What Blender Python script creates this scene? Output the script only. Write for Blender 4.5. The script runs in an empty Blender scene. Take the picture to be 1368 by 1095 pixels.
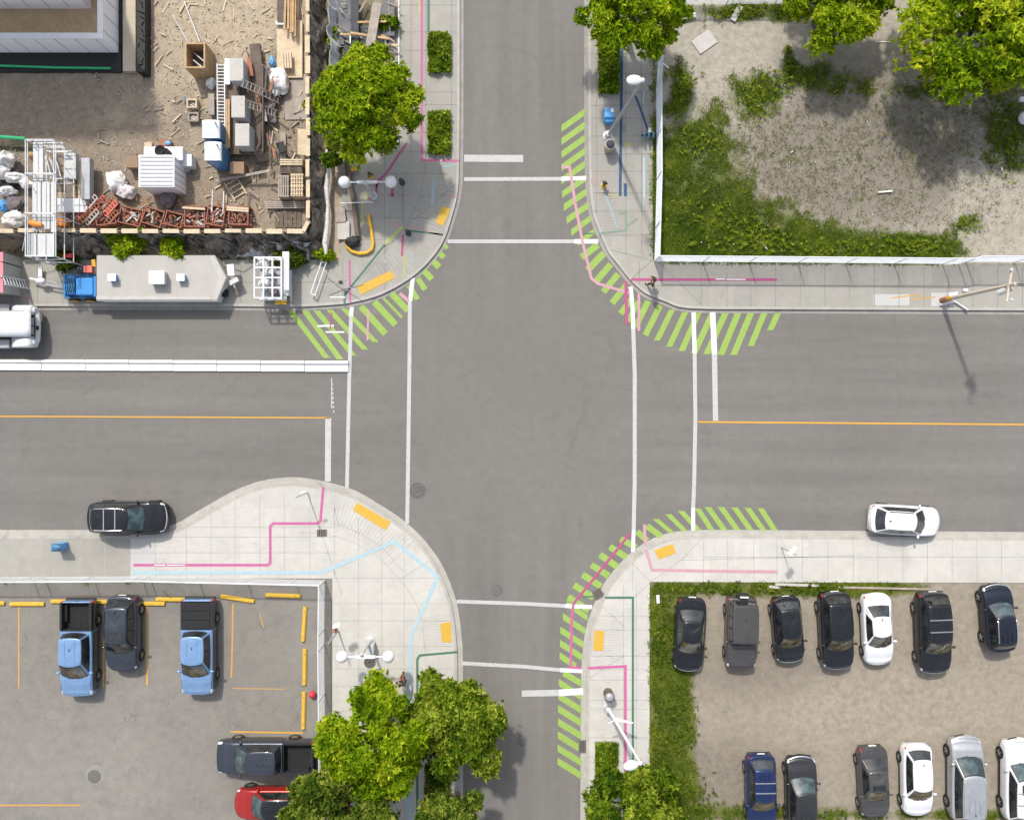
SUN_E, SKY_E, EXPO = 2.45, 0.15, 0.66
import bpy, bmesh, math, random
import numpy as np
from mathutils import Vector, Matrix, noise as mnoise
random.seed(7); rng = np.random.default_rng(11)
SC = bpy.context.scene; COL = SC.collection
S = 21.5; H = 50.0; RAD = math.pi / 180
ZP = 0.13            # top of the pavements
ZL = 0.10            # top of the yards and lots
def P(px, py, z=0.0):
    k = (H - z) / H / S
    return Vector(((px - 684) * k, (547.5 - py) * k, z))
# ------------------------------------------------------------------ materials
MATS = {}
def _n(nt, t, **kw):
    n = nt.nodes.new(t)
    for k, v in kw.items(): setattr(n, k, v)
    return n
def _noise(nt, co, scale, detail=3, rough=.6):
    n = _n(nt, 'ShaderNodeTexNoise'); n.inputs['Scale'].default_value = scale
    n.inputs['Detail'].default_value = detail; n.inputs['Roughness'].default_value = rough
    nt.links.new(co, n.inputs['Vector']); return n.outputs['Fac']
def _math(nt, op, a, b=None, clamp=False):
    n = _n(nt, 'ShaderNodeMath', operation=op, use_clamp=clamp)
    for i, x in enumerate((a, b)):
        if x is None: continue
        if isinstance(x, (int, float)): n.inputs[i].default_value = x
        else: nt.links.new(x, n.inputs[i])
    return n.outputs[0]
def _mapr(nt, x, a, b, c=0, d=1):
    n = _n(nt, 'ShaderNodeMapRange'); n.clamp = True
    for i, v in zip((1, 2, 3, 4), (a, b, c, d)): n.inputs[i].default_value = v
    nt.links.new(x, n.inputs[0]); return n.outputs[0]
def _mix(nt, fac, a, b, mode='MIX'):
    n = _n(nt, 'ShaderNodeMix', data_type='RGBA', blend_type=mode)
    if isinstance(fac, (int, float)): n.inputs[0].default_value = fac
    else: nt.links.new(fac, n.inputs[0])
    for i, x in ((6, a), (7, b)):
        if isinstance(x, (tuple, list)): n.inputs[i].default_value = (*x[:3], 1)
        else: nt.links.new(x, n.inputs[i])
    return n.outputs[2]
def newmat(name):
    m = bpy.data.materials.new(name); m.use_nodes = True; nt = m.node_tree
    b = nt.nodes['Principled BSDF']; co = _n(nt, 'ShaderNodeTexCoord').outputs['Object']
    MATS[name] = m; return m, nt, b, co
def sc(c, k): return tuple(min(1, x * k) for x in c[:3])
def mat(name, col, rough=.8, var=.15, s1=1.5, s2=25, metal=0., coat=0., bump=0., spec=.35, contrast=1.0, tint=None):
    if name in MATS: return MATS[name]
    m, nt, b, co = newmat(name)
    f = _math(nt, 'ADD', _math(nt, 'MULTIPLY', _noise(nt, co, s1), .5), _math(nt, 'MULTIPLY', _noise(nt, co, s2, 4), .5))
    f = _mapr(nt, f, .5 - .17 / contrast, .5 + .17 / contrast)
    c = _mix(nt, f, sc(col, 1 - var), sc(tint or col, 1 + var))
    nt.links.new(c, b.inputs['Base Color'])
    b.inputs['Roughness'].default_value = rough; b.inputs['Metallic'].default_value = metal
    b.inputs['Specular IOR Level'].default_value = spec; b.inputs['Coat Weight'].default_value = coat
    b.inputs['Coat Roughness'].default_value = .06
    if bump:
        n = _n(nt, 'ShaderNodeBump'); n.inputs['Strength'].default_value = bump; n.inputs['Distance'].default_value = .03
        nt.links.new(_noise(nt, co, s2, 4), n.inputs['Height']); nt.links.new(n.outputs[0], b.inputs['Normal'])
    return m
def ground_mat(name, col, fine=.16, med=.10, big=.08, crack=0., crack_scale=.3, rough=.9, spots=None, tint=(1, 1, 1), bump=.3, slab=0., streak=None, lanes=False):
    """layered surface: aggregate, blotches, wide tone shifts, cracks, spots of another colour, slab-to-slab tone"""
    m, nt, b, co = newmat(name)
    c = _mix(nt, _mapr(nt, _noise(nt, co, 34, 4, .75), .3, .7), sc(col, 1 - fine), sc(col, 1 + fine))
    c = _mix(nt, 1.0, c, _mix(nt, _mapr(nt, _noise(nt, co, 1.7, 5, .65), .32, .68), (1 - med,) * 3, (1 + med,) * 3), 'MULTIPLY')
    c = _mix(nt, 1.0, c, _mix(nt, _mapr(nt, _noise(nt, co, .11, 4, .6), .35, .65), (1 - big,) * 3, tuple((1 + big) * t for t in tint)), 'MULTIPLY')
    c = _mix(nt, 1.0, c, _mix(nt, _mapr(nt, _noise(nt, co, 8.5, 5, .7), .3, .7), (.945, .94, .945), (1.06, 1.055, 1.045)), 'MULTIPLY')
    if streak:
        mp = _n(nt, 'ShaderNodeMapping'); mp.inputs['Scale'].default_value = streak
        nt.links.new(co, mp.inputs['Vector'])
        c = _mix(nt, 1.0, c, _mix(nt, _mapr(nt, _noise(nt, mp.outputs[0], 1.0, 4, .6), .35, .65), (.93,) * 3, (1.06,) * 3), 'MULTIPLY')
    if lanes:
        sp = _n(nt, 'ShaderNodeSeparateXYZ'); nt.links.new(co, sp.inputs[0])
        for axis, sca in ((0, (.035, .75, 1)), (1, (.75, .035, 1))):
            mp = _n(nt, 'ShaderNodeMapping'); mp.inputs['Scale'].default_value = sca; nt.links.new(co, mp.inputs['Vector'])
            msk = _mapr(nt, _math(nt, 'ABSOLUTE', sp.outputs[axis]), 4, 11); st = _mapr(nt, _noise(nt, mp.outputs[0], 1.0, 5, .6), .38, .62)
            c = _mix(nt, msk, c, _mix(nt, 1.0, c, _mix(nt, st, (.93,) * 3, (1.07,) * 3), 'MULTIPLY'))
        c = _mix(nt, _mapr(nt, _noise(nt, co, .8, 3, .5), .72, .82, 0, .2), c, sc(col, .75))
    if slab:
        sn = _n(nt, 'ShaderNodeVectorMath', operation='SNAP'); sn.inputs[1].default_value = (1.53, 1.53, 50)
        nt.links.new(co, sn.inputs[0]); w = _n(nt, 'ShaderNodeTexWhiteNoise'); nt.links.new(sn.outputs[0], w.inputs['Vector'])
        c = _mix(nt, 1.0, c, _mix(nt, w.outputs[0], (1 - slab,) * 3, (1 + slab * .6,) * 3), 'MULTIPLY')
    if spots:
        scol, sscale, lo, hi = spots
        c = _mix(nt, _mapr(nt, _noise(nt, co, sscale, 6, .7), lo, hi), c, scol)
    if crack:
        wv = _n(nt, 'ShaderNodeTexNoise'); wv.inputs['Scale'].default_value = 1.1; wv.inputs['Detail'].default_value = 4
        nt.links.new(co, wv.inputs['Vector'])
        ad = _n(nt, 'ShaderNodeVectorMath', operation='MULTIPLY_ADD'); ad.inputs[1].default_value = (.9,) * 3
        nt.links.new(wv.outputs['Color'], ad.inputs[0]); nt.links.new(co, ad.inputs[2])
        vo = _n(nt, 'ShaderNodeTexVoronoi', feature='DISTANCE_TO_EDGE'); vo.inputs['Scale'].default_value = crack_scale
        nt.links.new(ad.outputs[0], vo.inputs['Vector'])
        k = _mapr(nt, vo.outputs['Distance'], .004, .016 , 1, 0)
        k = _math(nt, 'MULTIPLY', k, _mapr(nt, _noise(nt, co, .35, 2), .5, .62, 0, crack))
        c = _mix(nt, k, c, sc(col, .45))
    nt.links.new(c, b.inputs['Base Color']); b.inputs['Roughness'].default_value = rough; b.inputs['Specular IOR Level'].default_value = .25
    n = _n(nt, 'ShaderNodeBump'); n.inputs['Strength'].default_value = bump; n.inputs['Distance'].default_value = .02
    nt.links.new(_noise(nt, co, 22, 5, .7), n.inputs['Height']); nt.links.new(n.outputs[0], b.inputs['Normal'])
    return m
def paint_mat(name, col, wear=.25):
    """road paint, worn through to a dustier tone in flecks"""
    m, nt, b, co = newmat(name)
    c = _mix(nt, _mapr(nt, _noise(nt, co, 3.0, 6, .75), .35, .7), sc(col, .9), sc(col, 1.05))
    c = _mix(nt, _mapr(nt, _noise(nt, co, 7, 8, .8), .60, .72, 0, wear), c, (.19, .185, .175))
    al = _mapr(nt, _noise(nt, co, 5.5, 9, .85), .66 - .10 * wear, .72 - .08 * wear, 1, .12); nt.links.new(al, b.inputs['Alpha'])
    nt.links.new(c, b.inputs['Base Color']); b.inputs['Roughness'].default_value = .7; b.inputs['Specular IOR Level'].default_value = .25
    return m
def leaf_mat(name, dark, mid, light, transl=.35):
    m, nt, b, co = newmat(name)
    at = _n(nt, 'ShaderNodeAttribute', attribute_name='tone')
    r = _n(nt, 'ShaderNodeValToRGB'); e = r.color_ramp.elements
    e[0].color = (*dark, 1); e[1].color = (*light, 1); x = e.new(.5); x.color = (*mid, 1)
    nt.links.new(at.outputs['Fac'], r.inputs[0])
    nt.links.new(r.outputs[0], b.inputs['Base Color']); b.inputs['Roughness'].default_value = .6; b.inputs['Specular IOR Level'].default_value = .08
    tr = _n(nt, 'ShaderNodeBsdfTranslucent'); nt.links.new(r.outputs[0], tr.inputs[0])
    ms = _n(nt, 'ShaderNodeMixShader'); ms.inputs[0].default_value = transl
    nt.links.new(b.outputs[0], ms.inputs[1]); nt.links.new(tr.outputs[0], ms.inputs[2])
    nt.links.new(ms.outputs[0], nt.nodes['Material Output'].inputs[0])
    return m
def car_paint(name, col, metal=.35, rough=.3):
    m, nt, b, co = newmat(name)
    c = _mix(nt, _mapr(nt, _noise(nt, co, 2.2, 5, .7), .3, .7), sc(col, .9), sc(col, 1.08))
    c = _mix(nt, _mapr(nt, _noise(nt, co, 30, 4, .7), .55, .8, 0, .16), c, (.45, .42, .38))
    nt.links.new(c, b.inputs['Base Color']); b.inputs['Metallic'].default_value = metal
    r = _mapr(nt, _noise(nt, co, 4, 4), .3, .7, rough - .05, rough + .08); nt.links.new(r, b.inputs['Roughness'])
    b.inputs['Coat Weight'].default_value = .5; b.inputs['Coat Roughness'].default_value = .06; b.inputs['Specular IOR Level'].default_value = .3
    return m
# ------------------------------------------------------------------ mesh builder
LOC = {}
class MB:
    def __init__(s): s.v = []; s.f = []; s.m = []
    def add(s, vs, fs, mi=0):
        o = len(s.v); s.v += [tuple(v) for v in vs]; s.f += [tuple(i + o for i in f) for f in fs]; s.m += [mi] * len(fs); return s
    def box(s, c, d, rz=0., mi=0, rot=None, taper=1.):
        x, y, z = d[0] / 2, d[1] / 2, d[2] / 2
        R = rot or Matrix.Rotation(rz, 3, 'Z'); c = Vector(c); t = taper
        vs = [c + R @ Vector(p) for p in ((-x, -y, -z), (x, -y, -z), (x, y, -z), (-x, y, -z), (-x * t, -y * t, z), (x * t, -y * t, z), (x * t, y * t, z), (-x * t, y * t, z))]
        return s.add(vs, [(3, 2, 1, 0), (4, 5, 6, 7), (0, 1, 5, 4), (1, 2, 6, 5), (2, 3, 7, 6), (3, 0, 4, 7)], mi)
    def pbox(s, x0, y0, x1, y1, z0, z1, mi=0):
        """box whose TOP shows at the pixel rectangle"""
        a = P(x0, y1, z1); b = P(x1, y0, z1)
        return s.box(((a.x + b.x) / 2, (a.y + b.y) / 2, (z0 + z1) / 2), (b.x - a.x, b.y - a.y, z1 - z0), mi=mi)
    def beam(s, a, b, w, h=None, mi=0, up=(0, 0, 1)):
        a, b = Vector(a), Vector(b); d = b - a; L = d.length; h = h or w
        if L < 1e-6: return s
        d /= L; u = Vector(up)
        if abs(d.dot(u)) > .98: u = Vector((0, 1, 0))
        y = u.cross(d).normalized(); z = d.cross(y)
        return s.box((a + b) / 2, (L, w, h), rot=Matrix((d, y, z)).transposed(), mi=mi)
    def tube(s, pts, r, n=8, mi=0, caps=True):
        pts = [Vector(p) for p in pts]; rs = r if isinstance(r, (list, tuple)) else [r] * len(pts)
        rings = []; pu = None
        for i, p in enumerate(pts):
            d = (pts[min(i + 1, len(pts) - 1)] - pts[max(i - 1, 0)]).normalized()
            u = pu if pu is not None else (Vector((0, 0, 1)) if abs(d.z) < .9 else Vector((1, 0, 0)))
            u = (u - d * u.dot(d)).normalized(); pu = u; w = d.cross(u)
            rings.append([p + (u * math.cos(2 * math.pi * k / n) + w * math.sin(2 * math.pi * k / n)) * rs[i] for k in range(n)])
        fs = [(i * n + k, i * n + (k + 1) % n, (i + 1) * n + (k + 1) % n, (i + 1) * n + k) for i in range(len(pts) - 1) for k in range(n)]
        if caps: fs += [tuple(range(n - 1, -1, -1)), tuple((len(pts) - 1) * n + k for k in range(n))]
        return s.add([v for r_ in rings for v in r_], fs, mi)
    def prism(s, poly, z0, z1, mi=0, bottom=True, side_mi=None):
        n = len(poly); a = sum(poly[i][0] * poly[(i + 1) % n][1] - poly[(i + 1) % n][0] * poly[i][1] for i in range(n))
        if a < 0: poly = poly[::-1]
        vs = [(p[0], p[1], z0) for p in poly] + [(p[0], p[1], z1) for p in poly]
        s.add(vs, [tuple(range(n, 2 * n))] + ([tuple(range(n - 1, -1, -1))] if bottom else []), mi)
        o = len(s.v) - 2 * n
        for i in range(n): s.f.append((o + i, o + (i + 1) % n, o + n + (i + 1) % n, o + n + i)); s.m.append(mi if side_mi is None else side_mi)
        return s
    def lathe(s, prof, c=(0, 0, 0), n=20, mi=0, rot=None, sx=1., sy=1.):
        c = Vector(c); R = rot or Matrix.Identity(3); vs = []
        for r, z in prof: vs += [c + R @ Vector((r * sx * math.cos(2 * math.pi * k / n), r * sy * math.sin(2 * math.pi * k / n), z)) for k in range(n)]
        m = len(prof)
        fs = [(i * n + k, i * n + (k + 1) % n, (i + 1) * n + (k + 1) % n, (i + 1) * n + k) for i in range(m - 1) for k in range(n)]
        if prof[0][0] > 1e-4: fs.append(tuple(range(n - 1, -1, -1)))
        if prof[-1][0] > 1e-4: fs.append(tuple((m - 1) * n + k for k in range(n)))
        return s.add(vs, fs, mi)
    def ball(s, c, r, n=16, m=10, mi=0, sq=(1, 1, 1)):
        c = Vector(c)
        vs = [c + Vector((r * sq[0] * math.sin(math.pi * i / m) * math.cos(2 * math.pi * k / n), r * sq[1] * math.sin(math.pi * i / m) * math.sin(2 * math.pi * k / n), -r * sq[2] * math.cos(math.pi * i / m))) for i in range(m + 1) for k in range(n)]
        fs = [(i * n + k, i * n + (k + 1) % n, (i + 1) * n + (k + 1) % n, (i + 1) * n + k) for i in range(m) for k in range(n)]
        return s.add(vs, fs, mi)
    def grid(s, fn, nu, nv, mi=0):
        vs = [fn(i / nu, j / nv) for i in range(nu + 1) for j in range(nv + 1)]
        fs = [(i * (nv + 1) + j, (i + 1) * (nv + 1) + j, (i + 1) * (nv + 1) + j + 1, i * (nv + 1) + j + 1) for i in range(nu) for j in range(nv)]
        return s.add(vs, fs, mi)
    def strip(s, pts, w, z, mi=0):
        """flat painted line through pixel points, w pixels wide, at height z"""
        ps = [P(x, y, z) for x, y in pts]; hw = w / 2 / S; n = len(ps); vs = []
        for i, p in enumerate(ps):
            d0 = (p - ps[i - 1]).normalized() if i else None; d1 = (ps[i + 1] - p).normalized() if i < n - 1 else None
            d0 = d0 or d1; d1 = d1 or d0; d = (d0 + d1).normalized(); k = 1 / max(.5, d.dot(d1))
            q = Vector((-d.y, d.x, 0)) * hw * k; vs += [p + q, p - q]
        return s.add(vs, [(2 * i, 2 * i + 1, 2 * i + 3, 2 * i + 2) for i in range(n - 1)], mi)
    def build(s, name, mats, parent=None, origin=None, smooth=False, bevel=0., local=False, solid=0., sub=0):
        if not isinstance(mats, (list, tuple)): mats = [mats]
        vs = np.array(s.v, float).reshape(-1, 3)
        if parent is not None:
            if not local:
                (lx, ly, lz), rz = LOC[parent.name]; vs = vs - (lx, ly, lz); c_, s_ = math.cos(-rz), math.sin(-rz)
                vs = np.stack([vs[:, 0] * c_ - vs[:, 1] * s_, vs[:, 0] * s_ + vs[:, 1] * c_, vs[:, 2]], 1)
        elif origin is None:
            origin = ((vs[:, 0].min() + vs[:, 0].max()) / 2, (vs[:, 1].min() + vs[:, 1].max()) / 2, vs[:, 2].min())
        if parent is None: vs = vs - np.array(origin)
        me = bpy.data.meshes.new(name); me.from_pydata(vs.tolist(), [], s.f)
        for m in mats: me.materials.append(m)
        me.polygons.foreach_set('material_index', s.m)
        if smooth: me.polygons.foreach_set('use_smooth', [True] * len(s.f))
        me.update(); o = bpy.data.objects.new(name, me); COL.objects.link(o)
        if parent is not None: o.parent = parent
        else: o.location = origin
        # LOC key for sub-parts: a part is never moved, so its frame is its thing's frame
        LOC[o.name] = LOC[parent.name] if parent is not None else (tuple(origin), 0.)
        if smooth and not sub:
            bm = bmesh.new(); bm.from_mesh(me); bmesh.ops.recalc_face_normals(bm, faces=bm.faces)
            bm.to_mesh(me); bm.free()
            try: me.set_sharp_from_angle(angle=42 * RAD)
            except Exception: pass
        if bevel:
            b = o.modifiers.new('Bevel', 'BEVEL'); b.width = bevel; b.segments = 2; b.limit_method = 'ANGLE'
        if solid:
            b = o.modifiers.new('Solidify', 'SOLIDIFY'); b.thickness = solid
        if sub:
            b = o.modifiers.new('Subdivision', 'SUBSURF'); b.levels = sub; b.render_levels = sub
        return o
def tag(o, label=None, cat=None, group=None, kind=None):
    for k, v in (('label', label), ('category', cat), ('group', group), ('kind', kind)):
        if v: o[k] = v
    return o
def thing(name, label, cat, loc, rz=0., group=None):
    o = bpy.data.objects.new(name, None); COL.objects.link(o); o.location = loc; o.rotation_euler = (0, 0, rz); o.empty_display_size = .3
    LOC[o.name] = (tuple(loc), rz); return tag(o, label, cat, group)
def struct(name, mb, mats, **kw):
    return tag(mb.build(name, mats, origin=(0, 0, 0), **kw), kind='structure')
def raw_mesh(name, V, F, m, attr=None, parent=None, origin=(0, 0, 0), smooth=False):
    """large numpy mesh: V (n,3), F (m,k); attr: tone per vertex"""
    V = np.asarray(V, np.float32); F = np.asarray(F, np.int32); k = F.shape[1]
    if parent is not None: origin = LOC[parent.name][0]
    V = V - np.asarray(origin, np.float32)
    me = bpy.data.meshes.new(name); me.vertices.add(len(V)); me.vertices.foreach_set('co', V.ravel())
    me.loops.add(F.size); me.loops.foreach_set('vertex_index', F.ravel())
    me.polygons.add(len(F)); me.polygons.foreach_set('loop_start', np.arange(0, F.size, k, dtype=np.int32))
    me.update(calc_edges=True); me.materials.append(m)
    if attr is not None:
        a = me.attributes.new('tone', 'FLOAT', 'POINT'); a.data.foreach_set('value', np.asarray(attr, np.float32))
    if smooth: me.polygons.foreach_set('use_smooth', [True] * len(F))
    o = bpy.data.objects.new(name, me); COL.objects.link(o)
    if parent is not None: o.parent = parent
    else: o.location = origin
    LOC[o.name] = (tuple(origin), 0.); return o
def pip(px, py, poly):
    """points in polygon (numpy)"""
    c = np.zeros(len(px), bool); n = len(poly); j = n - 1
    for i in range(n):
        xi, yi = poly[i]; xj, yj = poly[j]
        if yi != yj: c ^= ((yi > py) != (yj > py)) & (px < (xj - xi) * (py - yi) / (yj - yi) + xi)
        j = i
    return c
def smooth_line(pts, sub=6):
    """Hermite curve through pixel points, tangents scaled to each segment"""
    p = [np.array(q, float) for q in pts]; T = []
    for i in range(len(p)):
        d = p[min(i + 1, len(p) - 1)] - p[max(i - 1, 0)]; T.append(d / max(np.linalg.norm(d), 1e-6))
    out = []
    for i in range(len(p) - 1):
        b, c = p[i], p[i + 1]; L = np.linalg.norm(c - b)
        for k in range(sub):
            t = k / sub; t2, t3 = t * t, t * t * t
            out.append(tuple((2 * t3 - 3 * t2 + 1) * b + (t3 - 2 * t2 + t) * L * T[i] + (3 * t2 - 2 * t3) * c + (t3 - t2) * L * T[i + 1]))
    out.append(tuple(p[-1])); return out
# ------------------------------------------------------------------ camera, light, sky
cam = bpy.data.cameras.new('camera'); co_ = bpy.data.objects.new('camera', cam); COL.objects.link(co_)
co_.location = (0, 0, H); cam.sensor_fit = 'HORIZONTAL'; cam.angle = 2 * math.atan(684 / S / H); cam.clip_end = 2000; SC.camera = co_
SUN_EL = 50 * RAD; SUN_AZ = math.atan2(-.34, 1.0)
sv = Vector((math.sin(SUN_AZ) * math.cos(SUN_EL), math.cos(SUN_AZ) * math.cos(SUN_EL), math.sin(SUN_EL)))
sl = bpy.data.lights.new('sun', 'SUN'); sl.energy = SUN_E; sl.angle = 2.6 * RAD; sl.color = (1.0, .95, .86)
so = bpy.data.objects.new('sun', sl); COL.objects.link(so); so.rotation_euler = (-sv).to_track_quat('-Z', 'Y').to_euler(); so.location = (0, 0, 80)
W = bpy.data.worlds.new('World'); SC.world = W; W.use_nodes = True; nt = W.node_tree; bg = nt.nodes['Background']
sky = nt.nodes.new('ShaderNodeTexSky'); sky.sky_type = 'NISHITA'; sky.sun_disc = False; sky.sun_elevation = SUN_EL; sky.sun_rotation = SUN_AZ % (2 * math.pi)
sky.air_density = 1.0; sky.dust_density = 2.5; sky.ozone_density = 1.0
hs = nt.nodes.new('ShaderNodeHueSaturation'); hs.inputs['Saturation'].default_value = .5; nt.links.new(sky.outputs[0], hs.inputs['Color']); nt.links.new(hs.outputs[0], bg.inputs[0]); bg.inputs[1].default_value = SKY_E
SC.view_settings.view_transform = 'Standard'; SC.view_settings.look = 'None'; SC.view_settings.exposure = EXPO; SC.view_settings.gamma = 1
SC.cycles.max_bounces = 6; SC.cycles.transparent_max_bounces = 8
# ------------------------------------------------------------------ grounds
ground_mat('asphalt', (.156, .147, .136), fine=.24, med=.05, big=.04, crack=.15, crack_scale=.13, spots=((.142, .134, .125), .55, .58, .76), rough=.92, lanes=True)
ground_mat('old_asphalt', (.20, .187, .167), fine=.2, med=.08, big=.08, crack=.4, crack_scale=.62, spots=((.155, .145, .132), .5, .52, .75), rough=.95)
ground_mat('concrete', (.305, .293, .262), fine=.06, med=.05, big=.06, slab=.07, spots=((.25, .24, .215), .9, .58, .8), rough=.9, bump=.1)
ground_mat('new_concrete', (.445, .430, .395), fine=.05, med=.05, big=.05, slab=.05, spots=((.37, .355, .325), .8, .54, .78), rough=.9, bump=.08)
ground_mat('kerb_concrete', (.36, .345, .312), fine=.12, med=.10, big=.06, spots=((.22, .21, .20), 1.2, .58, .75), rough=.9, bump=.15)
ground_mat('gutter_concrete', (.27, .255, .24), fine=.12, med=.12, big=.08, spots=((.17, .16, .15), 1.0, .55, .75), rough=.9, bump=.15)
ground_mat('dirt', (.24, .20, .155), fine=.25, med=.2, big=.12, rough=.95, bump=.5)
mat('joint', (.215, .205, .185), var=.25); mat('joint_pale', (.32, .31, .285), var=.2)
g = MB(); g.box((0, 0, -.55), (900, 900, .9)); struct('ground', g, MATS['dirt'])
g = MB(); g.box((0, 0, -.05), (150, 120, .1)); struct('road', g, MATS['asphalt'])
def blend_mat(name, a, b, c, fine=.25):
    """two soils and a mossy or dark third, mixed by the sheet's own per-point values and broken up by noise"""
    m, nt, bs, co = newmat(name)
    def at(n): return _n(nt, 'ShaderNodeAttribute', attribute_name=n).outputs['Fac']
    n1 = _noise(nt, co, 1.3, 6, .75); n2 = _noise(nt, co, 5, 5, .75)
    nn = _math(nt, 'ADD', _math(nt, 'MULTIPLY', n1, .8), _math(nt, 'MULTIPLY', n2, .5))
    f = _mapr(nt, _math(nt, 'ADD', at('tone'), _math(nt, 'SUBTRACT', nn, .65)), .3, .7)
    gq = _mapr(nt, _math(nt, 'ADD', at('green'), _math(nt, 'MULTIPLY', _math(nt, 'SUBTRACT', nn, .65), 1.6)), .35, .75)
    col = _mix(nt, gq, _mix(nt, f, a, b), c)
    fi = _mix(nt, _mapr(nt, _noise(nt, co, 30, 5, .8), .3, .7), (1 - fine,) * 3, (1 + fine,) * 3)
    col = _mix(nt, 1.0, col, fi, 'MULTIPLY')
    me = _mix(nt, _mapr(nt, _noise(nt, co, 2.6, 6, .7), .35, .65), (.80,) * 3, (1.14,) * 3)
    col = _mix(nt, 1.0, col, me, 'MULTIPLY')
    nt.links.new(col, bs.inputs['Base Color']); bs.inputs['Roughness'].default_value = .95; bs.inputs['Specular IOR Level'].default_value = .15
    n = _n(nt, 'ShaderNodeBump'); n.inputs['Strength'].default_value = .6; n.inputs['Distance'].default_value = .04
    nt.links.new(_noise(nt, co, 9, 6, .75), n.inputs['Height']); nt.links.new(n.outputs[0], bs.inputs['Normal'])
    return m
def blobs(X, Y, lst):
    t = np.zeros_like(X)
    for cx, cy, rx, ry, a in lst: t += a * np.exp(-(((X - cx) / rx) ** 2 + ((Y - cy) / ry) ** 2) ** 1.5)
    return t
def yard(name, x0, y0, x1, y1, z, m, tone, green, rough=.02, step=7):
    nx, ny = int((x1 - x0) / step), int((y1 - y0) / step)
    X, Y = np.meshgrid(np.linspace(x0, x1, nx + 1), np.linspace(y0, y1, ny + 1), indexing='ij')
    Z = np.full(X.shape, z) - rough * np.abs(rng.normal(0, 1, X.shape)).clip(0, 2.5)
    V = np.stack([(X - 684) / S * (H - z) / H, (547.5 - Y) / S * (H - z) / H, Z], -1).reshape(-1, 3)
    I = np.arange((nx + 1) * (ny + 1)).reshape(nx + 1, ny + 1)
    F = np.stack([I[:-1, :-1], I[:-1, 1:], I[1:, 1:], I[1:, :-1]], -1).reshape(-1, 4)
    o = raw_mesh(name, V, F, m, np.clip(tone(X, Y), 0, 1).ravel(), smooth=True)
    a = o.data.attributes.new('green', 'FLOAT', 'POINT'); a.data.foreach_set('value', np.clip(green(X, Y), 0, 1).astype(np.float32).ravel())
    return tag(o, kind='structure')
def frac(X, Y, s, k=0.):
    return np.array([mnoise.fractal(Vector((a * s, b * s, k)), 1.0, 2.0, 5) for a, b in zip(X.ravel(), Y.ravel())]).reshape(X.shape)
NE_GREEN = [(915, 250, 92, 115, 1.0), (970, 315, 130, 55, 1.0), (1110, 330, 160, 30, .8), (1230, 335, 60, 22, .9), (1010, 125, 40, 30, .8), (1090, 105, 50, 22, .7), (1200, 118, 80, 16, .5), (1350, 190, 45, 60, .7), (910, 110, 16, 35, .7), (1300, 300, 30, 16, .5), (1040, 15, 130, 14, .9), (1055, 80, 10, 22, .7), (1330, 100, 60, 40, .6)]
yard('gravel_yard', 866, -400, 1900, 358, ZL, blend_mat('yard_soil', (.32, .29, .24), (.20, .178, .145), (.095, .115, .03)),
     lambda X, Y: .1 + blobs(X, Y, [(1150, 210, 190, 110, .8), (1160, 70, 150, 40, .35)]) - blobs(X, Y, [(1310, 260, 35, 45, .6)]),
     lambda X, Y: blobs(X, Y, NE_GREEN))
SE_GREEN = [(890, 860, 32, 90, 1.0), (893, 960, 36, 130, 1.0), (893, 1060, 44, 60, 1.), (1010, 785, 160, 14, 1.0), (1150, 785, 90, 15, 1.0), (1000, 1085, 200, 12, .8), (1300, 1088, 100, 10, .8)]
yard('gravel_car_park', 862, 776, 1900, 1500, ZL, blend_mat('car_park_soil', (.27, .235, .19), (.20, .172, .138), (.11, .12, .03)),
     lambda X, Y: .35 + blobs(X, Y, [(960, 1050, 90, 60, .5), (1180, 940, 120, 40, -.4), (1020, 900, 110, 40, .3)]),
     lambda X, Y: blobs(X, Y, SE_GREEN))
yard('building_site_ground', -500, -500, 552, 352, .09, blend_mat('site_soil', (.365, .302, .222), (.245, .198, .15), (.085, .078, .05)),
     lambda X, Y: .15 + .45 * np.where((X > -60) & (Y > -60), 1, 0) * frac(X, Y, .022, 4.) + blobs(X, Y, [(70, 180, 190, 130, .75), (330, 250, 110, 90, .55), (150, 260, 130, 60, .6), (60, 260, 90, 70, .5), (390, 180, 40, 150, .6), (470, 40, 60, 90, .6)]),
     lambda X, Y: blobs(X, Y, [(480, 50, 50, 70, .8), (100, 80, 120, 12, .6), (20, 195, 40, 12, .8), (425, 180, 16, 200, .9), (200, 335, 260, 20, .9)]), rough=.028, step=5)  # shade of the gap by the east tarp is put into the dark third
g = MB(); a = P(-500, 1500, ZL); b = P(447, 771, ZL); g.box(((a.x + b.x) / 2, (a.y + b.y) / 2, ZL / 2), (b.x - a.x, b.y - a.y, ZL)); struct('asphalt_car_park', g, MATS['old_asphalt'])
# ------------------------------------------------------------------ pavements with kerbs, gutters, joints
NWC = [(-300, 409), (300, 409), (400, 409.5), (440, 407.5), (470, 404), (510, 393), (553, 368), (580, 341), (594, 318), (604, 288), (611, 260), (613, 236), (614, 150), (614, -300)]
NEC = [(786, -300), (786, 150), (787, 230), (791, 280), (800, 308), (813, 337), (827, 355), (843, 375), (863, 392), (887, 402), (908, 410), (940, 412.5), (1000, 413), (1700, 416)]
SWC = [(-300, 715), (100, 715), (175, 715), (212, 713), (240, 705), (266, 690), (292, 675), (318, 661), (345, 651), (370, 646), (400, 645), (440, 652), (472, 662), (500, 678), (528, 696), (555, 719), (580, 751), (594, 780), (604, 812), (610, 860), (611, 900), (611, 1400)]
SEC = [(783, 1400), (783, 1000), (784, 900), (787, 860), (793, 830), (811, 787), (826, 766), (844, 747), (862, 733), (882, 723), (905, 717), (948, 715), (1100, 716), (1700, 720)]
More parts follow.
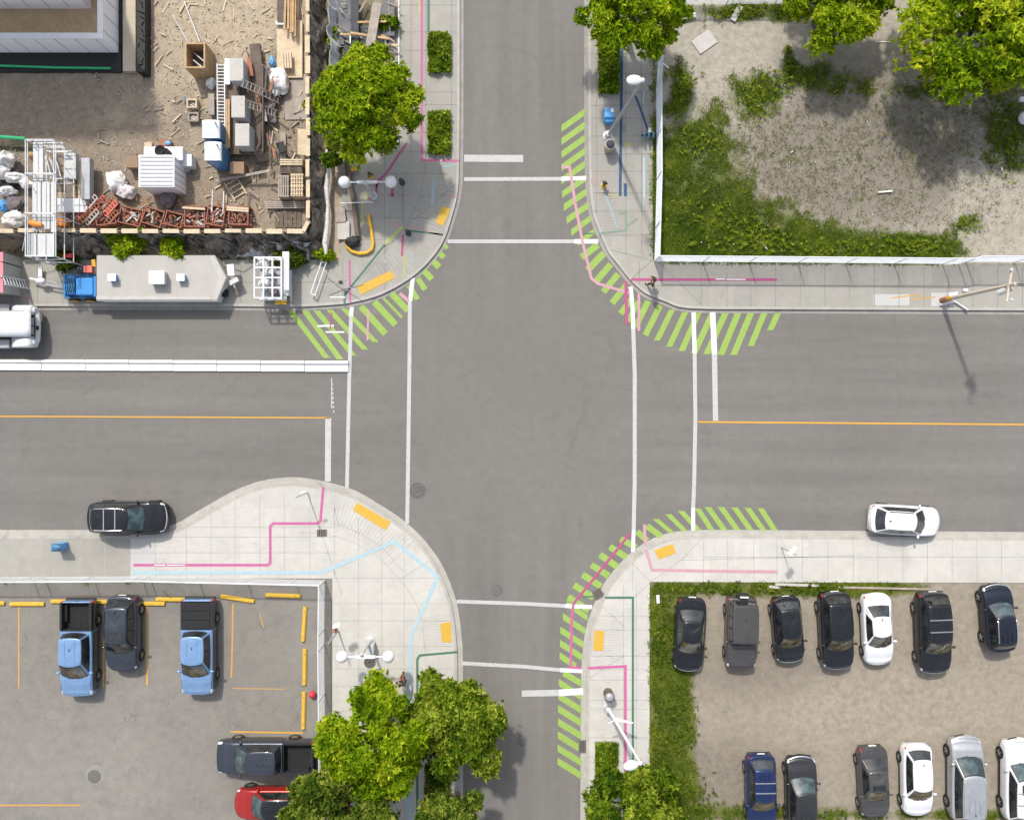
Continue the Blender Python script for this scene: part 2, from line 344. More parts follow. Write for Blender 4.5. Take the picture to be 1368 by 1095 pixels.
def offset_px(pts, d):
    out = []
    for i, p in enumerate(pts):
        a = pts[max(i - 1, 0)]; b = pts[min(i + 1, len(pts) - 1)]; dx, dy = b[0] - a[0], b[1] - a[1]; L = math.hypot(dx, dy) or 1
        out.append((p[0] + dy / L * d, p[1] - dx / L * d))
    return out
def band(mb, A, B, z, mi=0):
    vs = []
    for p, q in zip(A, B): vs += [P(*p, z), P(*q, z)]
    return mb.add(vs, [(2 * i, 2 * i + 1, 2 * i + 3, 2 * i + 2) for i in range(len(A) - 1)], mi)
def pavement(name, curb, inner, matname, joints, gw, side, kerb_w=3.4):
    c = smooth_line(curb, 5); out = []
    top = [P(*p, ZP) for p in c] + [P(*p, ZP) for p in inner]
    g = MB(); g.prism([(p.x, p.y) for p in top], 0, ZP)
    poly = c + list(inner)
    for ln in joints:
        for (xa, ya), (xb, yb) in zip(ln[1], ln[1][1:]):
            n_ = max(2, int(math.hypot(xb - xa, yb - ya) / 3)); tt_ = np.linspace(0, 1, n_ + 1); X_, Y_ = xa + (xb - xa) * tt_, ya + (yb - ya) * tt_
            ok = pip(X_, Y_, poly); i0 = None
            for i in range(n_ + 2):
                v = i <= n_ and ok[i]
                if v and i0 is None: i0 = i
                if not v and i0 is not None:
                    if i - 1 > i0: g.strip([(X_[i0], Y_[i0]), (X_[i - 1], Y_[i - 1])], ln[0], ZP + .004, 1)
                    i0 = None
    struct(name, g, [MATS[matname], MATS['joint_pale' if matname == 'new_concrete' else 'joint']])
    k = MB(); inn = offset_px(c, side * kerb_w)
    band(k, c, inn, ZP + .006); cc = [P(*p, ZP + .006) for p in c]
    k.add([v for p in cc for v in (p, (p.x, p.y, .004))], [(2 * i, 2 * i + 1, 2 * i + 3, 2 * i + 2) for i in range(len(cc) - 1)])
    struct('kerb', k, MATS['kerb_concrete'])
    q = MB(); band(q, c, offset_px(c, -side * gw), .005)
    # gutter joints
    acc = 0
    struct('gutter', q, MATS['gutter_concrete'] if gw < 7 else MATS['kerb_concrete'])
    return c
def seg(w, *p): return (w, list(p))
J = []
def hv(xs, y0, y1, ys, x0, x1, w=.9): return [seg(w, (x, y0), (x, y1)) for x in xs] + [seg(w, (x0, y), (x1, y)) for y in ys]
def ramp(a0, a1, b0, b1, n, w=.45):
    """parallel grooves pressed into a kerb ramp, from edge a to edge b"""
    return [seg(w, (a0[0] + (a1[0] - a0[0]) * t, a0[1] + (a1[1] - a0[1]) * t), (b0[0] + (b1[0] - b0[0]) * t, b0[1] + (b1[1] - b0[1]) * t)) for t in [i / n for i in range(n + 1)]]
jn = hv([536 + 13, 569, 603], -300, 212, list(range(-290, 30, 27)) + [43, 68, 123, 140, 177], 534, 612) + \
     hv([], 0, 0, [203, 232, 261, 291], 452, 600) + [seg(.9, (514, 205), (514, 400)), seg(.9, (569, 205), (566, 240), (560, 265), (545, 297), (514, 330)), seg(.9, (455, 320), (510, 320)), seg(.9, (480, 375), (545, 300), (612, 243)), seg(.9, (490, 345), (545, 310))] + \
     hv(range(-290, 460, 34), 345, 409, [377], -300, 455) + ramp((572, 244), (543, 300), (608, 251), (590, 316), 12) + ramp((478, 352), (525, 340), (498, 394), (548, 368), 9)
pavement('northwest_pavement', NWC, [(534, -300), (534, 100), (520, 160), (456, 160), (456, 347), (-300, 347)], 'concrete', jn, 5.2, 1)
jn = hv([792 + 5, 836, 857], -300, 340, [-200, -150, -100, -50, 30, 72, 99, 124, 141, 158, 182, 206, 229, 258, 282, 314], 787, 871) + \
     hv([854, 937, 971, 1003] + list(range(1036, 1700, 33)), 350, 412, [381.5], 870, 1700) + [seg(.9, (871, 348), (843, 373)), seg(.9, (880, 350), (937, 407)), seg(.9, (871, 348), (800, 330))] + \
     ramp((799, 258), (808, 306), (824, 258), (826, 306), 13)
pavement('northeast_pavement', NEC, [(1700, 356), (1275, 355), (873, 349), (872, 300), (873, -300)], 'concrete', jn, 5.5, 1)
jn = hv([9 - 34, 9, 39, 72, 107, 140, 174], 715, 772, [738], 174, 208, .8) + \
     hv([208, 249, 282, 314, 347, 380, 414, 447], 660, 772, [717, 738, 704], 210, 447, .7) + \
     hv([479, 510, 540], 690, 1400, [772, 806, 829, 863, 893, 916, 950, 985], 446, 604, .7) + \
     [seg(1.0, (411, 657), (457, 795)), seg(.7, (451, 700), (481, 712), (510, 730), (538, 762)), seg(.7, (441, 655), (452, 702)), seg(.7, (554, 720), (522, 752)), seg(.7, (585, 742), (536, 772))] + \
     [seg(.7, *smooth_line([(400, 711), (440, 714), (480, 728), (510, 748), (535, 775), (555, 805), (564, 830), (567, 870)], 4))] + \
     ramp((452, 664), (548, 718), (478 - 35, 700), (522 - 8, 745), 20) + ramp((566, 826), (567, 868), (604, 820), (607, 866), 13)
pavement('southwest_pavement', SWC, [(444, 1400), (444, 772.5), (-300, 771)], 'new_concrete', jn, 7.5, -1, 4)
jn = hv([833, 850], 780, 1400, [823, 841, 876, 894, 908, 935, 947, 985, 1018, 1042], 786, 867, .8) + \
     hv([940, 972, 1007, 1038, 1072, 1106] + list(range(1140, 1700, 33)), 716, 778, [744], 940, 1700, .8) + \
     [seg(.8, (869, 777), (845, 800)), seg(.8, (869, 777), (911, 747), (940, 717)), seg(.8, (845, 752), (869, 777)), seg(.8, (795, 800), (835, 838)), seg(.8, (788, 905), (833, 876)), seg(.8, (845, 748), (845, 790)), seg(.8, (910, 748), (1140, 742))] + \
     ramp((795, 826), (793, 890), (832, 832), (832, 884), 16) + ramp((866, 737), (910, 720), (878, 764), (918, 744), 14)
pavement('southeast_pavement', SEC, [(1700, 779), (1225, 778), (868, 777), (867, 1400)], 'new_concrete', jn, 7.5, -1, 4)
# paler relaid slabs
mat('pale_patch', (.42, .415, .40), var=.05); mat('shed_concrete', (.30, .29, .27), var=.12, s1=.6)
g = MB()
for a in ((1167, 393, 1215, 408), (1244, 391, 1275, 409)): g.strip([(a[0], (a[1] + a[3]) / 2), (a[2], (a[1] + a[3]) / 2)], a[3] - a[1], ZP + .003)
g.strip([(174, 743), (208, 743)], 58, ZP + .002)
struct('pavement_patch', g, MATS['pale_patch'])
g = MB(); g.strip([(-300, 744.3), (174, 744.3)], 53, ZP + .002); struct('pavement_patch', g, MATS['concrete'])
# ------------------------------------------------------------------ painted markings
paint_mat('paint_white', (.43, .43, .42), .9); paint_mat('paint_fresh_white', (.60, .61, .61), .3); paint_mat('paint_green', (.25, .365, .085), .75); paint_mat('paint_amber', (.56, .30, .05), .6)
paint_mat('paint_pink', (.43, .11, .25), .5); paint_mat('paint_magenta', (.36, .075, .18), .6); paint_mat('paint_pale_pink', (.46, .26, .295), .3); paint_mat('paint_sky', (.32, .45, .51), .4)
paint_mat('paint_teal', (.065, .155, .11), .45); paint_mat('paint_blue', (.04, .085, .16), .4); paint_mat('paint_lime', (.34, .37, .14), .7); paint_mat('paint_faint_blue', (.27, .34, .36), .6); paint_mat('paint_faint_pink', (.37, .25, .245), .6); paint_mat('paint_faint_green', (.17, .25, .19), .5)
def stripes(lst, z=.009):
    g = MB()
    for it in lst:
        (ax, ay), (bx, by), w, cut = it
        h = w / 2
        if cut == 'v': q = [(ax, ay - h), (ax, ay + h), (bx, by + h), (bx, by - h)]
        elif cut == 'h': q = [(ax - h, ay), (ax + h, ay), (bx + h, by), (bx - h, by)]
        else:
            dx, dy = bx - ax, by - ay; L = math.hypot(dx, dy); nx, ny = -dy / L * h, dx / L * h; sk = cut if isinstance(cut, float) else 0
            q = [(ax + nx, ay + ny), (ax - nx, ay - ny), (bx - nx, by - ny), (bx + nx, by + ny)]
        if len(it) > 4: pass
        g.add([P(x, y, z) for x, y in q], [(0, 1, 2, 3)])
    struct('road_marking_hatching', g, MATS['paint_green'])
V = 'v'; Hh = 'h'; Pp = 'p'
ne = [((750, 172 + 17.45 * k), (781.5, 149.5 + 17.45 * k), 9.5, V) for k in range(5)] + [((751, 260), (782, 238), 9.5, V), ((753, 277.5), (783.5, 256), 9.5, V), ((757, 294.5), (786, 274), 9.5, V), ((763, 311), (789, 291.5), 9, V), ((772, 325), (794, 309), 8, V),
      ((777, 344), (799, 327), 9, Pp), ((785, 361), (807, 338), 9, Pp), ((797, 375), (816, 353), 8.5, Pp), ((806, 390), (826, 366), 8.5, Pp), ((817.5, 405), (837, 381), 8.5, Pp), ((829, 419), (845, 398), 8, Pp), ((839.5, 429), (853, 403), 7.5, Pp), ((849, 437), (866, 402), 8, Pp), ((862, 448), (882, 408), 8, Pp),
      ((877.5, 455), (898, 413.5), 8.2, Hh), ((894, 463), (915.5, 417), 8.4, Hh), ((910.5, 469), (933, 418), 8.6, Hh), ((927, 472), (952, 418.5), 9, Hh), ((944, 473), (969, 418.5), 9, Hh), ((963, 474), (986, 418.5), 9, Hh), ((980, 474), (1003, 418.5), 9, Hh), ((1003, 462), (1021, 418.5), 8.5, Hh), ((1029, 441), (1039, 418.5), 8.5, Hh)]
stripes(ne)
nw = [((388, 415), (436.5, 478), 8.5, Hh), ((407, 415), (454.5, 480), 9, Hh), ((423, 415), (472, 475), 8.6, Hh), ((440.5, 414), (488, 467), 8.6, Hh), ((459, 412), (502, 457), 8.4, Hh), ((482, 409), (515, 446), 8.6, Pp), ((500, 403), (528.5, 434), 8.8, Pp), ((512, 398), (537, 424), 3.6, Pp), ((523, 392), (545, 415), 8.5, Pp), ((546, 381), (558, 400), 7, Pp), ((558, 372), (568, 387), 7.5, Pp), ((566, 361.5), (577, 373), 8.5, Pp), ((578.5, 349), (587, 357), 8.5, Pp), ((587.5, 338), (593, 344), 7.5, Pp), ((594, 328), (597.5, 332), 6, Pp)]
stripes(nw)
se = [((1016, 678.5), (1035, 708), 8.4, Hh), ((998.5, 678), (1020, 708), 8.4, Hh), ((981, 677.5), (1003, 708), 8.4, Hh), ((963, 677), (985.5, 708), 8.6, Hh), ((945.5, 677), (968, 708), 8.6, Hh), ((932, 679), (951, 708), 8, Hh), ((909.5, 682), (933, 708), 8.6, Hh), ((892.5, 686.5), (915, 709), 8.6, Hh), ((876, 693), (898, 711.5), 8.6, Hh), ((864, 702), (883, 716), 8, Pp), ((851, 710), (865, 722), 8, Pp), ((829, 719.5), (850, 731), 8.4, Pp), ((814.5, 730), (837, 744), 8.6, Pp), ((801.5, 740.5), (825, 757), 8.8, Pp), ((790, 754), (813, 769), 8.8, Pp), ((778, 767), (803, 783), 8.8, Pp), ((767, 781), (793, 798), 8.8, Pp), ((759, 797), (787, 815), 8.6, Pp),
      ((757, 806), (785, 825), 8.6, V), ((752, 823), (782, 843), 9, V), ((748.5, 841), (779.5, 861), 9.2, V), ((748, 858.5), (778, 878), 9.4, V), ((747.5, 875), (770, 890), 9.4, V), ((752, 898), (777.5, 913), 9.4, V), ((746.5, 911), (777.5, 931), 9.6, V), ((746, 929), (777.5, 948.5), 9.6, V)] + [((745.5 - .2 * k, 946 + 17.5 * k), (777, 965.5 + 17.6 * k), 9.8, V) for k in range(5)]
stripes(se)
g = MB(); F2 = MB(); z = .014
for pts, w in (([(598, 322.5), (768, 322.5)], 5), ([(620, 239.5), (750, 239)], 5), ([(620, 211.5), (699, 212)], 9.5), ([(469, 420), (466.5, 510), (465, 580), (463.5, 652)], 5), ([(547.5, 400), (547, 480), (545.5, 600), (544, 699)], 5.2),
               ([(438.5, 558), (438, 643)], 8), ([(846, 440), (848, 500), (848, 640), (846.5, 712)], 5.4), ([(928, 472), (929, 560), (927.5, 640), (926, 680)], 5.2), ([(954.5, 473), (956, 562)], 7), ([(610, 803), (700, 806), (755, 809)], 5), ([(617, 885.5), (700, 890), (748, 894.5)], 5), ([(697, 926), (747, 925)], 8.5),
               ([(443, 505), (443, 545)], 1.5)): g.strip(pts, w, z)
for pts, w in (([(750, 239), (783, 238)], 5.6), ([(767, 322.5), (799, 322.5)], 6), ([(842.5, 383), (845, 410), (846, 440)], 5.4), ([(926.5, 417), (928, 472)], 5.6), ([(952, 417), (954.5, 473)], 7.4), ([(846.5, 708), (845.5, 737)], 5), ([(926, 678), (926, 708)], 5.4), ([(755, 809), (791, 810.5)], 5.4), ([(748, 894.5), (778, 896)], 5.6), ([(747, 925), (779, 923)], 9), ([(470, 410), (469, 422)], 5.4), ([(551.5, 371), (548, 402)], 5.4), ([(424, 435.5), (446, 435)], 2.6), ([(435, 443.5), (460, 443.5)], 2.2)): F2.strip(pts, w, z + .001)
for k in range(7): g.strip([(444 + .3 * k, 512 + k * 6), (444 + .3 * k, 515 + k * 6)], 2, z)
struct('road_marking_lines', g, MATS['paint_white']); struct('road_marking_lines', F2, MATS['paint_fresh_white'])
g = MB(); g.strip([(-400, 555.5), (0, 556), (441, 558)], 1.9, z); g.strip([(933, 563.5), (1368, 567), (1800, 570)], 2.3, z); struct('road_marking_centre_line', g, MATS['paint_amber'])
def lines(matname, lst, z, name='painted_line_marking'):
    g = MB()
    for pts, w in lst: g.strip(pts, w, z)
    struct(name, g, MATS[matname])
R1, R2 = .019, .023; Q1, Q2 = ZP + .009, ZP + .013
lines('paint_pale_pink', [([(750, 223.5), (761, 223.5), (769, 275), (778, 322), (790, 372), (799, 379), (842, 392)], 3.8), ([(853.5, 392), (853.5, 442)], 3.6), ([(861, 700), (862, 728)], 4), ([(492, 414), (491, 455)], 2.6), ([(534, 392), (546, 402)], 5)], R1)
lines('paint_magenta', [([(836, 376), (837.5, 433)], 4), ([(842, 712), (801, 763), (766, 806)], 3.4), ([(443, 417), (441, 440)], 1.6)], R2)
lines('paint_pink', [([(766, 806), (763.5, 830), (762.5, 891), (777, 892)], 3.4)], R2)
lines('paint_pale_pink', [([(862.5, 733), (871, 761), (950, 762.5), (1039, 763.5)], 4)], Q1)
lines('paint_magenta', [([(843, 373.5), (1038, 373.5)], 3.4), ([(544, 191), (535, 203), (516, 232), (507, 240), (503, 250)], 2.8), ([(503, 240), (503, 262), (497, 267), (492, 264)], 2.8), ([(524.5, 252), (524, 263)], 3.4), ([(538.5, 314), (537, 342)], 3)], Q1)
lines('paint_pink', [([(785, 892), (830, 890), (835.5, 889.5), (835.5, 1031)], 3.6), ([(178, 754.5), (358, 754.5), (361, 752), (361, 703), (365, 699), (424, 699), (428, 696), (432, 650)], 3.6), ([(563.5, -40), (563.5, 200), (564, 214), (613, 215)], 3), ([(467, 347), (468, 404)], 2.6)], Q1)
lines('paint_faint_pink', [([(551, -40), (551, 90)], 1.6), ([(508, 260), (560, 261)], 1.6), ([(550, 303), (592, 315)], 2.6), ([(527, 297), (534, 303)], 5), ([(594, 260), (611, 263)], 2.4), ([(791.5, 236), (791.5, 246)], 3.4), ([(563, 320), (551, 335)], 1.2)], Q1)
lines('paint_sky', [([(178, 765), (430, 764.5), (527, 723), (585, 770), (549, 850), (548.5, 925), (548, 1200)], 4.2), ([(860.5, 210), (860.5, 265)], 2.6), ([(860.5, 122), (859, 140)], 2)], Q2)
lines('paint_faint_blue', [([(808, 258), (825, 305)], 2.6), ([(580, 240), (578, 275)], 5), ([(592, 223), (608, 220)], 3.5), ([(549, 338), (554, 350)], 2.6), ([(512, 345), (515, 352)], 2), ([(860, 265), (859, 282)], 1.6)], Q1)
lines('paint_teal', [([(808, 798), (845.5, 798), (845.5, 1000), (847, 1040)], 3), ([(557.5, 1200), (557.5, 880), (561, 875), (611, 870.5)], 3), ([(572.5, -40), (572.5, 43)], 3.4), ([(514, 327), (461, 393), (460, 407)], 2.6), ([(541, 307.5), (592, 313.5)], 2.2)], Q1)
lines('paint_teal', [([(779, 797), (800, 796)], 2), ([(778, 312), (793, 312)], 1.6)], R1)
lines('paint_faint_green', [([(801, 312), (828, 308.5), (836, 308), (836, 285), (827, 285)], 2.6), ([(838, 302), (852, 292)], 2.4), ([(538, 250), (539, 300)], 1.6), ([(834, 167), (834, 176)], 4)], Q1)
lines('paint_lime', [([(560, -40), (560, 20)], 2.6), ([(484, 268), (483, 290), (486, 300)], 3.2), ([(494, 250), (488, 268)], 2.4), ([(515, 325), (538, 303)], 4), ([(541, 340), (540, 372)], 2.4), ([(812, 260), (828, 262)], 1.6), ([(834, 195), (842, 191)], 5)], Q1)
lines('paint_blue', [([(831, 60), (829.5, 180), (828.5, 262)], 3.8), ([(835.5, 245), (835.5, 262)], 4.4), ([(849, 128), (858, 152), (866, 175)], 3)], Q2)  # last stroke is only a slanting blue strip by the rack
lines('paint_faint_pink', [([(22, 398.5), (45, 398.5)], 4.6)], Q1)
lines('paint_fresh_white', [([(206, 754.5), (221, 754.5)], 1.5), ([(223, 754.5), (247, 754.5)], 1.3), ([(956, 372.8), (969, 373)], 1.5), ([(970.5, 373.2), (996, 373.4)], 1.5), ([(440.5, 397), (461, 397)], 1.8)], Q2 + .004)
# parking bay lines
zz = ZL + .006
lines('paint_amber', [([(25, 808), (25, 920)], 1.6), ([(139, 818), (138, 918)], 1.8), ([(196, 808), (196.5, 915)], 2), ([(311, 806), (310.5, 855), (309, 905)], 2), ([(82, 820), (82, 900)], 1.4), ([(308, 977), (405, 978.5)], 2.2), ([(-60, 1075), (108, 1075)], 1.6), ([(347, 820), (352, 838)], 1), ([(310, 919), (380, 920)], .9)], zz, 'parking_bay_line_marking')
# drain and manhole covers
mat('iron', (.16, .14, .125), rough=.7, var=.2, s1=8, metal=.2); mat('dark_iron', (.105, .097, .09), rough=.7, var=.2); mat('iron_slot', (.05, .045, .04))
def manhole(x, y, r, label, tone='iron', z=0.):
    c = P(x, y, z); g = MB(); R = r / S
    g.lathe([(R, .003), (R, .009), (R * .86, .009), (R * .84, .005), (R * .80, .005), (R * .78, .010), (R * .4, .011), (R * .38, .007), (R * .33, .007), (R * .31, .011), (.001, .011)], (c.x, c.y, z), 28)
    for a in range(8): g.box((c.x + math.cos(a * .785) * R * .58, c.y + math.sin(a * .785) * R * .58, z + .012), (R * .3, .03, .006), rz=a * .785)
    tag(g.build('manhole_cover', MATS[tone], smooth=True), label, 'manhole cover', 'manhole covers in the road')
mat('iron_worn', (.122, .114, .107), rough=.75, var=.15, s1=8)
manhole(558, 655.5, 11, 'round iron manhole cover beside the tall white line at the west crossing', 'dark_iron'); manhole(664, 788.5, 8.5, 'round iron manhole cover above the south crossing line', 'iron_worn'); manhole(697.5, 989, 7.5, 'round iron manhole cover in the south road below the stop bar', 'iron_worn')
def grate(x, y, w, h, rot, z, label, name='drain_grate', n=6):
    c = P(x, y, z); w /= S; h /= S; g = MB(); R = Matrix.Rotation(rot, 3, 'Z')
    g.box(c + Vector((0, 0, .006)), (w, h, .012), rz=rot, mi=1)
    for i in range(n): g.box(c + R @ Vector(((i + .5) / n * w - w / 2, 0, .02)), (w / n * .5, h * .92, .018), rz=rot)
    for s in (-1, 1): g.box(c + R @ Vector((0, s * h * .47, .021)), (w, h * .07, .022), rz=rot); g.box(c + R @ Vector((s * w * .48, 0, .0215)), (w * .05, h, .021), rz=rot)
    tag(g.build(name, [MATS['iron'], MATS['iron_slot']]), label, 'drain grate' if name == 'drain_grate' else 'utility cover')
grate(779.5, 996.5, 13, 17, 0, .01, 'brown kerbside drain grate beside the hatching near the planter bed'); grate(799, 793, 13, 12, .55, .01, 'brown kerbside drain grate tilted on the curve of the southeast corner')
grate(430, 711.5, 13, 9, 0, ZP + .004, 'small rusty square utility cover set in the pavement by the pink line', 'utility_cover', 4); g = MB(); c = P(127, 1034, ZL); g.lathe([(.62, .004), (.62, .008), (.001, .009)], c, 28); mat('patch_pale', (.225, .215, .195), var=.1); struct('asphalt_patch', g, MATS['patch_pale']); manhole(126, 1037, 9, 'flat round drain cover in a paler patch of the asphalt car park', 'iron_worn', ZL + .01)
# tactile pads
m, nt_, b_, c_ = newmat('tactile_yellow'); vo = _n(nt_, 'ShaderNodeTexVoronoi'); vo.inputs['Scale'].default_value = 14; nt_.links.new(c_, vo.inputs['Vector'])
nt_.links.new(_mix(nt_, _mapr(nt_, vo.outputs['Distance'], .1, .5), (.57, .345, .045), (.49, .295, .034)), b_.inputs['Base Color']); b_.inputs['Roughness'].default_value = .7
def pad(q, label):
    z0 = ZP + .003; g = MB(); g.prism([tuple(P(x, y, z0 + .014)[:2]) for x, y in q], z0, z0 + .014)
    tag(g.build('tactile_pad', m, bevel=.004), label, 'tactile paving', 'yellow tactile pads on the kerb ramps')
pad([(591, 275), (602, 280), (592, 302), (581, 297)], 'yellow tactile pad on the northwest corner beside the north road'); pad([(477, 383), (522, 361.5), (528, 371), (482, 394)], 'long yellow tactile pad on the northwest corner facing the west road')
pad([(471, 681), (477, 671), (522, 697), (515, 708)], 'long yellow tactile pad on the southwest corner facing the west road'); pad([(588, 832.5), (602, 830), (603.5, 857.5), (590.5, 857.5)], 'yellow tactile pad on the southwest corner beside the south road')
pad([(874, 735), (899, 726), (903, 738.5), (880, 747)], 'yellow tactile pad on the southeast corner facing the east road'); pad([(794.5, 841.5), (807.5, 842.5), (805.5, 869), (792, 868)], 'yellow tactile pad on the southeast corner beside the south road')
# ------------------------------------------------------------------ vegetation
leaf_mat('leaf_bright', (.07, .145, .004), (.28, .42, .008), (.62, .66, .04), .52); leaf_mat('leaf_mid', (.035, .085, .006), (.17, .26, .012), (.50, .55, .07), .5)
leaf_mat('leaf_deep', (.03, .07, .007), (.115, .18, .016), (.38, .43, .07), .48); leaf_mat('grass_leaf', (.03, .06, .004), (.085, .14, .008), (.27, .29, .04), .35); leaf_mat('grass_bright', (.05, .09, .004), (.15, .215, .009), (.40, .40, .05), .35); leaf_mat('grass_dry', (.10, .085, .04), (.19, .165, .085), (.34, .29, .18), .2)
mat('bark', (.13, .10, .075), rough=.95, var=.3, s1=6, bump=.5)
def leaves(pos, dirs, length, width, curl=.25, n2=None):
    """one bent 2-quad leaf per row; pos, dirs (n,3)"""
    n = len(pos); up = n2 if n2 is not None else rng.normal(0, 1, (n, 3)); side = np.cross(dirs, up); side /= np.linalg.norm(side, axis=1, keepdims=True) + 1e-9
    nor = np.cross(side, dirs); L = length[:, None]; w = width[:, None]
    a = pos; b = pos + dirs * L * .5 + side * w * .5 + nor * L * curl * .3; c = pos + dirs * L * .5 - side * w * .5 + nor * L * curl * .3; d = pos + dirs * L + nor * L * -curl * .3
    V = np.stack([a, b, d, c], 1).reshape(-1, 3); F = np.arange(4 * n).reshape(n, 4); return V, F
def unit(v): return v / (np.linalg.norm(v, axis=-1, keepdims=True) + 1e-9)
def crown_leaves(c, r, hz, ntuft, per, ll, lw, nlobe=26, lobe=(.28, .42), flat=.0, squash=(1, 1), seed=0):
    """tufts of leaves on the upper shells of many overlapping lobes"""
    R = np.random.default_rng(seed); c = np.array(c)
    th = R.uniform(0, 2 * np.pi, nlobe); u = np.sqrt(R.uniform(0, 1, nlobe)); lr = R.uniform(*lobe, nlobe) * r
    rad = u * (r - lr * .75) * R.uniform(.80, 1.2, nlobe); zz = hz * np.sqrt(np.clip(1 - (rad / r) ** 2, 0, 1)) * R.uniform(.30, .95, nlobe)
    LC = np.stack([rad * np.cos(th) * squash[0], rad * np.sin(th) * squash[1], zz], 1)
    # a ring of low lobes closes the rim
    k = R.choice(nlobe, ntuft, p=lr ** 2 / (lr ** 2).sum())
    d = unit(R.normal(0, 1, (ntuft, 3)) + np.array([0, 0, .55])); d = np.where(d[:, 2:3] < -.35, d * [1, 1, -1], d)
    out = unit(LC + [0, 0, .3 * hz]); d = unit(d + .45 * out[k])
    tp = LC[k] + d * lr[k][:, None] * np.where(R.uniform(0, 1, ntuft) < .10, R.uniform(1.1, 1.32, ntuft), R.uniform(.7, 1.08, ntuft))[:, None] * [1, 1, .85]
    tone_t = .45 + .19 * R.normal(0, 1, ntuft) + .15 * R.normal(0, 1, nlobe)[k]
    ax = unit(d + R.normal(0, .3, (ntuft, 3)))
    pos = np.repeat(tp, per, 0); a = np.repeat(ax, per, 0)
    ld = unit(a * R.uniform(.1, .9, (len(a), 1)) + unit(R.normal(0, 1, a.shape)) * .85)
    L = ll * R.uniform(.6, 1.25, len(a)); V, F = leaves(pos + c - ld * .03, ld, L, lw * R.uniform(.7, 1.3, len(a)), .5, a)
    tn = np.repeat(tone_t, per) + R.normal(0, .13, len(a)); T = np.repeat(tn, 4); T = T + np.tile([-.08, 0, .10, 0], len(a))
    return V, F, np.clip(T, 0, 1), LC + c
def tree(px, py, rpx, h, m, label, group='street trees', ntuft=1500, per=11, ll=.33, lw=.11, squash=(1, 1), seed=1, nlobe=46, hz=None, name="tree", zc=None, lobe=(.15, .29)):
    ntuft = int(ntuft * 1.35); zc = zc or h * .52; c = P(px, py, zc + .4); r = rpx / S * (H - zc) / H; hz = hz or (h - zc) * 1.0
    t = thing(name, label, 'tree', (c.x, c.y, .05), group=group)
    V, F, T, LC = crown_leaves((c.x, c.y, zc), r, hz, ntuft, per, ll, lw, nlobe, squash=squash, seed=seed, lobe=lobe)
    raw_mesh('crown', V, F, MATS[m], T, parent=t)
    g = MB(); base = Vector((c.x, c.y, .05)); top = Vector((c.x + .1, c.y + .1, zc))
    R = random.Random(seed); tr = .12 + r * .035
    g.tube([base, base + (top - base) * .12, base + (top - base) * .5 + Vector((R.uniform(-.1, .1), R.uniform(-.1, .1), 0)), top], [tr * 1.5, tr, tr * .8, tr * .55], 10)
    for q in LC[::2]:
        q = Vector(q); s = base + (top - base) * R.uniform(.55, .98); mid = s.lerp(q, .5) + Vector((0, 0, .25))
        g.tube([s, mid, q], [tr * .4, tr * .24, .02], 6)
    g.build('trunk', MATS['bark'], parent=t, smooth=True)
    return t
tree(498, 141, 68, 6.4, 'leaf_bright', 'bright green round street tree beside the building site on the northwest pavement', ntuft=2600, seed=3)
tree(848, 14, 66, 6.0, 'leaf_bright', 'bright green tree over the planter bed on the northeast pavement', ntuft=2400, seed=4)
tree(1112, 4, 66, 4.4, 'leaf_bright', 'bright green tree at the top edge of the gravel yard, the smaller one', 'trees in the gravel yard', ntuft=2200, seed=5)
tree(1312, 20, 116, 5.6, 'leaf_bright', 'largest bright green tree in the corner of the gravel yard', 'trees in the gravel yard', ntuft=4200, per=11, ll=.34, lw=.12, seed=6, nlobe=64, lobe=(.18, .32))
tree(503, 981, 72, 5.8, 'leaf_bright', 'bright yellow-green street tree between the dark pickup and the south road', ntuft=2800, seed=7)
tree(607, 962, 69, 4.6, 'leaf_mid', 'mid green street tree overhanging the kerb of the south road', ntuft=2800, ll=.34, lw=.12, seed=8)
tree(453, 1088, 84, 5.2, 'leaf_deep', 'dark green tree overhanging the red car at the bottom of the car park', ntuft=3000, ll=.32, lw=.13, seed=9)
tree(604, 1098, 50, 5.6, 'leaf_deep', 'dark green small tree at the bottom edge beside the south road', ntuft=1500, ll=.32, lw=.13, seed=10)
tree(838, 1086, 66, 5.8, 'leaf_mid', 'mid green tree at the bottom edge overhanging the planter on the southeast pavement', ntuft=2400, ll=.34, lw=.13, seed=12)
def bush(px, py, rx, ry, h, m, label, cat='bush', group=None, n=260, seed=0, name='bush', ll=.26, lw=.12, z0=.05, per=9, zc=.25):
    c = P(px, py, z0); r = rx / S
    V, F, T, LC = crown_leaves((0, 0, h * zc), r, h * .7, n, per, ll, lw, 9, (.35, .5), squash=(1, ry / rx), seed=seed)
    t = thing(name, label, cat, (c.x, c.y, z0), group=group); V = V + np.array([c.x, c.y, z0]); V[:, 2] = np.maximum(V[:, 2], z0)
    raw_mesh('foliage', V, F, MATS[m], T, parent=t)
    g = MB(); R = random.Random(seed)
    for q in LC: g.tube([(c.x, c.y, z0), (c.x + q[0] * .5, c.y + q[1] * .5, z0 + q[2] * .6), (c.x + q[0], c.y + q[1], z0 + q[2])], [.03, .02, .01], 5)
    g.build('stem', MATS['bark'], parent=t); return t
bush(178, 330, 24, 20, 1.5, 'leaf_bright', 'larger lime green bush behind the grey site trailer roof', group='bushes behind the site trailer', seed=21, n=420)
bush(240, 333, 19, 16, 1.4, 'leaf_bright', 'smaller lime green bush behind the grey site trailer roof', group='bushes behind the site trailer', seed=22, n=330)
bush(450, 213, 15, 24, 2.0, 'leaf_mid', 'dark green shrub squeezed beside the black tarp and the round street tree', seed=23, n=420)
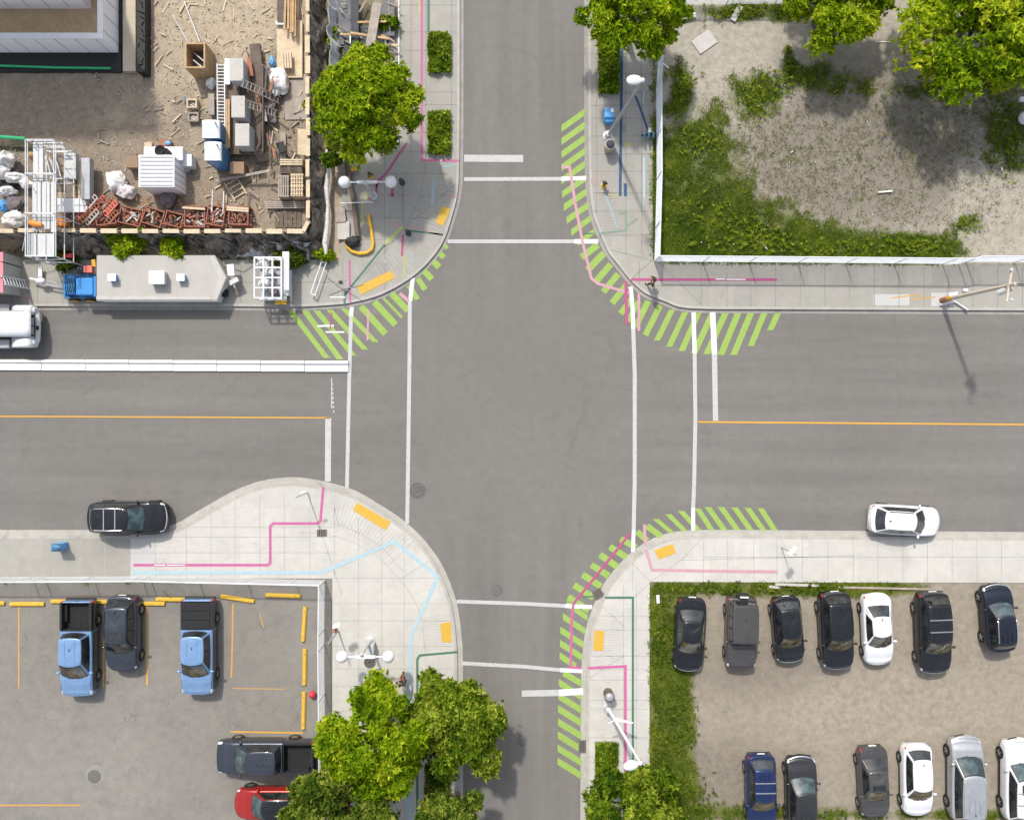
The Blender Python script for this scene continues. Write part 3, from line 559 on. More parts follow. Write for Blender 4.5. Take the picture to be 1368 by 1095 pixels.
bush(421, 148, 8, 10, 1.5, 'leaf_bright', 'small green sprig growing out of the black tarp beside the round street tree', seed=24, n=90)
bush(432, 343, 14, 6, .6, 'leaf_bright', 'low green weeds at the corner of the black tarp', seed=25, n=140)
bush(393, 348, 26, 5, .5, 'grass_leaf', 'low weeds behind the white cage trailer', seed=26, n=150)
bush(92, 350, 16, 9, .6, 'grass_leaf', 'yellow-green weeds beside the blue towed machine', seed=27, n=150)
bush(77, 336, 5, 6, .8, 'leaf_bright', 'yellow flowering weed at the foot of the white scaffold', seed=28, n=60)
bush(520, 38, 14, 10, .6, 'leaf_mid', 'green weeds growing between the black boards', seed=29, n=110)
bush(446, 52, 5, 20, .6, 'leaf_bright', 'strip of bright weeds along the grey tarp edge', seed=30, n=90)
# planters flush with the pavement
mat('planter_edge', (.33, .32, .30), var=.1); mat('soil', (.07, .055, .04), var=.3)
def planter(x0, y0, x1, y1, m, label, seed, n=520):
    a = P(x0, y1, .28); b = P(x1, y0, .28); cx, cy = (a.x + b.x) / 2, (a.y + b.y) / 2; w, d = b.x - a.x, b.y - a.y
    t = thing('planter', label, 'planter', (cx, cy, ZP), group='planter beds in the pavement')
    g = MB(); e = .07
    for s in (-1, 1): g.box((cx + s * (w - e) / 2, cy, ZP + .05), (e, d, .1)); g.box((cx, cy + s * (d - e) / 2, ZP + .0495), (w - 2 * e, e, .099))
    g.build('rim', MATS['planter_edge'], parent=t)
    g = MB(); g.box((cx, cy, ZP + .03), (w - 2 * e, d - 2 * e, .06)); g.build('soil_bed', MATS['soil'], parent=t)
    R = np.random.default_rng(seed); tp = np.stack([R.uniform(-w / 2 + .1, w / 2 - .1, n), R.uniform(-d / 2 + .1, d / 2 - .1, n), R.uniform(.03, .26, n)], 1)
    hgt = np.array([mnoise.noise(Vector((x * 1.3 + seed, y * 1.3, 0))) for x, y, _ in tp]); tp[:, 2] += .2 * hgt
    per = 8; pos = np.repeat(tp, per, 0); dd = unit(R.normal(0, 1, pos.shape) + [0, 0, .5]); L = .26 * R.uniform(.6, 1.3, len(pos))
    V, F = leaves(pos, dd, L, .11 * R.uniform(.6, 1.3, len(pos)), .5, np.tile([0, 0, 1.], (len(pos), 1)))
    V[:, 0] = np.clip(V[:, 0], -w / 2 - .04, w / 2 + .04); V[:, 1] = np.clip(V[:, 1], -d / 2 - .04, d / 2 + .04); V[:, 2] = np.maximum(V[:, 2], .02)
    T = np.repeat(np.clip(np.repeat(.42 + .25 * hgt + .12 * R.normal(0, 1, n), per) + R.normal(0, .14, len(pos)), 0, 1), 4)
    raw_mesh('planting', V + np.array([cx, cy, ZP]), F, MATS[m], T, parent=t)
planter(571, 43, 603, 98, 'leaf_mid', 'leafy planter bed at the top of the northwest pavement', 41)
planter(571, 149, 603, 207, 'leaf_mid', 'leafy planter bed beside the round tree, nearest the north stop bar', 42)
planter(799, 40, 828, 126, 'leaf_mid', 'leafy planter bed beside the blue painted line on the northeast pavement', 43, 760)
planter(795, 990, 826, 1062, 'leaf_mid', 'leafy planter bed below the white lamp arm on the southeast pavement', 44, 640)
planter(567, 1020, 602, 1075, 'leaf_deep', 'leafy planter bed half hidden under the trees by the south road', 45)
# grass: blades over mapped patches
def scatter_px(n, x0, y0, x1, y1, dens):
    x = rng.uniform(x0, x1, n); y = rng.uniform(y0, y1, n); d = dens(x, y)
    nz = np.array([mnoise.fractal(Vector((a * .035, b * .035, 3.1)), 1.0, 2.0, 4) for a, b in zip(x, y)])
    k = rng.uniform(0, 1, n) < np.clip((d - .42 + 1.05 * nz) * 1.5 * np.clip((d - .12) * 4, 0, 1), 0, 1); return x[k], y[k], nz[k]
def grass(name, x, y, nz, z, m, lmin, lmax, per=5, width=.05, bias=.4):
    n = len(x); p = np.stack([(x - 684) / S * (H - z) / H, (547.5 - y) / S * (H - z) / H, np.full(n, z)], 1)
    pos = np.repeat(p, per, 0) + np.concatenate([rng.normal(0, .07, (n * per, 2)), np.zeros((n * per, 1))], 1)
    d = unit(np.concatenate([rng.normal(0, 1, (n * per, 2)), rng.uniform(.25, 1.3, (n * per, 1))], 1)); L = rng.uniform(lmin, lmax, n * per)
    V, F = leaves(pos, d, L, width * rng.uniform(.5, 1.5, n * per), .8, np.tile([0, 0, 1.], (n * per, 1)))
    V[:, 2] = np.maximum(V[:, 2], z + .005)
    tt = np.repeat(bias + .42 * nz + rng.normal(0, .10, n), per) + rng.normal(0, .12, n * per)
    return tag(raw_mesh(name, V, F, MATS[m], np.repeat(np.clip(tt, 0, 1), 4)), kind='stuff')
x, y, nz = scatter_px(90000, 868, -10, 1400, 352, lambda X, Y: blobs(X, Y, NE_GREEN) * np.where((X < 880) & (Y < 60), 0, 1)); q = (y < 351 + (x - 872) * .012) & (x > 873)
grass('grass', x[q], y[q], nz[q], ZL, 'grass_leaf', .05, .17, 5, .03, .40)
EDGE = lambda X, Y: np.where(((X > 868) & (X < 893) & (Y > 60) & (Y < 352)) | ((Y > 338) & (Y < 357) & (X > 868) & (X < 1277)), .95, 0) * np.where((X < 893) & (Y < 300) & (X > 880), .4, 1)
x, y, nz = scatter_px(24000, 868, 55, 1280, 357, EDGE); q = (y < 350.5 + (x - 872) * .012)
grass('grass', x[q], y[q], nz[q], ZL, 'grass_bright', .05, .18, 5, .03, .38)
x, y, nz = scatter_px(56000, 866, 776, 1400, 1110, lambda X, Y: blobs(X, Y, SE_GREEN) * np.where((X > 893) & (Y > 793) & (Y < 1050) & (X > 930), .4, 1)); q = (x > 868) & (y > 778.5)
grass('grass', x[q], y[q], nz[q], ZL, 'grass_leaf', .05, .17, 5, .03, .46)
x, y, nz = scatter_px(15000, 866, 776, 1240, 1110, lambda X, Y: np.where((X < 874) | (Y < 789), .95, 0)); q = (x > 868.5) & (y > 778.8)
grass('grass', x[q], y[q], nz[q], ZL, 'grass_bright', .06, .2, 5, .03, .55)
x, y, nz = scatter_px(1600, 0, 772, 440, 790, lambda X, Y: blobs(X, Y, [(12, 776, 11, 5, 1.2), (115, 777, 6, 4, .9), (172, 778, 8, 4, .8), (63, 783, 6, 3, .7)]))
grass('weeds', x, y, nz, ZL, 'grass_bright', .06, .18, 5, .04, .45)
x, y, nz = scatter_px(5000, 60, 335, 440, 347, lambda X, Y: np.where(Y > 337, .62, 0))
grass('weeds', x, y, nz, .04, 'grass_leaf', .08, .24, 5, .05, .42)
DRY = lambda X, Y: blobs(X, Y, [(1150, 205, 190, 110, .56), (1010, 240, 70, 80, .5), (1300, 150, 70, 60, .45)])
x = rng.uniform(930, 1366, 16000); y = rng.uniform(90, 345, 16000); nz = frac(x, y, .03, 8.); k = rng.uniform(0, 1, 16000) < DRY(x, y) * np.clip(.7 + .9 * nz, 0, 1.6); x, y, nz = x[k], y[k], nz[k]; grass('grass', x, y, nz, ZL, 'grass_dry', .04, .13, 4, .035, .45)
x = rng.uniform(930, 1366, 4500); y = rng.uniform(90, 345, 4500); nz = frac(x, y, .03, 12.); k = rng.uniform(0, 1, 4500) < DRY(x, y) * np.clip(.45 + 1.2 * nz, 0, 1.4); x, y, nz = x[k], y[k], nz[k]; grass('grass', x, y, nz, ZL, 'grass_leaf', .04, .15, 4, .04, .45)
# taller leafy weeds standing out of the grass
def weeds(lst, z, m, seed):
    R = np.random.default_rng(seed); Vs, Fs, Ts, o = [], [], [], 0
    for cx, cy, sx, sy, n, h in lst:
        n = int(n * .55); h *= .8
        X = R.normal(cx, sx, n); Y = R.normal(cy, sy, n); p = np.stack([(X - 684) / S * (H - z) / H, (547.5 - Y) / S * (H - z) / H, z + R.uniform(.1, h, n)], 1)
        per = 7; pos = np.repeat(p, per, 0); d = unit(R.normal(0, 1, pos.shape) * [1, 1, .5] + [0, 0, .35]); V, F = leaves(pos, d, R.uniform(.08, .2, len(pos)), R.uniform(.035, .08, len(pos)), .5, np.tile([0, 0, 1.], (len(pos), 1)))
        Vs.append(V); Fs.append(F + o); o += len(V); Ts.append(np.repeat(np.repeat(np.clip(R.normal(.48, .16, n), 0, 1), per), 4))
    return tag(raw_mesh('weeds', np.concatenate(Vs), np.concatenate(Fs), MATS[m], np.concatenate(Ts)), kind='stuff')
weeds([(1010, 130, 16, 14, 130, .34), (1045, 108, 14, 10, 90, .34), (1110, 112, 22, 9, 120, .34), (1052, 82, 4, 9, 40, .34), (908, 120, 7, 16, 90, .34), (918, 108, 6, 8, 50, .34), (905, 150, 6, 8, 40, .4), (930, 190, 20, 14, 120, .4), (1015, 318, 24, 10, 180, .34), (960, 300, 30, 20, 200, .34), (1100, 330, 60, 7, 220, .34), (1230, 328, 22, 8, 110, .34), (1345, 195, 14, 22, 140, .34), (1295, 300, 12, 6, 50, .4), (1340, 120, 20, 20, 120, .34), (1010, 12, 60, 5, 140, .34), (960, 24, 10, 6, 50, .4)], ZL, 'grass_bright', 51)
weeds([(905, 950, 10, 16, 90, .34), (918, 975, 8, 12, 70, .4), (885, 1000, 10, 24, 120, .34), (900, 1055, 22, 14, 160, .6), (930, 1072, 26, 8, 110, .34), (1010, 1088, 40, 5, 130, .4), (1130, 1088, 30, 4, 70, .4), (960, 786, 30, 4, 90, .3), (1090, 786, 30, 4, 90, .3), (885, 850, 8, 30, 110, .4)], ZL, 'grass_leaf', 52)
# ------------------------------------------------------------------ vehicles (local frame: +x forward, z up)
for n_, c_, me_, r_ in (('paint_black', (.008, .009, .012), .0, .22), ('paint_charcoal', (.03, .031, .034), .3, .3), ('paint_navy', (.012, .016, .028), .3, .28), ('paint_deep_blue', (.012, .026, .092), .4, .28), ('paint_white_car', (.62, .63, .64), 0, .3),
                        ('paint_silver', (.46, .47, .48), .6, .32), ('paint_sky_reflection', (.20, .33, .54), .4, .3), ('paint_red', (.30, .018, .014), .2, .25), ('paint_slate', (.042, .05, .066), .4, .3), ('paint_graphite', (.075, .072, .07), .4, .32)): MATS[n_] = car_paint(n_, c_, me_, r_)  # light blue puts the sky's reflection into the pickups' paint
def glass_mat(name, a, b, rough=.06):
    m, nt, bs, co = newmat(name)
    c = _mix(nt, _mapr(nt, _noise(nt, co, 1.8, 3), .42, .6), a, b); nt.links.new(c, bs.inputs['Base Color'])
    bs.inputs['Roughness'].default_value = rough; bs.inputs['Specular IOR Level'].default_value = .6; bs.inputs['Coat Weight'].default_value = .5; return m
glass_mat('glass_dark', (.010, .011, .012), (.03, .034, .034)); glass_mat('glass_tan', (.022, .02, .012), (.11, .085, .042)); glass_mat('glass_teal', (.014, .026, .03), (.05, .085, .09))  # tan and teal: cabin interior and dash reflections painted into the glass
mat('tyre', (.018, .018, .018), rough=.9, var=.2); mat('alloy', (.55, .55, .56), rough=.3, metal=.8, var=.05); mat('trim_black', (.02, .02, .02), rough=.55, var=.15); mat('bed_black', (.016, .016, .017), rough=.8, var=.3, s1=3, s2=30)
mat('chrome', (.70, .70, .72), rough=.2, metal=.9, var=.03); mat('lamp_red', (.50, .02, .02), rough=.2, var=.1, coat=.6); mat('lamp_clear', (.60, .62, .64), rough=.12, var=.1, coat=.8); mat('plate', (.75, .75, .74), var=.05)
def lerp(a, b, t): return a + (b - a) * t
def pw(tab, t):
    for i in range(len(tab) - 1):
        if t <= tab[i + 1][0]:
            a, b = tab[i], tab[i + 1]; k = (t - a[0]) / max(1e-6, b[0] - a[0]); k = k * k * (3 - 2 * k) if len(tab) > 3 else k
            return lerp(a[1], b[1], max(0, k))
    return tab[-1][1]
TYPES = {  # L, W, roof height, [cowl, roof front, roof rear, rear deck] as shares from the nose, hood/belt/tail heights, roof width share, kind
    'sedan': (4.7, 1.83, 1.45, (.255, .43, .71, .86), (.74, .93, .98), .62), 'hatch': (4.25, 1.8, 1.52, (.235, .41, .83, .945), (.78, .95, 1.0), .64),
    'crossover': (4.5, 1.87, 1.64, (.245, .425, .85, .955), (.86, 1.03, 1.05), .66), 'suv': (4.85, 1.96, 1.76, (.25, .42, .875, .965), (.93, 1.10, 1.12), .71),
    'minivan': (5.1, 2.0, 1.76, (.205, .385, .89, .97), (.86, 1.05, 1.06), .70), 'jeep': (4.4, 1.86, 1.84, (.335, .40, .92, .955), (1.0, 1.10, 1.1), .84),
    'pickup': (5.85, 2.02, 1.84, (.195, .36, .655, .69), (1.02, 1.16, 1.16), .68)}
def car(px, py, ang, typ, paint, label, name, cat='car', group=None, L=None, W=None, z0=ZL, ws='glass_dark', roof=None, sunroof=False, rails=None, bars=0, spare=False, cover=None, rack=False, hood_line=True, wheel='alloy', flank=None):
    L0, W0, Ht, cuts, hts, rw = TYPES[typ]; L = L or L0; W = W or W0; c = P(px, py, z0 + .8)
    t = thing(name, label, cat, (c.x, c.y, z0), ang * RAD, group); pm = MATS[paint]; G = MATS[ws]
    def xs(f): return L / 2 - f * L
    xf0, xf1, xr1, xr0 = (xs(f) for f in cuts); hood, belt, tail = hts; box = typ in ('jeep', 'pickup'); zr = Ht
    tb = -1.0 if typ != 'pickup' else (xr0 - .03) / (L / 2)
    tc = xf0 / (L / 2); tr0 = xr0 / (L / 2)
    if typ == 'sedan': tab = [(-1, .62), (-.985, .80), (-.93, tail - .02), (tr0, tail), (tr0 + .2, belt), (tc, belt), (tc + .06, belt - .03), (.86, hood), (.96, hood - .09), (.99, .56), (1, .50)]
    else: tab = [(-1, .66), (-.99, .86), (-.965, tail), (tr0, tail), (tr0 + .15, belt), (tc, belt), (tc + .06, belt - .03), (.87, hood), (.965, hood - (.04 if box else .10)), (.992, .62), (1, .56)]
    KA = ((0, .90, 0), (.10, .965, .10), (.26, 1.0, .40), (.42, .985, .76), (.53, .965, .92), (.60, .92, 1.0), (.68, .84, 1.02), (.85, .45, 1.05), (1, 0, 1.06))
    def prof(a):
        for i in range(len(KA) - 1):
            if a <= KA[i + 1][0]:
                k = (a - KA[i][0]) / (KA[i + 1][0] - KA[i][0]); return lerp(KA[i][1], KA[i + 1][1], k), lerp(KA[i][2], KA[i + 1][2], k)
        return KA[-1][1:]
    def body(tt, v):
        e = abs(tt); hw = W / 2 * (1 - .035 * e ** 3 - (.08 if box else .17) * e ** 10); w, zf = prof(1 - abs(v)); zt = pw(tab, tt); zl = .2 + .10 * e ** 8
        cr = 1.0 if zf <= 1 else 1 + (zf - 1) * (.9 if e < .93 else .3)
        bow = (.13 if box else .36) if tt > 0 else (.10 if box else .27)
        return Vector((tt * L / 2 - math.copysign(bow, tt) * e ** 6 * (w * hw / (W / 2)) ** 2.2, math.copysign(w * hw, v), zl + (zt - zl) * min(zf, 1) * cr))
    ts = sorted(set([tb] + [tb + (1 - tb) * i / 30 for i in range(31)] + [x for x in (-.995, -.985, -.97, -.95, .9, .93, .95, .97, .98, .99, .996) if x > tb])); vsn = [-1 + i / 14 for i in range(29)]
    g = MB(); g.add([body(a, b) for a in ts for b in vsn], [(i * 29 + j, (i + 1) * 29 + j, (i + 1) * 29 + j + 1, i * 29 + j + 1) for i in range(len(ts) - 1) for j in range(28)] + [tuple(range(28, -1, -1)), tuple((len(ts) - 1) * 29 + j for j in range(29))] + [(i * 29, i * 29 + 28, (i + 1) * 29 + 28, (i + 1) * 29) for i in range(len(ts) - 1)])
    # cabin
    wb = W * .445; wr = W / 2 * rw; bf, br = (.05, .03) if typ == 'jeep' else (.22, .12)
    def ez(u): return u ** .92 if u > 0 else u
    def zbelt(f): return belt - .03 + (tail - belt) * f
    def hwid(u): return lerp(wb, wr, u)
    def cy(u, k): return hwid(u) * (.93 + .07 * (1 - abs(k) ** 3))
    def front(s, u): return Vector((lerp(xf0, xf1, u) - bf * s * s * (1 - .35 * u), s * hwid(u) * .93, lerp(zbelt(0), zr, ez(u)) - .02 * s * s * u))
    def rear(s, u): return Vector((lerp(xr0, xr1, u) + br * s * s * (1 - .35 * u), s * hwid(u) * .93, lerp(zbelt(1), zr - (.05 if not box else .01), ez(u)) - .02 * s * s * u))
    def side(sg, f, u):
        a, b = front(1, u), rear(1, u); k = 2 * f - 1; hump = .05 * (1 - k * k) * u if not box else 0
        return Vector((lerp(a.x, b.x, f), sg * cy(u, k), lerp(a.z, b.z, f) + hump * .6))
    N = 8
    def ring(u):
        r = [front(1 - 2 * i / N, u) for i in range(N)] + [side(-1, i / 10, u) for i in range(10)] + [rear(-1 + 2 * i / N, u) for i in range(N)] + [side(1, 1 - i / 10, u) for i in range(10)]; return r
    us = (0, .25, .5, .75, .92, 1.0); rings = [ring(u) for u in us]; n = len(rings[0])
    g.add([p for r in rings for p in r], [(i * n + k, i * n + (k + 1) % n, (i + 1) * n + (k + 1) % n, (i + 1) * n + k) for i in range(len(us) - 1) for k in range(n)] + [tuple(range((len(us) - 1) * n, len(us) * n))])
    b = g.build('body', pm, parent=t, local=True, smooth=True)
    top = rings[-1]; cx_ = sum(p.x for p in top) / n; zc_ = .055 if not box else .03
    rr = [top] + [[Vector((cx_ + (p.x - cx_) * s_, p.y * s_, p.z + dz)) for p in top] for s_, dz in ((.965, zc_ * .5), (.85, zc_ * .85), (.5, zc_ * 1.15), (.1, zc_ * 1.25))]
    def rooftop(x, y):
        k = max(abs(x - cx_) / max(.01, (xf1 - xr1) / 2), abs(y) / wr); return zr + zc_ * (1.25 - .45 * min(1, k) ** 2)
    q = MB(); q.add([p + Vector((0, 0, .004)) for r in rr for p in r], [(i * n + k, i * n + (k + 1) % n, (i + 1) * n + (k + 1) % n, (i + 1) * n + k) for i in range(4) for k in range(n)] + [tuple(range(4 * n, 5 * n))])
    rf = q.build('roof', MATS[roof] if roof else pm, parent=t, local=True, smooth=True)
    def patch(nm, fn, a, b_, c0, d0, m, off=.008, nu=8, nv=6, par=None, solid=0):
        def pt(u, v):
            A, B = lerp(a, b_, u), lerp(c0, d0, v); e = 1e-3; p = fn(A, B); d1 = fn(A + e, B) - fn(A - e, B); d2 = fn(A, B + e) - fn(A, B - e); nn = d1.cross(d2); nn = nn.normalized() if nn.length > 1e-12 else Vector((0, 0, 1))
            ref = Vector((p.x * .15, p.y, (p.z - .55) * 1.6)); 
            if nn.dot(ref) < 0: nn = -nn
            return p + nn * off
        q = MB().grid(pt, nu, nv); return q.build(nm, m, parent=par or t, local=True, smooth=True)
    patch('windshield_seal', front, -.97, .97, .0, 1.0, MATS['trim_black'], .004)
    wsp = patch('windshield', front, -.91, .91, .08, .93, G, .009); patch('cowl', front, -.92, .92, -.005, .075, MATS['trim_black'], .012, par=wsp)
    q = MB()
    for s_, a0 in ((-.55, .0), (.12, .0)): q.beam(front(s_, .05) + Vector((.01, 0, .02)), front(s_ + .48, .13) + Vector((.02, 0, .022)), .02, .015)
    q.build('wiper', MATS['trim_black'], parent=wsp, local=True)
    rg = MATS['glass_dark'] if ws != 'glass_teal' or typ == 'pickup' else G
    patch('rear_window', rear, -.86, .86, .2 if typ != 'sedan' else .07, .9, rg)
    wins = {'sedan': ((.10, .44), (.47, .80)), 'pickup': ((.12, .52), (.56, .93)), 'hatch': ((.10, .42), (.45, .72), (.75, .92))}.get(typ, ((.09, .37), (.40, .66), (.69, .94)))
    patch('rear_seal', rear, -.92, .92, .1 if typ != 'sedan' else .0, .97, MATS['trim_black'], .004)
    for sg in (-1, 1):
        patch('window_band', lambda f, u, sg=sg: side(sg, f, u), wins[0][0] - .03, wins[-1][1] + .03, .09, .92, MATS['trim_black'], .004, 8, 4)
        for f0, f1 in wins: patch('side_window', lambda f, u, sg=sg: side(sg, f, u), f0, f1, .14, .86, MATS['glass_dark'], .007, 6, 4)
    # bonnet and boot panels, standing 6 mm proud so the shut lines show
    hd = patch('bonnet', body, tc + .045, .925, -.36, .36, pm, .007, 12, 8)
    for sg in (-1, 1): patch('shut_line', body, tc + .045, .925, sg * .362, sg * .376, MATS['trim_black'], .010, 12, 1, par=hd)
    patch('shut_line', body, .925, .932, -.37, .37, MATS['trim_black'], .010, 1, 10, par=hd)
    if hood_line:
        for sg in (-1, 1): patch('crease', body, tc + .10, .88, sg * .22, sg * .245, pm, .013, 8, 2, par=hd)
    if typ == 'sedan': patch('boot_lid', body, -.955, tr0 - .035, -.36, .36, pm, .007, 8, 8)
    tp = .965
    for sg in (-1, 1):
        patch('headlight', body, .865, .972, sg * .52, sg * .36, MATS['lamp_clear'], .012, 4, 4)
        if typ != 'pickup': patch('tail_light', body, -.988 if typ != 'jeep' else -.98, -.93, sg * .56, sg * (.40 if typ == 'sedan' else .44), MATS['lamp_red'], .012, 4, 4)
        if flank: patch('door_flank', body, tb + .02, .90, sg * .97, sg * .50, MATS[flank], .006, 14, 6)  # darker pickup sides: the ground's dim reflection put into the colour
        # door shut lines as a slim dark strip below the windows, mirrors, wheels
        patch('sill_trim', body, -.5 if typ != 'pickup' else tb + .05, .5, sg * .93, sg * .80, MATS['trim_black'], .006, 8, 2)
        m0 = side(sg, .06, .10); q = MB(); q.ball(m0 + Vector((.0, sg * .17, .05)), .11, 10, 8, sq=(.7, 1.1, .75)); q.beam(m0, m0 + Vector((0, sg * .12, .03)), .05, .04); q.build('mirror', pm if paint != 'paint_black' or typ == 'hatch' else MATS['trim_black'], parent=t, local=True, smooth=True)
        for xw in (.30 * L, -.285 * L):
            rad = .34 if typ in ('sedan', 'hatch') else .38; yw = sg * (W / 2 - .09); Rm = Matrix.Rotation(math.pi / 2, 3, 'X'); q = MB()
            q.lathe([(rad * .62, -.11), (rad * .93, -.11), (rad, -.07), (rad, .07), (rad * .93, .11), (rad * .62, .11)], (xw, yw, rad), 24, rot=Rm)
            w_ = q.build('wheel', MATS['tyre'], parent=t, local=True, smooth=True); q = MB(); o_ = sg * .085
            q.lathe([(rad * .63, -.02), (rad * .63, .02), (rad * .55, .022), (rad * .52, 0), (.02, .005)], (xw, yw + o_, rad), 20, rot=Rm)
            for k in range(5): q.beam((xw, yw + sg * .10, rad), (xw + math.cos(k * 1.257) * rad * .58, yw + sg * .10, rad + math.sin(k * 1.257) * rad * .58), .06, .03, up=(0, 1, 0))
            q.build('rim', MATS[wheel], parent=w_, local=True, smooth=False)
        patch('front_bumper_corner' if False else 'lower_grille', body, .985, .999, sg * .02, sg * .30, MATS['trim_black'], .01, 2, 4) if sg > 0 else None
    if typ != 'pickup' : patch('number_plate', body, -.9935, -.985, -.10, .10, MATS['plate'], .02, 2, 2)
    patch('chrome_strip', body, .955, .972, -.33, .33, MATS['chrome'] if paint in ('paint_black', 'paint_charcoal', 'paint_navy') else pm, .012, 2, 10)
    if typ in ('hatch', 'crossover', 'suv', 'minivan', 'jeep'): patch('rear_spoiler', rear, -.84, .84, .93, 1.0, pm if typ != 'jeep' else MATS['trim_black'], .03, 8, 2)
    if sunroof:
        q = MB(); x1 = lerp(xf1, xr1, .10); x2 = lerp(xf1, xr1, .36); q.grid(lambda u, v: Vector((lerp(x1, x2, u), lerp(-.66, .66, v) * wr, rooftop(lerp(x1, x2, u), lerp(-.66, .66, v) * wr) + .012)), 5, 6); q.build('sunroof', MATS['glass_dark'], parent=rf, local=True, smooth=True)
    else:
        q = MB(); x1 = lerp(xf1, xr1, .12); x2 = lerp(xf1, xr1, .88)
        for s_ in (-.32, 0, .32) if typ in ('minivan', 'pickup', 'crossover') else ():
            q.beam((x1, s_ * wr * 1.4, rooftop(x1, 0) - .006), (x2, s_ * wr * 1.4, rooftop(x2, 0) - .006), .05, .02)
        if q.v: q.build('roof_rib', MATS[roof] if roof else pm, parent=rf, local=True, bevel=.006)
    q = MB(); q.box((lerp(xf1, xr1, .88 if not box else .6), 0, rooftop(lerp(xf1, xr1, .88), 0) + .03), (.16, .04, .05), taper=.4); q.build('aerial', MATS['trim_black'], parent=rf, local=True)
    if rails:
        for sg in (-1, 1):
            q = MB(); ps = [side(sg, f, 1.0) for f in (.08, .12, .5, .88, .94)]; q.tube([p + Vector((0, -sg * .03, .03 if i in (0, 4) else .07)) for i, p in enumerate(ps)], .024, 8); q.build('roof_rail', MATS[rails], parent=rf, local=True, smooth=True)
    for k in range(bars):
        f = .28 + .34 * k; a_, b_ = side(1, f, 1.0), side(-1, f, 1.0); q = MB(); q.beam(a_ + Vector((0, 0, .09)), b_ + Vector((0, 0, .09)), .06, .03)
        for p in (a_, b_): q.beam(p + Vector((0, -math.copysign(.04, p.y), .0)), p + Vector((0, -math.copysign(.04, p.y), .09)), .05, .04)
        q.build('roof_bar', MATS['alloy'], parent=rf, local=True)
    if spare:
        q = MB(); Rm = Matrix.Rotation(math.pi / 2, 3, 'Y'); q.lathe([(.2, -.11), (.36, -.11), (.39, -.06), (.39, .06), (.36, .11), (.2, .11)], (-L / 2 - .07, 0, .95), 24, rot=Rm); q.lathe([(.2, .04), (.06, .07), (.01, .07)], (-L / 2 - .07, 0, .95), 16, rot=Rm); w_ = q.build('spare_wheel', MATS['tyre'], parent=t, local=True, smooth=True)
        q = MB(); q.box((-L / 2 - .05, 0, 1.36), (.08, .5, .06)); q.build('brake_light', MATS['plate'], parent=w_, local=True)
    if typ == 'pickup':
        x1, x0 = tb * L / 2 - .02, -L / 2; zr_ = 1.13; out = []; hw = W / 2
        def bedprof(y): return
        for sg in (-1, 1):
            q = MB(); q.add([Vector((x, sg * y, z)) for x in (x0 + .06, x1) for y, z in ((hw * .90, .36), (hw * .985, .5), (hw * .985, .92), (hw * .95, zr_), (hw * .84, zr_ + .01), (hw * .82, .62))], [(k, (k + 1) % 6, 6 + (k + 1) % 6, 6 + k) for k in range(6)] + [tuple(range(6)), tuple(range(11, 5, -1))]); q.build('bed_side', MATS[flank] if flank else pm, parent=t, local=True, smooth=True)
        q = MB(); q.box((x0 + .04, 0, .80), (.07, W * .84, .60)); tg = q.build('tailgate', pm, parent=t, local=True, bevel=.02); q = MB(); q.box((x0 - .03, 0, .50), (.14, W * .92, .16)); q.build('rear_bumper', MATS['trim_black'], parent=t, local=True, bevel=.03)
        q = MB(); q.box((x0 + .0, 0, .97), (.03, .22, .06)); q.build('handle', MATS['trim_black'], parent=tg, local=True)
        for sg in (-1, 1): q = MB(); q.box((x0 + .05, sg * hw * .91, .9), (.10, .12, .34)); q.build('tail_light', MATS['lamp_red'], parent=t, local=True, bevel=.02)
        q = MB(); q.box(((x0 + .08 + x1) / 2, 0, .6), (x1 - x0 - .08, W * .80, .05)); q.box((x1 - .02, 0, .86), (.05, W * .82, .5))
        for k in range(9): q.box(((x0 + .08 + x1) / 2, (k - 4) * W * .085, .63), (x1 - x0 - .2, .05, .018))
        for sg in (-1, 1): q.box((lerp(x0, x1, .42), sg * hw * .74, .75), (1.0, hw * .16, .28))
        q.build('bed_liner', MATS['bed_black'], parent=t, local=True)
        if cover:
            q = MB(); n_ = 3; dx = (x1 - x0 - .10) / n_
            for k in range(n_): q.box((x0 + .09 + dx * (k + .5), 0, zr_ + .025), (dx - .025, W * .84, .045))
            q.build('bed_cover', MATS['bed_black'], parent=t, local=True, bevel=.012)
        else:
            for sg in (-1, 1): q = MB(); q.box(((x0 + x1) / 2, sg * hw * .89, zr_ + .02), (x1 - x0 - .15, hw * .13, .025)); q.build('bed_rail_cap', MATS['trim_black'], parent=t, local=True)
    return t
GL = 'cars parked on the gravel car park'; AL = 'vehicles in the asphalt car park'
car(171.5, 691, 0, 'suv', 'paint_black', 'black station wagon with roof bars parked at the kerb bulge of the west road', 'parked_car', 'car', 'cars parked on the street', z0=0, ws='glass_teal', rails='alloy', bars=2, L=4.9)
car(1209, 695, -3.5, 'hatch', 'paint_white_car', 'white hatchback parked alone at the kerb of the east road', 'parked_car', 'car', 'cars parked on the street', z0=0, rails='trim_black', L=4.45, W=1.84)
car(105, 866, 270, 'pickup', 'paint_sky_reflection', 'light blue pickup truck with an open black bed, leftmost in the asphalt car park', 'pickup_truck', 'pickup truck', AL, ws='glass_tan', flank='paint_charcoal')
car(164, 846, 270, 'suv', 'paint_slate', 'dark blue off-roader with a sunroof right of the first light blue pickup', 'parked_car', 'car', AL, sunroof=True, L=4.75, W=1.95, rails='trim_black')
car(265, 864, 270, 'pickup', 'paint_sky_reflection', 'light blue pickup truck with a closed black bed cover under a tow cable', 'pickup_truck', 'pickup truck', AL, ws='glass_tan', cover=True, flank='paint_charcoal')
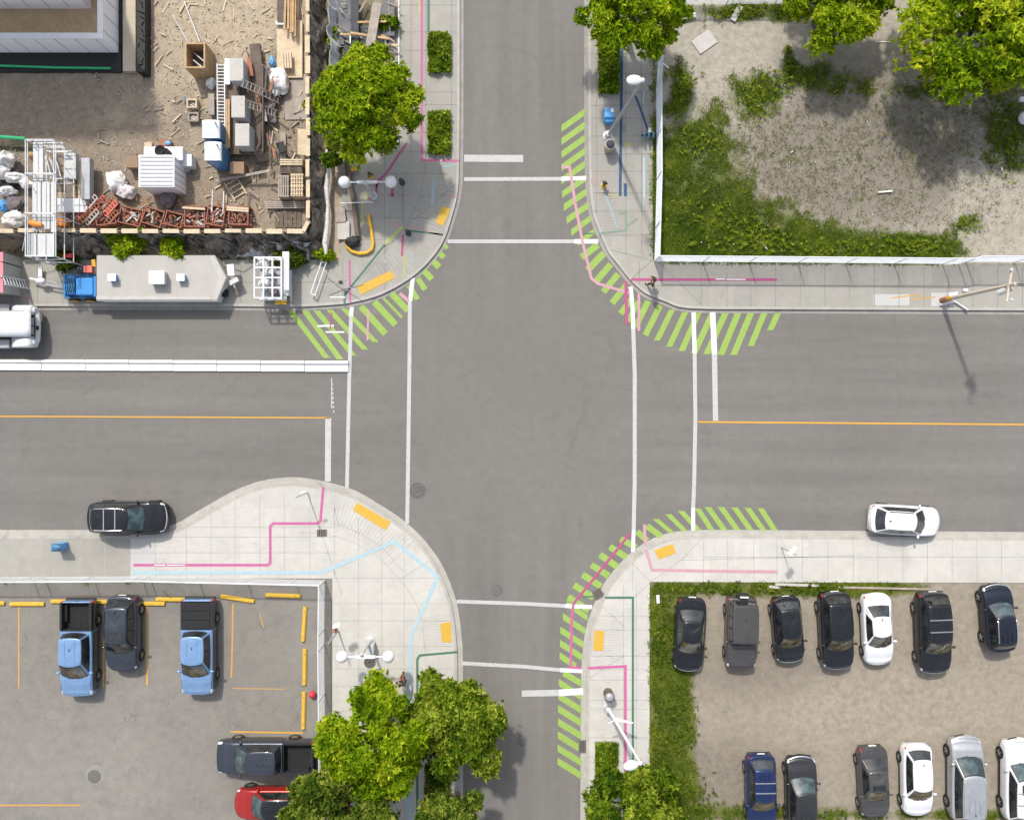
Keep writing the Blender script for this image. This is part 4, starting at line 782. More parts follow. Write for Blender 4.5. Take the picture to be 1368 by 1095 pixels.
car(354, 1010, 180, 'pickup', 'paint_slate', 'dark navy pickup truck with a black bed parked next to the red car', 'pickup_truck', 'pickup truck', AL, ws='glass_teal', L=5.95)
car(362, 1073, 180, 'crossover', 'paint_red', 'red car with a black roof half hidden under the dark green tree', 'parked_car', 'car', AL, roof='paint_black', ws='glass_teal', L=4.6)
car(922, 848, 266.5, 'sedan', 'paint_black', 'black saloon at the left end of the upper row beside the grass strip', 'parked_car', 'car', GL, ws='glass_tan', L=4.65)
car(990, 844, 269, 'jeep', 'paint_graphite', 'boxy dark grey off-roader with a spare wheel on its back door', 'parked_car', 'car', GL, spare=True, wheel='alloy')
car(1053, 841, 275, 'hatch', 'paint_black', 'small black hatchback next to the boxy dark grey off-roader with the spare wheel', 'parked_car', 'car', GL, ws='glass_tan', L=4.2)
car(1117, 842, 273, 'suv', 'paint_black', 'black off-road wagon with a tan windscreen directly left of the white saloon', 'parked_car', 'car', GL, ws='glass_tan', L=4.85, rails='trim_black')
car(1173, 841, 273, 'sedan', 'paint_white_car', 'white saloon in the upper row on the gravel', 'parked_car', 'car', GL, ws='glass_tan', L=4.5, W=1.8)
car(1247, 845, 272, 'suv', 'paint_black', 'large black wagon with two roof bars in the upper row on the gravel', 'parked_car', 'car', GL, ws='glass_tan', L=5.1, W=1.98, bars=2)
car(1334, 825, 94, 'crossover', 'paint_navy', 'dark wagon with silver roof rails at the right end of the upper row', 'parked_car', 'car', GL, rails='chrome', ws='glass_teal', L=4.2, W=1.82)
car(1017, 1056, 271, 'crossover', 'paint_deep_blue', 'dark blue wagon with roof bars at the left end of the lower row', 'parked_car', 'car', GL, ws='glass_tan', bars=2, L=4.6, W=1.84)
car(1071, 1059, 91, 'crossover', 'paint_charcoal', 'dark grey car facing up the picture next to the dark blue wagon', 'parked_car', 'car', GL, ws='glass_teal', L=4.6, W=1.86)
car(1168, 1045, 273, 'sedan', 'paint_graphite', 'charcoal saloon with a sunroof in the lower row beside the white hatchback', 'parked_car', 'car', GL, ws='glass_tan', sunroof=True, L=4.55, W=1.8)
car(1226, 1042, 271, 'hatch', 'paint_white_car', 'white hatchback in the lower row between the charcoal saloon and the silver van', 'parked_car', 'car', GL, ws='glass_tan', L=4.5, W=1.83)
car(1291, 1040, 90, 'minivan', 'paint_silver', 'silver people carrier in the lower row on the gravel', 'parked_car', 'car', GL, ws='glass_teal', L=5.3, rails='alloy')
car(1362, 1042, 90, 'suv', 'paint_white_car', 'white off-roader with roof bars cut by the right edge of the picture', 'parked_car', 'car', GL, ws='glass_teal', bars=2, sunroof=True, L=5.1)
# ------------------------------------------------------------------ building site, street furniture, people
mat('white_panel', (.86, .83, .82), rough=.6, var=.05); mat('white_cap', (.66, .66, .645), rough=.7, var=.12, s1=5); mat('seam', (.35, .35, .36)); mat('ply_floor', (.42, .30, .18), rough=.85, var=.25, s1=.8, s2=8)
mat('beige_screed', (.42, .37, .28), var=.15); mat('black_membrane', (.014, .014, .014), rough=.6, var=.4, s1=4, bump=.4); mat('white_plastic', (.66, .67, .68), rough=.4, var=.05, coat=.2); mat('grey_plastic', (.42, .43, .44), rough=.5, var=.1)
mat('timber', (.42, .28, .15), rough=.85, var=.3, s1=2, s2=12); mat('pale_timber', (.52, .42, .29), rough=.85, var=.25, s1=2, s2=12); mat('grey_timber', (.30, .26, .22), rough=.9, var=.3, s1=2, s2=12); mat('dark_timber', (.12, .095, .075), rough=.9, var=.35, s1=2, s2=12); mat('brown_card', (.26, .17, .11), var=.15)
mat('galv', (.46, .47, .47), rough=.45, metal=.25, var=.12, s1=4); mat('white_steel', (.62, .63, .64), rough=.45, var=.06); mat('grey_steel', (.33, .34, .36), rough=.5, metal=.3, var=.2, s1=3); mat('dark_board', (.055, .058, .065), rough=.8, var=.35, s1=1.5, s2=14); mat('grey_board', (.14, .14, .15), rough=.85, var=.3, s1=1.5)
mat('red_steel', (.27, .09, .06), rough=.6, var=.3, s1=6); mat('rust', (.30, .13, .075), rough=.85, var=.35, s1=6); mat('orange', (.70, .22, .03), rough=.5, var=.1); mat('green_pipe', (.03, .36, .15), rough=.4, var=.08); mat('blue_plastic', (.04, .22, .52), rough=.4, var=.1, coat=.3); mat('sky_blue', (.10, .32, .62), rough=.4, var=.1)
mat('site_blue', (.06, .17, .30), rough=.5, var=.1); mat('yellow', (.58, .33, .03), rough=.55, var=.12); mat('stop_yellow', (.54, .335, .04), rough=.7, var=.14, s1=3); mat('roof_felt', (.37, .352, .325), rough=.85, var=.10, s1=.8, s2=20); mat('roof_edge', (.50, .50, .49), rough=.7, var=.08); mat('tarp_grey', (.40, .41, .41), rough=.6, var=.2, s1=1.5)
mat('red_plastic', (.55, .03, .04), rough=.4, var=.1); mat('coral', (.62, .16, .12), rough=.7, var=.1); mat('rose', (.60, .20, .24), rough=.6, var=.1); mat('lilac_bag', (.50, .46, .47), rough=.75, var=.15); mat('white_bag', (.60, .59, .575), rough=.75, var=.1); mat('dark_bag', (.16, .135, .14), rough=.8, var=.2); mat('concrete_block', (.42, .40, .37), rough=.9, var=.15)
m_t, nt_, bs_, co_t = newmat('tarp_black')
nt_.links.new(_mix(nt_, _mapr(nt_, _noise(nt_, co_t, 1.5, 6, .75), .40, .58), (.035, .031, .026), (.25, .21, .165)), bs_.inputs['Base Color']); bs_.inputs['Roughness'].default_value = .75
M = MATS; ZS = .085
def single(mb, name, mats, label, cat, group=None, **kw): return tag(mb.build(name, mats, **kw), label, cat, group)
def part(mb, name, m, parent, **kw): return mb.build(name, m, parent=parent, **kw)
# -- tall block out of frame to the north-west whose shade covers the yard
g = MB(); a = P(-900, -620, 0); b = P(70, -24, 0); wg = P(144, -56, 0); TH = 12.1
t = thing('apartment_block', 'pale apartment block north of the building site, out of frame, shading the yard', 'building', ((a.x + b.x) / 2, (a.y + b.y) / 2, 0))
g.box(((a.x + b.x) / 2, (a.y + b.y) / 2, TH / 2), (b.x - a.x, a.y - b.y, TH)); part(g, 'wall', M['roof_edge'], t); g = MB(); g.box(((b.x + wg.x) / 2 + .01, (b.y + wg.y) / 2, TH / 2 - .02), (wg.x - b.x, wg.y - b.y, TH - .04)); part(g, 'shadow_wing', M['roof_edge'], t)  # unseen thin wing, added to slant the edge of the block's shadow
g = MB(); g.box(((a.x + b.x) / 2, (a.y + b.y) / 2, TH + .15), (b.x - a.x + .2, a.y - b.y + .2, .3)); part(g, 'roof', M['roof_felt'], t)
for fl in range(4):
    for k in range(10):
        g = MB(); g.box((b.x - 2.2 - k * 4.2, b.y - .02, 1.8 + fl * 2.7), (1.6, .08, 1.5)); f = part(g, 'window', M['white_steel'], t); g = MB(); g.box((b.x - 2.2 - k * 4.2, b.y - .05, 1.8 + fl * 2.7), (1.4, .06, 1.3)); part(g, 'pane', M['glass_dark'], f)
# -- low white-walled building
hb = 2.1; t = thing('low_building', 'low roofless white panelled building shell with a brown plywood floor', 'building', P(60, 30, 0))
c1 = P(138, 52, hb); c0 = P(131, 45, hb); far = -40.; nth = P(0, -9, hb).y
g = MB(); th = c1.x - c0.x; L0 = far
g.box(((L0 + c1.x) / 2, (c1.y + c0.y) / 2, hb / 2), (c1.x - L0, abs(c0.y - c1.y), hb)); part(g, 'south_wall', M['white_panel'], t)
g = MB(); g.box(((c1.x + c0.x) / 2, (c0.y + nth + 5) / 2, hb / 2), (th, nth + 5 - c0.y, hb - .002)); part(g, 'east_wall', M['white_panel'], t)
g = MB(); bx = P(122, 12, .9); g.box(((L0 + bx.x) / 2, bx.y + 1.5, 1.7), (bx.x - L0, 3., 3.4)); part(g, 'inner_wall', M['white_panel'], t)
g = MB(); g.box(((L0 + c0.x) / 2, (c0.y + bx.y + 3) / 2, .45), (c0.x - L0, bx.y + 3 - c0.y, .9)); part(g, 'floor', M['ply_floor'], t)
g = MB(); g.box(((L0 + c1.x) / 2, (c1.y + c0.y) / 2, hb + .03), (c1.x - L0 + .04, abs(c0.y - c1.y) + .04, .06)); g.box(((c1.x + c0.x) / 2, (c0.y + .03 + nth + 5) / 2, hb + .028), (th + .04, nth + 5 - c0.y - .03, .056)); part(g, 'coping', M['white_cap'], t)
g = MB()
for k in range(24): g.box((c1.x - .5 - k * 1.22, c1.y - .006, hb / 2 + .1), (.03, .02, hb - .2)); g.box((c0.x - 1 - k * 1.22, bx.y - .006, 2.2), (.03, .02, 2.2))
for k in range(6): g.box((c1.x + .006, c1.y + .5 + k * 1.0, hb / 2 + .1), (.02, .03, hb - .2))
part(g, 'panel_seam', M['seam'], t)
R = random.Random(5); g = MB()
for k in range(26): x_ = R.uniform(0, 128); y_ = R.uniform(34, 43) if k < 16 else R.uniform(16, 43); g.box(P(x_, y_, .905), (R.uniform(.15, .5), .03, .02), rz=R.uniform(-.8, .4))
tag(part(g, 'offcuts', M['pale_timber'], t), kind='stuff')
g = MB(); g.pbox(-300, 58, 162, 96, 0, .25); g.pbox(142, -60, 163, 58, 0, .249); single(g, 'footing_slab', M['black_membrane'], 'dark footing ledge along the foot of the white walls', 'footing')
g = MB(); g.pbox(164, -60, 181, 95, 0, .35); single(g, 'screed_strip', M['beige_screed'], 'beige concrete strip east of the white walled shell', 'footing')
g = MB(); g.pbox(183, -60, 193.5, 96, 0, .9); R = random.Random(3)
for k in range(14): g.beam(P(R.uniform(183, 194), k * 7, .9), P(R.uniform(183, 194), k * 7 + R.uniform(2, 6), 1.0), .05)
single(g, 'membrane_wall', M['black_membrane'], 'black membrane-wrapped upstand beside the beige concrete strip', 'wall')
def pipe(px, r, z, m, label, name='pipe', cat='pipe', n=8): g = MB(); g.tube([P(x, y, z) for x, y in px], r, n); return single(g, name, M[m], label, cat, smooth=True)
pipe([(-60, 87), (0, 88), (75, 90.5), (148, 91.5)], .075, .35, 'green_pipe', 'long thin green pipe lying along the foot of the white building'); pipe([(-60, 181), (0, 183), (34, 185.5)], .11, .7, 'green_pipe', 'short thick green pipe ending at the white scaffold')
# -- site fence with a timber top board and plywood skin
def fence_run(pts, hgt, t, skin, cap, capw, step=1.22):
    for (x0, y0), (x1, y1) in zip(pts, pts[1:]):
        a, b = P(x0, y0, hgt), P(x1, y1, hgt); d = (b - a); L = d.length; d /= L; n_ = max(1, int(L / step)); A0 = Vector((a.x, a.y, 0)); B0 = Vector((b.x, b.y, 0))
        g = MB(); g.beam(A0.lerp(B0, 0) + Vector((0, 0, hgt / 2)), B0 + Vector((0, 0, hgt / 2)), .03, hgt); part(g, 'panel', M[skin], t)
        g = MB()
        for k in range(n_):
            p, q = a.lerp(b, k / n_), a.lerp(b, (k + 1) / n_ - .012); j = (random.random() - .5) * .05; off = Vector((-d.y, d.x, 0)) * j
            g.beam(p + off + Vector((0, 0, .02)), q + off + Vector((0, 0, .02 + random.random() * .02)), capw * random.uniform(.8, 1.1), .05)
        part(g, 'top_board', M[cap], t)
        for k in range(n_ + 1): p = A0.lerp(B0, k / n_); q = MB(); q.beam(p + Vector((d.y, -d.x, 0)) * -.09, p + Vector((d.y, -d.x, 0)) * -.09 + Vector((0, 0, hgt)), .09, .09, up=(0, 1, 0)); part(q, 'post', M['grey_timber'], t)
t = thing('site_fence', 'plywood site fence with a pale timber top board around the building yard', 'fence', P(409, 306, 0))
fence_run([(411, -90), (411.5, 296), (405, 309), (-120, 308)], 2.0, t, 'grey_timber', 'pale_timber', .26)
def tarp(name, label, quad, z0, z1, nu, nv, seed, m='tarp_black', amp=.28):
    """crumpled sheet: quad = [far0, far1, near1, near0] in pixels, high at the far edge"""
    def fn(u, v):
        x = lerp(lerp(quad[0][0], quad[1][0], u), lerp(quad[3][0], quad[2][0], u), v); y = lerp(lerp(quad[0][1], quad[1][1], u), lerp(quad[3][1], quad[2][1], u), v)
        z = lerp(z0, z1, v ** .7); p = P(x, y, z); q = Vector((p.x * .9, p.y * .9, seed)); r1 = abs(mnoise.noise(q * 1.5)); r2 = abs(mnoise.noise(q * 3.4 + Vector((9, 0, 0)))); e = math.sin(math.pi * v) ** .5
        return Vector((p.x + .25 * mnoise.noise(q * 2.2 + Vector((0, 5, 0))), p.y + .25 * mnoise.noise(q * 2.2 + Vector((5, 0, 7))), max(.04, p.z + e * amp * (1.3 * r1 + .8 * r2 - .35) * 2)))
    g = MB().grid(fn, nu, nv); return single(g, name, M[m], label, 'tarpaulin', smooth=True, solid=.02)
tarp('tarpaulin', 'black crumpled tarpaulin heaped along the east side of the timber topped fence', [(414, -60), (415, 312), (436, 345), (437, -60)], 1.7, .15, 150, 14, 1.0)
tarp('tarpaulin', 'black crumpled tarpaulin draped below the long south run of the timber topped fence', [(40, 313), (412, 312), (438, 346), (40, 346)], 1.5, .1, 170, 16, 4.0)
tarp('tarpaulin', 'pale grey crumpled sheet lying behind the white cage trailer', [(330, 328), (412, 322), (415, 346), (312, 344)], .9, .3, 36, 12, 8.0, 'tarp_grey', .2)
tarp('tarpaulin', 'grey torn sheet hanging beside the stacked black boards', [(436, -40), (441, 110), (455, 112), (450, -40)], 1.4, .2, 60, 8, 11.0, 'tarp_grey', .15)
R = random.Random(9)
for k in range(7):
    x0 = 120 + k * 42; pipe([(x0, 313 + R.uniform(0, 4)), (x0 + R.uniform(8, 25), 322 + R.uniform(-2, 6)), (x0 + R.uniform(10, 50), 333), (x0 + R.uniform(20, 70), 343)], .035, 1.1, 'black_membrane', 'black cable sagging over the draped black tarpaulin', 'cable', 'cable', 6)['group'] = 'cables on the draped tarpaulin'
mat('tarp_white', (.50, .50, .485), rough=.6, var=.3, s1=3, s2=9); t_ = MB(); ps = [(441, 185), (437, 205), (439, 225), (436, 250), (438, 275), (437, 300), (434, 325), (436, 340)]; t_.tube([P(x, y, .75) for x, y in ps], [.08, .14, .11, .15, .10, .14, .17, .10], 10); single(t_, 'sheet_roll', M['tarp_white'], 'rolled white plastic sheet lying on edge of the black tarpaulin beside the corner', 'plastic sheet', smooth=True)
# -- black boards, steel sheets and timber north of the round tree
R = random.Random(21)
def board(x, y, w, d, z, rz, m, label, th=.05, name='board', cat='board', tilt=0., group=None):
    c = P(x, y, z); Rm = Matrix.Rotation(rz, 3, 'Z') @ Matrix.Rotation(tilt, 3, 'Y'); g = MB(); g.box((0, 0, 0), (w / S, d / S, th), rot=Rm)
    for v in range(len(g.v)): g.v[v] = tuple(Vector(g.v[v]) + c)
    return single(g, name, M[m], label, cat, group, bevel=.008)
BG = 'boards stacked beside the fence north of the tree'
for i, (x, y, w, d, z, m, l) in enumerate(((460, 30, 26, 60, .25, 'grey_board', 'wide grey board beside the torn grey sheet'), (474, 28, 10, 70, .6, 'dark_board', 'narrow ribbed black board in the middle of the stack'), (492, 60, 30, 50, .2, 'dark_board', 'large black board under the grey timber beam'), (478, 70, 36, 40, .35, 'dark_board', 'black board next to the crown of the round tree'), (519, 22, 16, 52, .5, 'grey_board', 'tall grey board with a green fringe at its foot'), (508, 40, 18, 62, .3, 'grey_board', 'grey board between the leaning timber and the tall grey board'), (526, 60, 14, 46, .15, 'grey_timber', 'brown grey board at the edge of the pavement'))):
    board(x, y, w, d, z, R.uniform(-.04, .04), m, l, group=BG, tilt=R.uniform(-.06, .06))
for i, (a_, b_, z, w, m, l) in enumerate((((504, 4), (491, 82), 1.1, .55, 'grey_timber', 'long leaning grey weathered plank across the black boards'), ((454, 46), (487, 47), .8, .12, 'timber', 'thin timber batten crossing the black boards, upper of two'), ((468, 44), (520, 52), .9, .14, 'timber', 'thin timber batten slanting over the grey boards'), ((478, 30), (516, 29), .85, .12, 'timber', 'short timber batten beside the leaning plank'), ((516, 60), (533, 61), .6, .12, 'pale_timber', 'short pale batten at the pavement edge'), ((509, 47), (521, 52), .7, .1, 'timber', 'small batten on the tall grey board'), ((477, 58), (477, 74), .8, .1, 'pale_timber', 'small upright pale batten near the crown of the round tree'), ((468, 46), (468, 58), .8, .06, 'galv', 'thin metal strip on the black boards'), ((515, 58), (514, 80), .6, .06, 'grey_steel', 'thin grey metal bar near the pavement edge'))):
    g = MB(); g.beam(P(*a_, z), P(*b_, z + .1), w, .07); single(g, 'plank', M[m], l, 'plank', 'planks on the stacked boards', bevel=.008)
g = MB(); g.strip([(533.5, -40), (533.5, 92)], 1.6, .2); vv = [P(533.5, y, 0) for y in (-40, 92)]; g2 = MB(); g2.beam(Vector((vv[0].x, vv[0].y, .12)), Vector((vv[1].x, vv[1].y, .12)), .07, .25); single(g2, 'edging_strip', M['white_steel'], 'white edging strip between the boards and the northwest pavement', 'edging')
# -- lumber, sheets and bags by the east side of the fence
for k in range(5): g = MB(); g.beam(P(383 + k * 3, -40, .7 + .1 * (k % 2)), P(382 + k * 3 - (k == 0) * 2, 40 + k * 2.2 - (k % 2) * 3, .7 + .1 * (k % 2)), .13, .1); single(g, 'plank', M['timber'], 'long yellow timber plank in the bundle at the top of the yard fence', 'plank', 'long timber planks in a bundle', bevel=.006)
for k in range(4): g = MB(); g.beam(P(377.5 + k * 3.5, 70, .6), P(378.5 + k * 3.5, 92, .6), .13, .2); single(g, 'plank', M['pale_timber'], 'short pale timber length in the small bundle above the white sack', 'plank', 'short timber lengths in a bundle', bevel=.006)
board(387, 66, 34, 76, .25, 0, 'pale_timber', 'large plywood sheet lying under the short timber bundle', .06); board(376, 12, 11, 36, .5, 0, 'dark_timber', 'dark brown board beside the long timber planks', .1); board(375, 31, 13, 5, .45, 0, 'galv', 'short pale metal channel at the end of the dark brown board', .1)
board(404, 190, 12, 34, .8, 0, 'pale_timber', 'pale board leaning against the fence above the pallets', .08, tilt=.2); board(395, 130, 30, 60, .12, .02, 'grey_timber', 'grey plywood sheet lying below the white sack', .05); board(378, 212, 8, 70, .2, 0, 'grey_timber', 'long narrow grey board beside the pallets', .08); board(376, 197, 10, 14, .5, .35, 'black_membrane', 'black rubber mat tilted on the long narrow grey board', .12)
def bag(px, py, rx, ry, h, m, label, seed, z=ZS, group=None, name='bulk_bag'):
    c = P(px, py, z + h * .4); rx /= S; ry /= S; g = MB(); n, mm = 28, 18; vs = []
    for i in range(mm + 1):
        for k in range(n):
            a, b = math.pi * i / mm, 2 * math.pi * k / n; d = Vector((math.sin(a) * math.cos(b), math.sin(a) * math.sin(b), -math.cos(a))); q = d * 1.4 + Vector((seed, 0, 0)); f = .80 + .30 * mnoise.noise(q) + .22 * (abs(mnoise.noise(q * 2.6)) - .2) + .10 * mnoise.noise(q * 6)
            vs.append((c.x + d.x * rx * f, c.y + d.y * ry * f, z + h * .5 + max(-h * .48, d.z * h * .5 * f)))
    g.add(vs, [(i * n + k, i * n + (k + 1) % n, (i + 1) * n + (k + 1) % n, (i + 1) * n + k) for i in range(mm) for k in range(n)]); return single(g, name, M[m], label, 'sack', group, smooth=True)
bag(372, 110, 16, 21, 1.0, 'white_bag', 'large white sack beside the short timber bundle', 1.3); bag(364, 84, 5, 9, .6, 'sky_blue', 'small blue and white bag above the large white sack', 2.2)
bag(157, 243, 15, 17, .9, 'white_bag', 'open white bulk bag left of the ribbed shed', 3.1); bag(170, 257, 14, 12, .8, 'lilac_bag', 'lilac-tinted bulk bag touching the open white one', 4.7); bag(224, 267, 13, 13, .7, 'dark_bag', 'dark grey crumpled sack below the ribbed shed', 5.2)
WG = 'white sacks heaped beside the scaffold'
for i, (x, y, rx, ry, h, m, l) in enumerate(((10, 214, 13, 13, 1.5, 'white_bag', 'topmost boxy white sack of the heap beside the scaffold'), (6, 229, 12, 13, 1.2, 'white_bag', 'round white sack at the left edge below the topmost one'), (22, 238, 17, 9, 1.1, 'white_bag', 'flat white sack reaching towards the scaffold'), (10, 256, 15, 8, .9, 'white_bag', 'small white sack above the black gap of the heap'), (4, 276, 8, 9, .8, 'sky_blue', 'bluish sack at the left edge of the heap'), (20, 294, 20, 13, 1.0, 'white_bag', 'lowest wide white sack of the heap'), (36, 246, 10, 9, .9, 'white_bag', 'white sack pressed against the scaffold tubes'))): bag(x, y, rx, ry, h, m, l, 10 + i * 1.7, group=WG)
bag(8, 243, 18, 14, .5, 'black_membrane', 'black sheet bundle between the white sacks', 30.2, name='sheet_bundle'); bag(18, 270, 16, 14, .5, 'dark_bag', 'dark brown sheet bundle below the white sacks', 31.5, name='sheet_bundle'); bag(283, 112, 7, 9, .7, 'white_bag', 'small white sack in the shade below the wooden hopper', 33.0); bag(44, 208, 7, 6, .5, 'timber', 'tan paper sack next to the topmost white sack', 34.0)
# -- wooden hopper
def open_bin(x0, y0, x1, y1, h, m, inner, label, name='wooden_hopper', cat='bin', z0=ZS):
    a = P(x0, y1, h); b = P(x1, y0, h); cx, cy = (a.x + b.x) / 2, (a.y + b.y) / 2; w, d = b.x - a.x, b.y - a.y; t = thing(name, label, cat, (cx, cy, z0)); e = .09
    for s in (-1, 1):
        g = MB(); g.box((cx + s * (w - e) / 2, cy, (h + z0) / 2), (e, d, h - z0)); part(g, 'side_panel', M[m], t); g = MB(); g.box((cx, cy + s * (d - e) / 2, (h + z0) / 2), (w - 2 * e, e, h - z0 - .01)); part(g, 'end_panel', M[m], t)
    g = MB(); g.box((cx, cy, z0 + h * .3), (w - 2 * e, d - 2 * e, .08)); part(g, 'floor', M[inner], t)
    for k in range(2): g = MB(); g.beam((cx - w * .3, cy + d * (.3 - .3 * k), h * .6), (cx + w * .3, cy - d * (.1 + .3 * k), h * .65), .06); part(g, 'brace', M['grey_steel'], t)
    return t
open_bin(247, 57, 274, 91, 1.6, 'timber', 'dark_timber', 'open square wooden hopper on the sandy ground near the fence')
for k, (a_, b_) in enumerate((((230, 20), (252, 58)), ((246, 2), (267, 56)))): g = MB(); g.beam(P(*a_, .15), P(*b_, .6), .05); single(g, 'steel_rod', M['grey_steel'], 'thin steel rod running from the top of the yard to the wooden hopper', 'rod', 'steel rods by the wooden hopper')
def ladder(a, b, w, rungs, m, label, name='ladder', group=None, th=.05):
    a, b = Vector(a), Vector(b); d = (b - a).normalized(); s = Vector((-d.y, d.x, 0)).normalized() * w / 2; t = thing(name, label, 'ladder', a, group=group)
    for q in (-1, 1): g = MB(); g.beam(a + s * q, b + s * q, th, th * 1.3); part(g, 'rail', M[m], t)
    for k in range(rungs): p = a.lerp(b, (k + .5) / rungs); g = MB(); g.beam(p - s, p + s, th * .9, th * .7); part(g, 'rung', M[m], t)
    return t
# -- flat trailer rack with white boxes
t = thing('flatbed_trailer', 'flat timber trailer carrying three pale boxes in a row', 'trailer', P(318, 150, ZS))
g = MB(); g.pbox(290, 86, 352, 206, .55, .7); part(g, 'deck', M['dark_timber'], t, bevel=.01)
for k in range(14): g = MB(); g.beam(P(322 + k * 3 if k > 5 else 292, 204, .74), P(330 + k * 3 if k > 5 else 300, 215, .3), .05); part(g, 'slat', M['grey_timber'], t) if k > 1 else None
for s in ((300, 110), (345, 110), (300, 190), (345, 190)): g = MB(); c = P(*s, .3); g.lathe([(.12, -.1), (.28, -.09), (.3, 0), (.28, .09), (.12, .1)], c, 20, rot=Matrix.Rotation(math.pi / 2, 3, 'Y')); part(g, 'wheel', M['tyre'], t, smooth=True)
for x in (320, 352): g = MB(); g.beam(P(x, 88, .95), P(x, 204, .95), .06, .3); part(g, 'side_rail', M['dark_timber'], t)
def boxy(x0, y0, x1, y1, z0, z1, m, label, cap=None, cat='box', name='storage_box', group=None, rib=0, lid_m=None):
    a = P(x0, y1, z1); b = P(x1, y0, z1); cx, cy = (a.x + b.x) / 2, (a.y + b.y) / 2; w, d = b.x - a.x, b.y - a.y; t = thing(name, label, cat, (cx, cy, z0), group=group)
    g = MB(); g.box((cx, cy, (z0 + z1 - .06) / 2), (w * .96, d * .96, z1 - z0 - .06)); part(g, 'body', M[m], t, bevel=.02)
    g = MB(); g.box((cx, cy, z1 - .03), (w, d, .06)); l = part(g, 'lid', M[lid_m or m], t, bevel=.015)
    for k in range(rib): g = MB(); g.box((cx, cy + d * ((k + .5) / rib - .5), z1 + .015), (w * .92, d / rib * .35, .03)); part(g, 'rib', M[lid_m or m], l, bevel=.008)
    return t
for y0, y1, x0, x1, l in ((78, 108, 306, 325, 'pale grey site box at the upper end of the timber trailer'), (128, 157, 309, 327, 'pale grey site box in the middle of the timber trailer'), (165, 195, 314, 333, 'pale grey site box at the lower end of the timber trailer')): boxy(x0, y0, x1, y1, .72, 1.9, 'grey_plastic', l, group='pale boxes on the timber trailer', lid_m='concrete_block')
for k, (x, y0, y1) in enumerate(((303, 133, 200), (306, 133, 198))): g = MB(); g.beam(P(x, y0, 1.0), P(x, y1, 1.0), .12, .1); single(g, 'plank', M['timber'], 'orange-brown timber plank beside the pale boxes on the trailer', 'plank', 'planks on the timber trailer', bevel=.006)
R = random.Random(31)
for k in range(12): x = 332 + R.uniform(0, 34); y = 100 + R.uniform(0, 100); g = MB(); dx, dy = R.uniform(-7, 7), R.uniform(14, 30); zq = .78 + R.uniform(0, .35); g.beam(P(x, y - dy / 2, zq), P(x + dx, y + dy / 2, zq + R.uniform(-.1, .1)), R.uniform(.08, .2), .06); single(g, 'plank', M[('grey_timber', 'dark_timber', 'dark_timber', 'rust')[k % 4]], 'weathered plank in the tangle on the right side of the timber trailer', 'plank', 'weathered planks on the timber trailer', bevel=.005)
tarp('sheet', 'dark brown crumpled sheet along the right edge of the timber trailer', [(352, 85), (372, 90), (368, 165), (350, 160)], .75, .4, 16, 26, 19.0, 'dark_bag', .16)
ladder(P(295, 85, 1.0), P(296, 200, 1.0), .45, 26, 'white_steel', 'long whitish ladder lying along the left side of the timber trailer'); ladder(P(322, 110, 2.0), P(374, 134, .4), .4, 10, 'grey_timber', 'grey ladder leaning down from the upper pale box', group='ladders beside the timber trailer'); ladder(P(322, 136, 1.9), P(370, 152, .3), .4, 10, 'grey_timber', 'grey ladder leaning down from the middle pale box', group='ladders beside the timber trailer'); ladder(P(308, 240, .15), P(322, 264, .15), .85, 4, 'pale_timber', 'small timber ladder frame lying on the ground below the trailer', 'timber_grid', th=.07)
board(334, 90, 6, 24, 1.0, .15, 'rust', 'rusty brown tray beside the upper pale box', .08); board(344, 90, 14, 60, .5, .1, 'dark_timber', 'dark plank stack between the trailer and the plywood sheet', .3); board(304, 96, 7, 34, .95, 0, 'galv', 'grey metal channel beside the long whitish ladder', .1); board(283, 140, 8, 28, .4, 0, 'grey_timber', 'grey pallet board left of the long whitish ladder', .2)
for k, (x, y) in enumerate(((256, 138), (258, 156))): open_bin(x - 7, y - 6, x + 7, y + 6, .5 - .1 * k, 'pale_timber' if k == 0 else 'grey_timber', 'timber', ('pale timber crate beside the small white tub', 'grey timber crate below the pale crate')[k], 'crate', 'crate')
g = MB(); g.lathe([(.12, 0), (.16, .3), (.15, .31), (.13, .05), (.001, .04)], P(249, 134, ZS), 18); single(g, 'tub', M['white_plastic'], 'small white tub beside the pale timber crate', 'tub', smooth=True)
# -- portable toilets
def toilet(x0, y0, x1, y1, label):
    z1 = 2.2; a = P(x0, y1, z1); b = P(x1, y0, z1); cx, cy = (a.x + b.x) / 2, (a.y + b.y) / 2; w, d = b.x - a.x, b.y - a.y; t = thing('portable_toilet', label, 'portable toilet', (cx, cy, ZS), group='portable toilets beside the timber trailer')
    g = MB(); g.box((cx, cy, 1.03), (w * .94, d * .94, 1.94)); part(g, 'cabin', M['site_blue'], t, bevel=.04); g = MB(); g.grid(lambda u, v: Vector((cx + (u - .5) * w, cy + (v - .5) * d, 2.0 + .2 * (1 - (2 * u - 1) ** 4) * (1 - .3 * (2 * v - 1) ** 2) + .02 * math.cos(v * 50) * (abs(2 * u - 1) < .7))), 14, 24); rf = part(g, 'roof', M['white_plastic'], t, smooth=True, solid=.05)
    g = MB(); g.box((cx, cy - d * .475, 1.02), (w * .6, .03, 1.7)); dr = part(g, 'door', M['blue_plastic'], t); g = MB(); g.tube([(cx + w * .3, cy + d * .3, 2.1), (cx + w * .3, cy + d * .3, 2.45)], .05, 10); part(g, 'vent_pipe', M['grey_plastic'], rf, smooth=True)
toilet(268, 160, 293, 184, 'upper white roofed portable toilet beside the whitish ladder'); toilet(271, 189, 295, 214, 'lower white roofed portable toilet with a blue front showing')
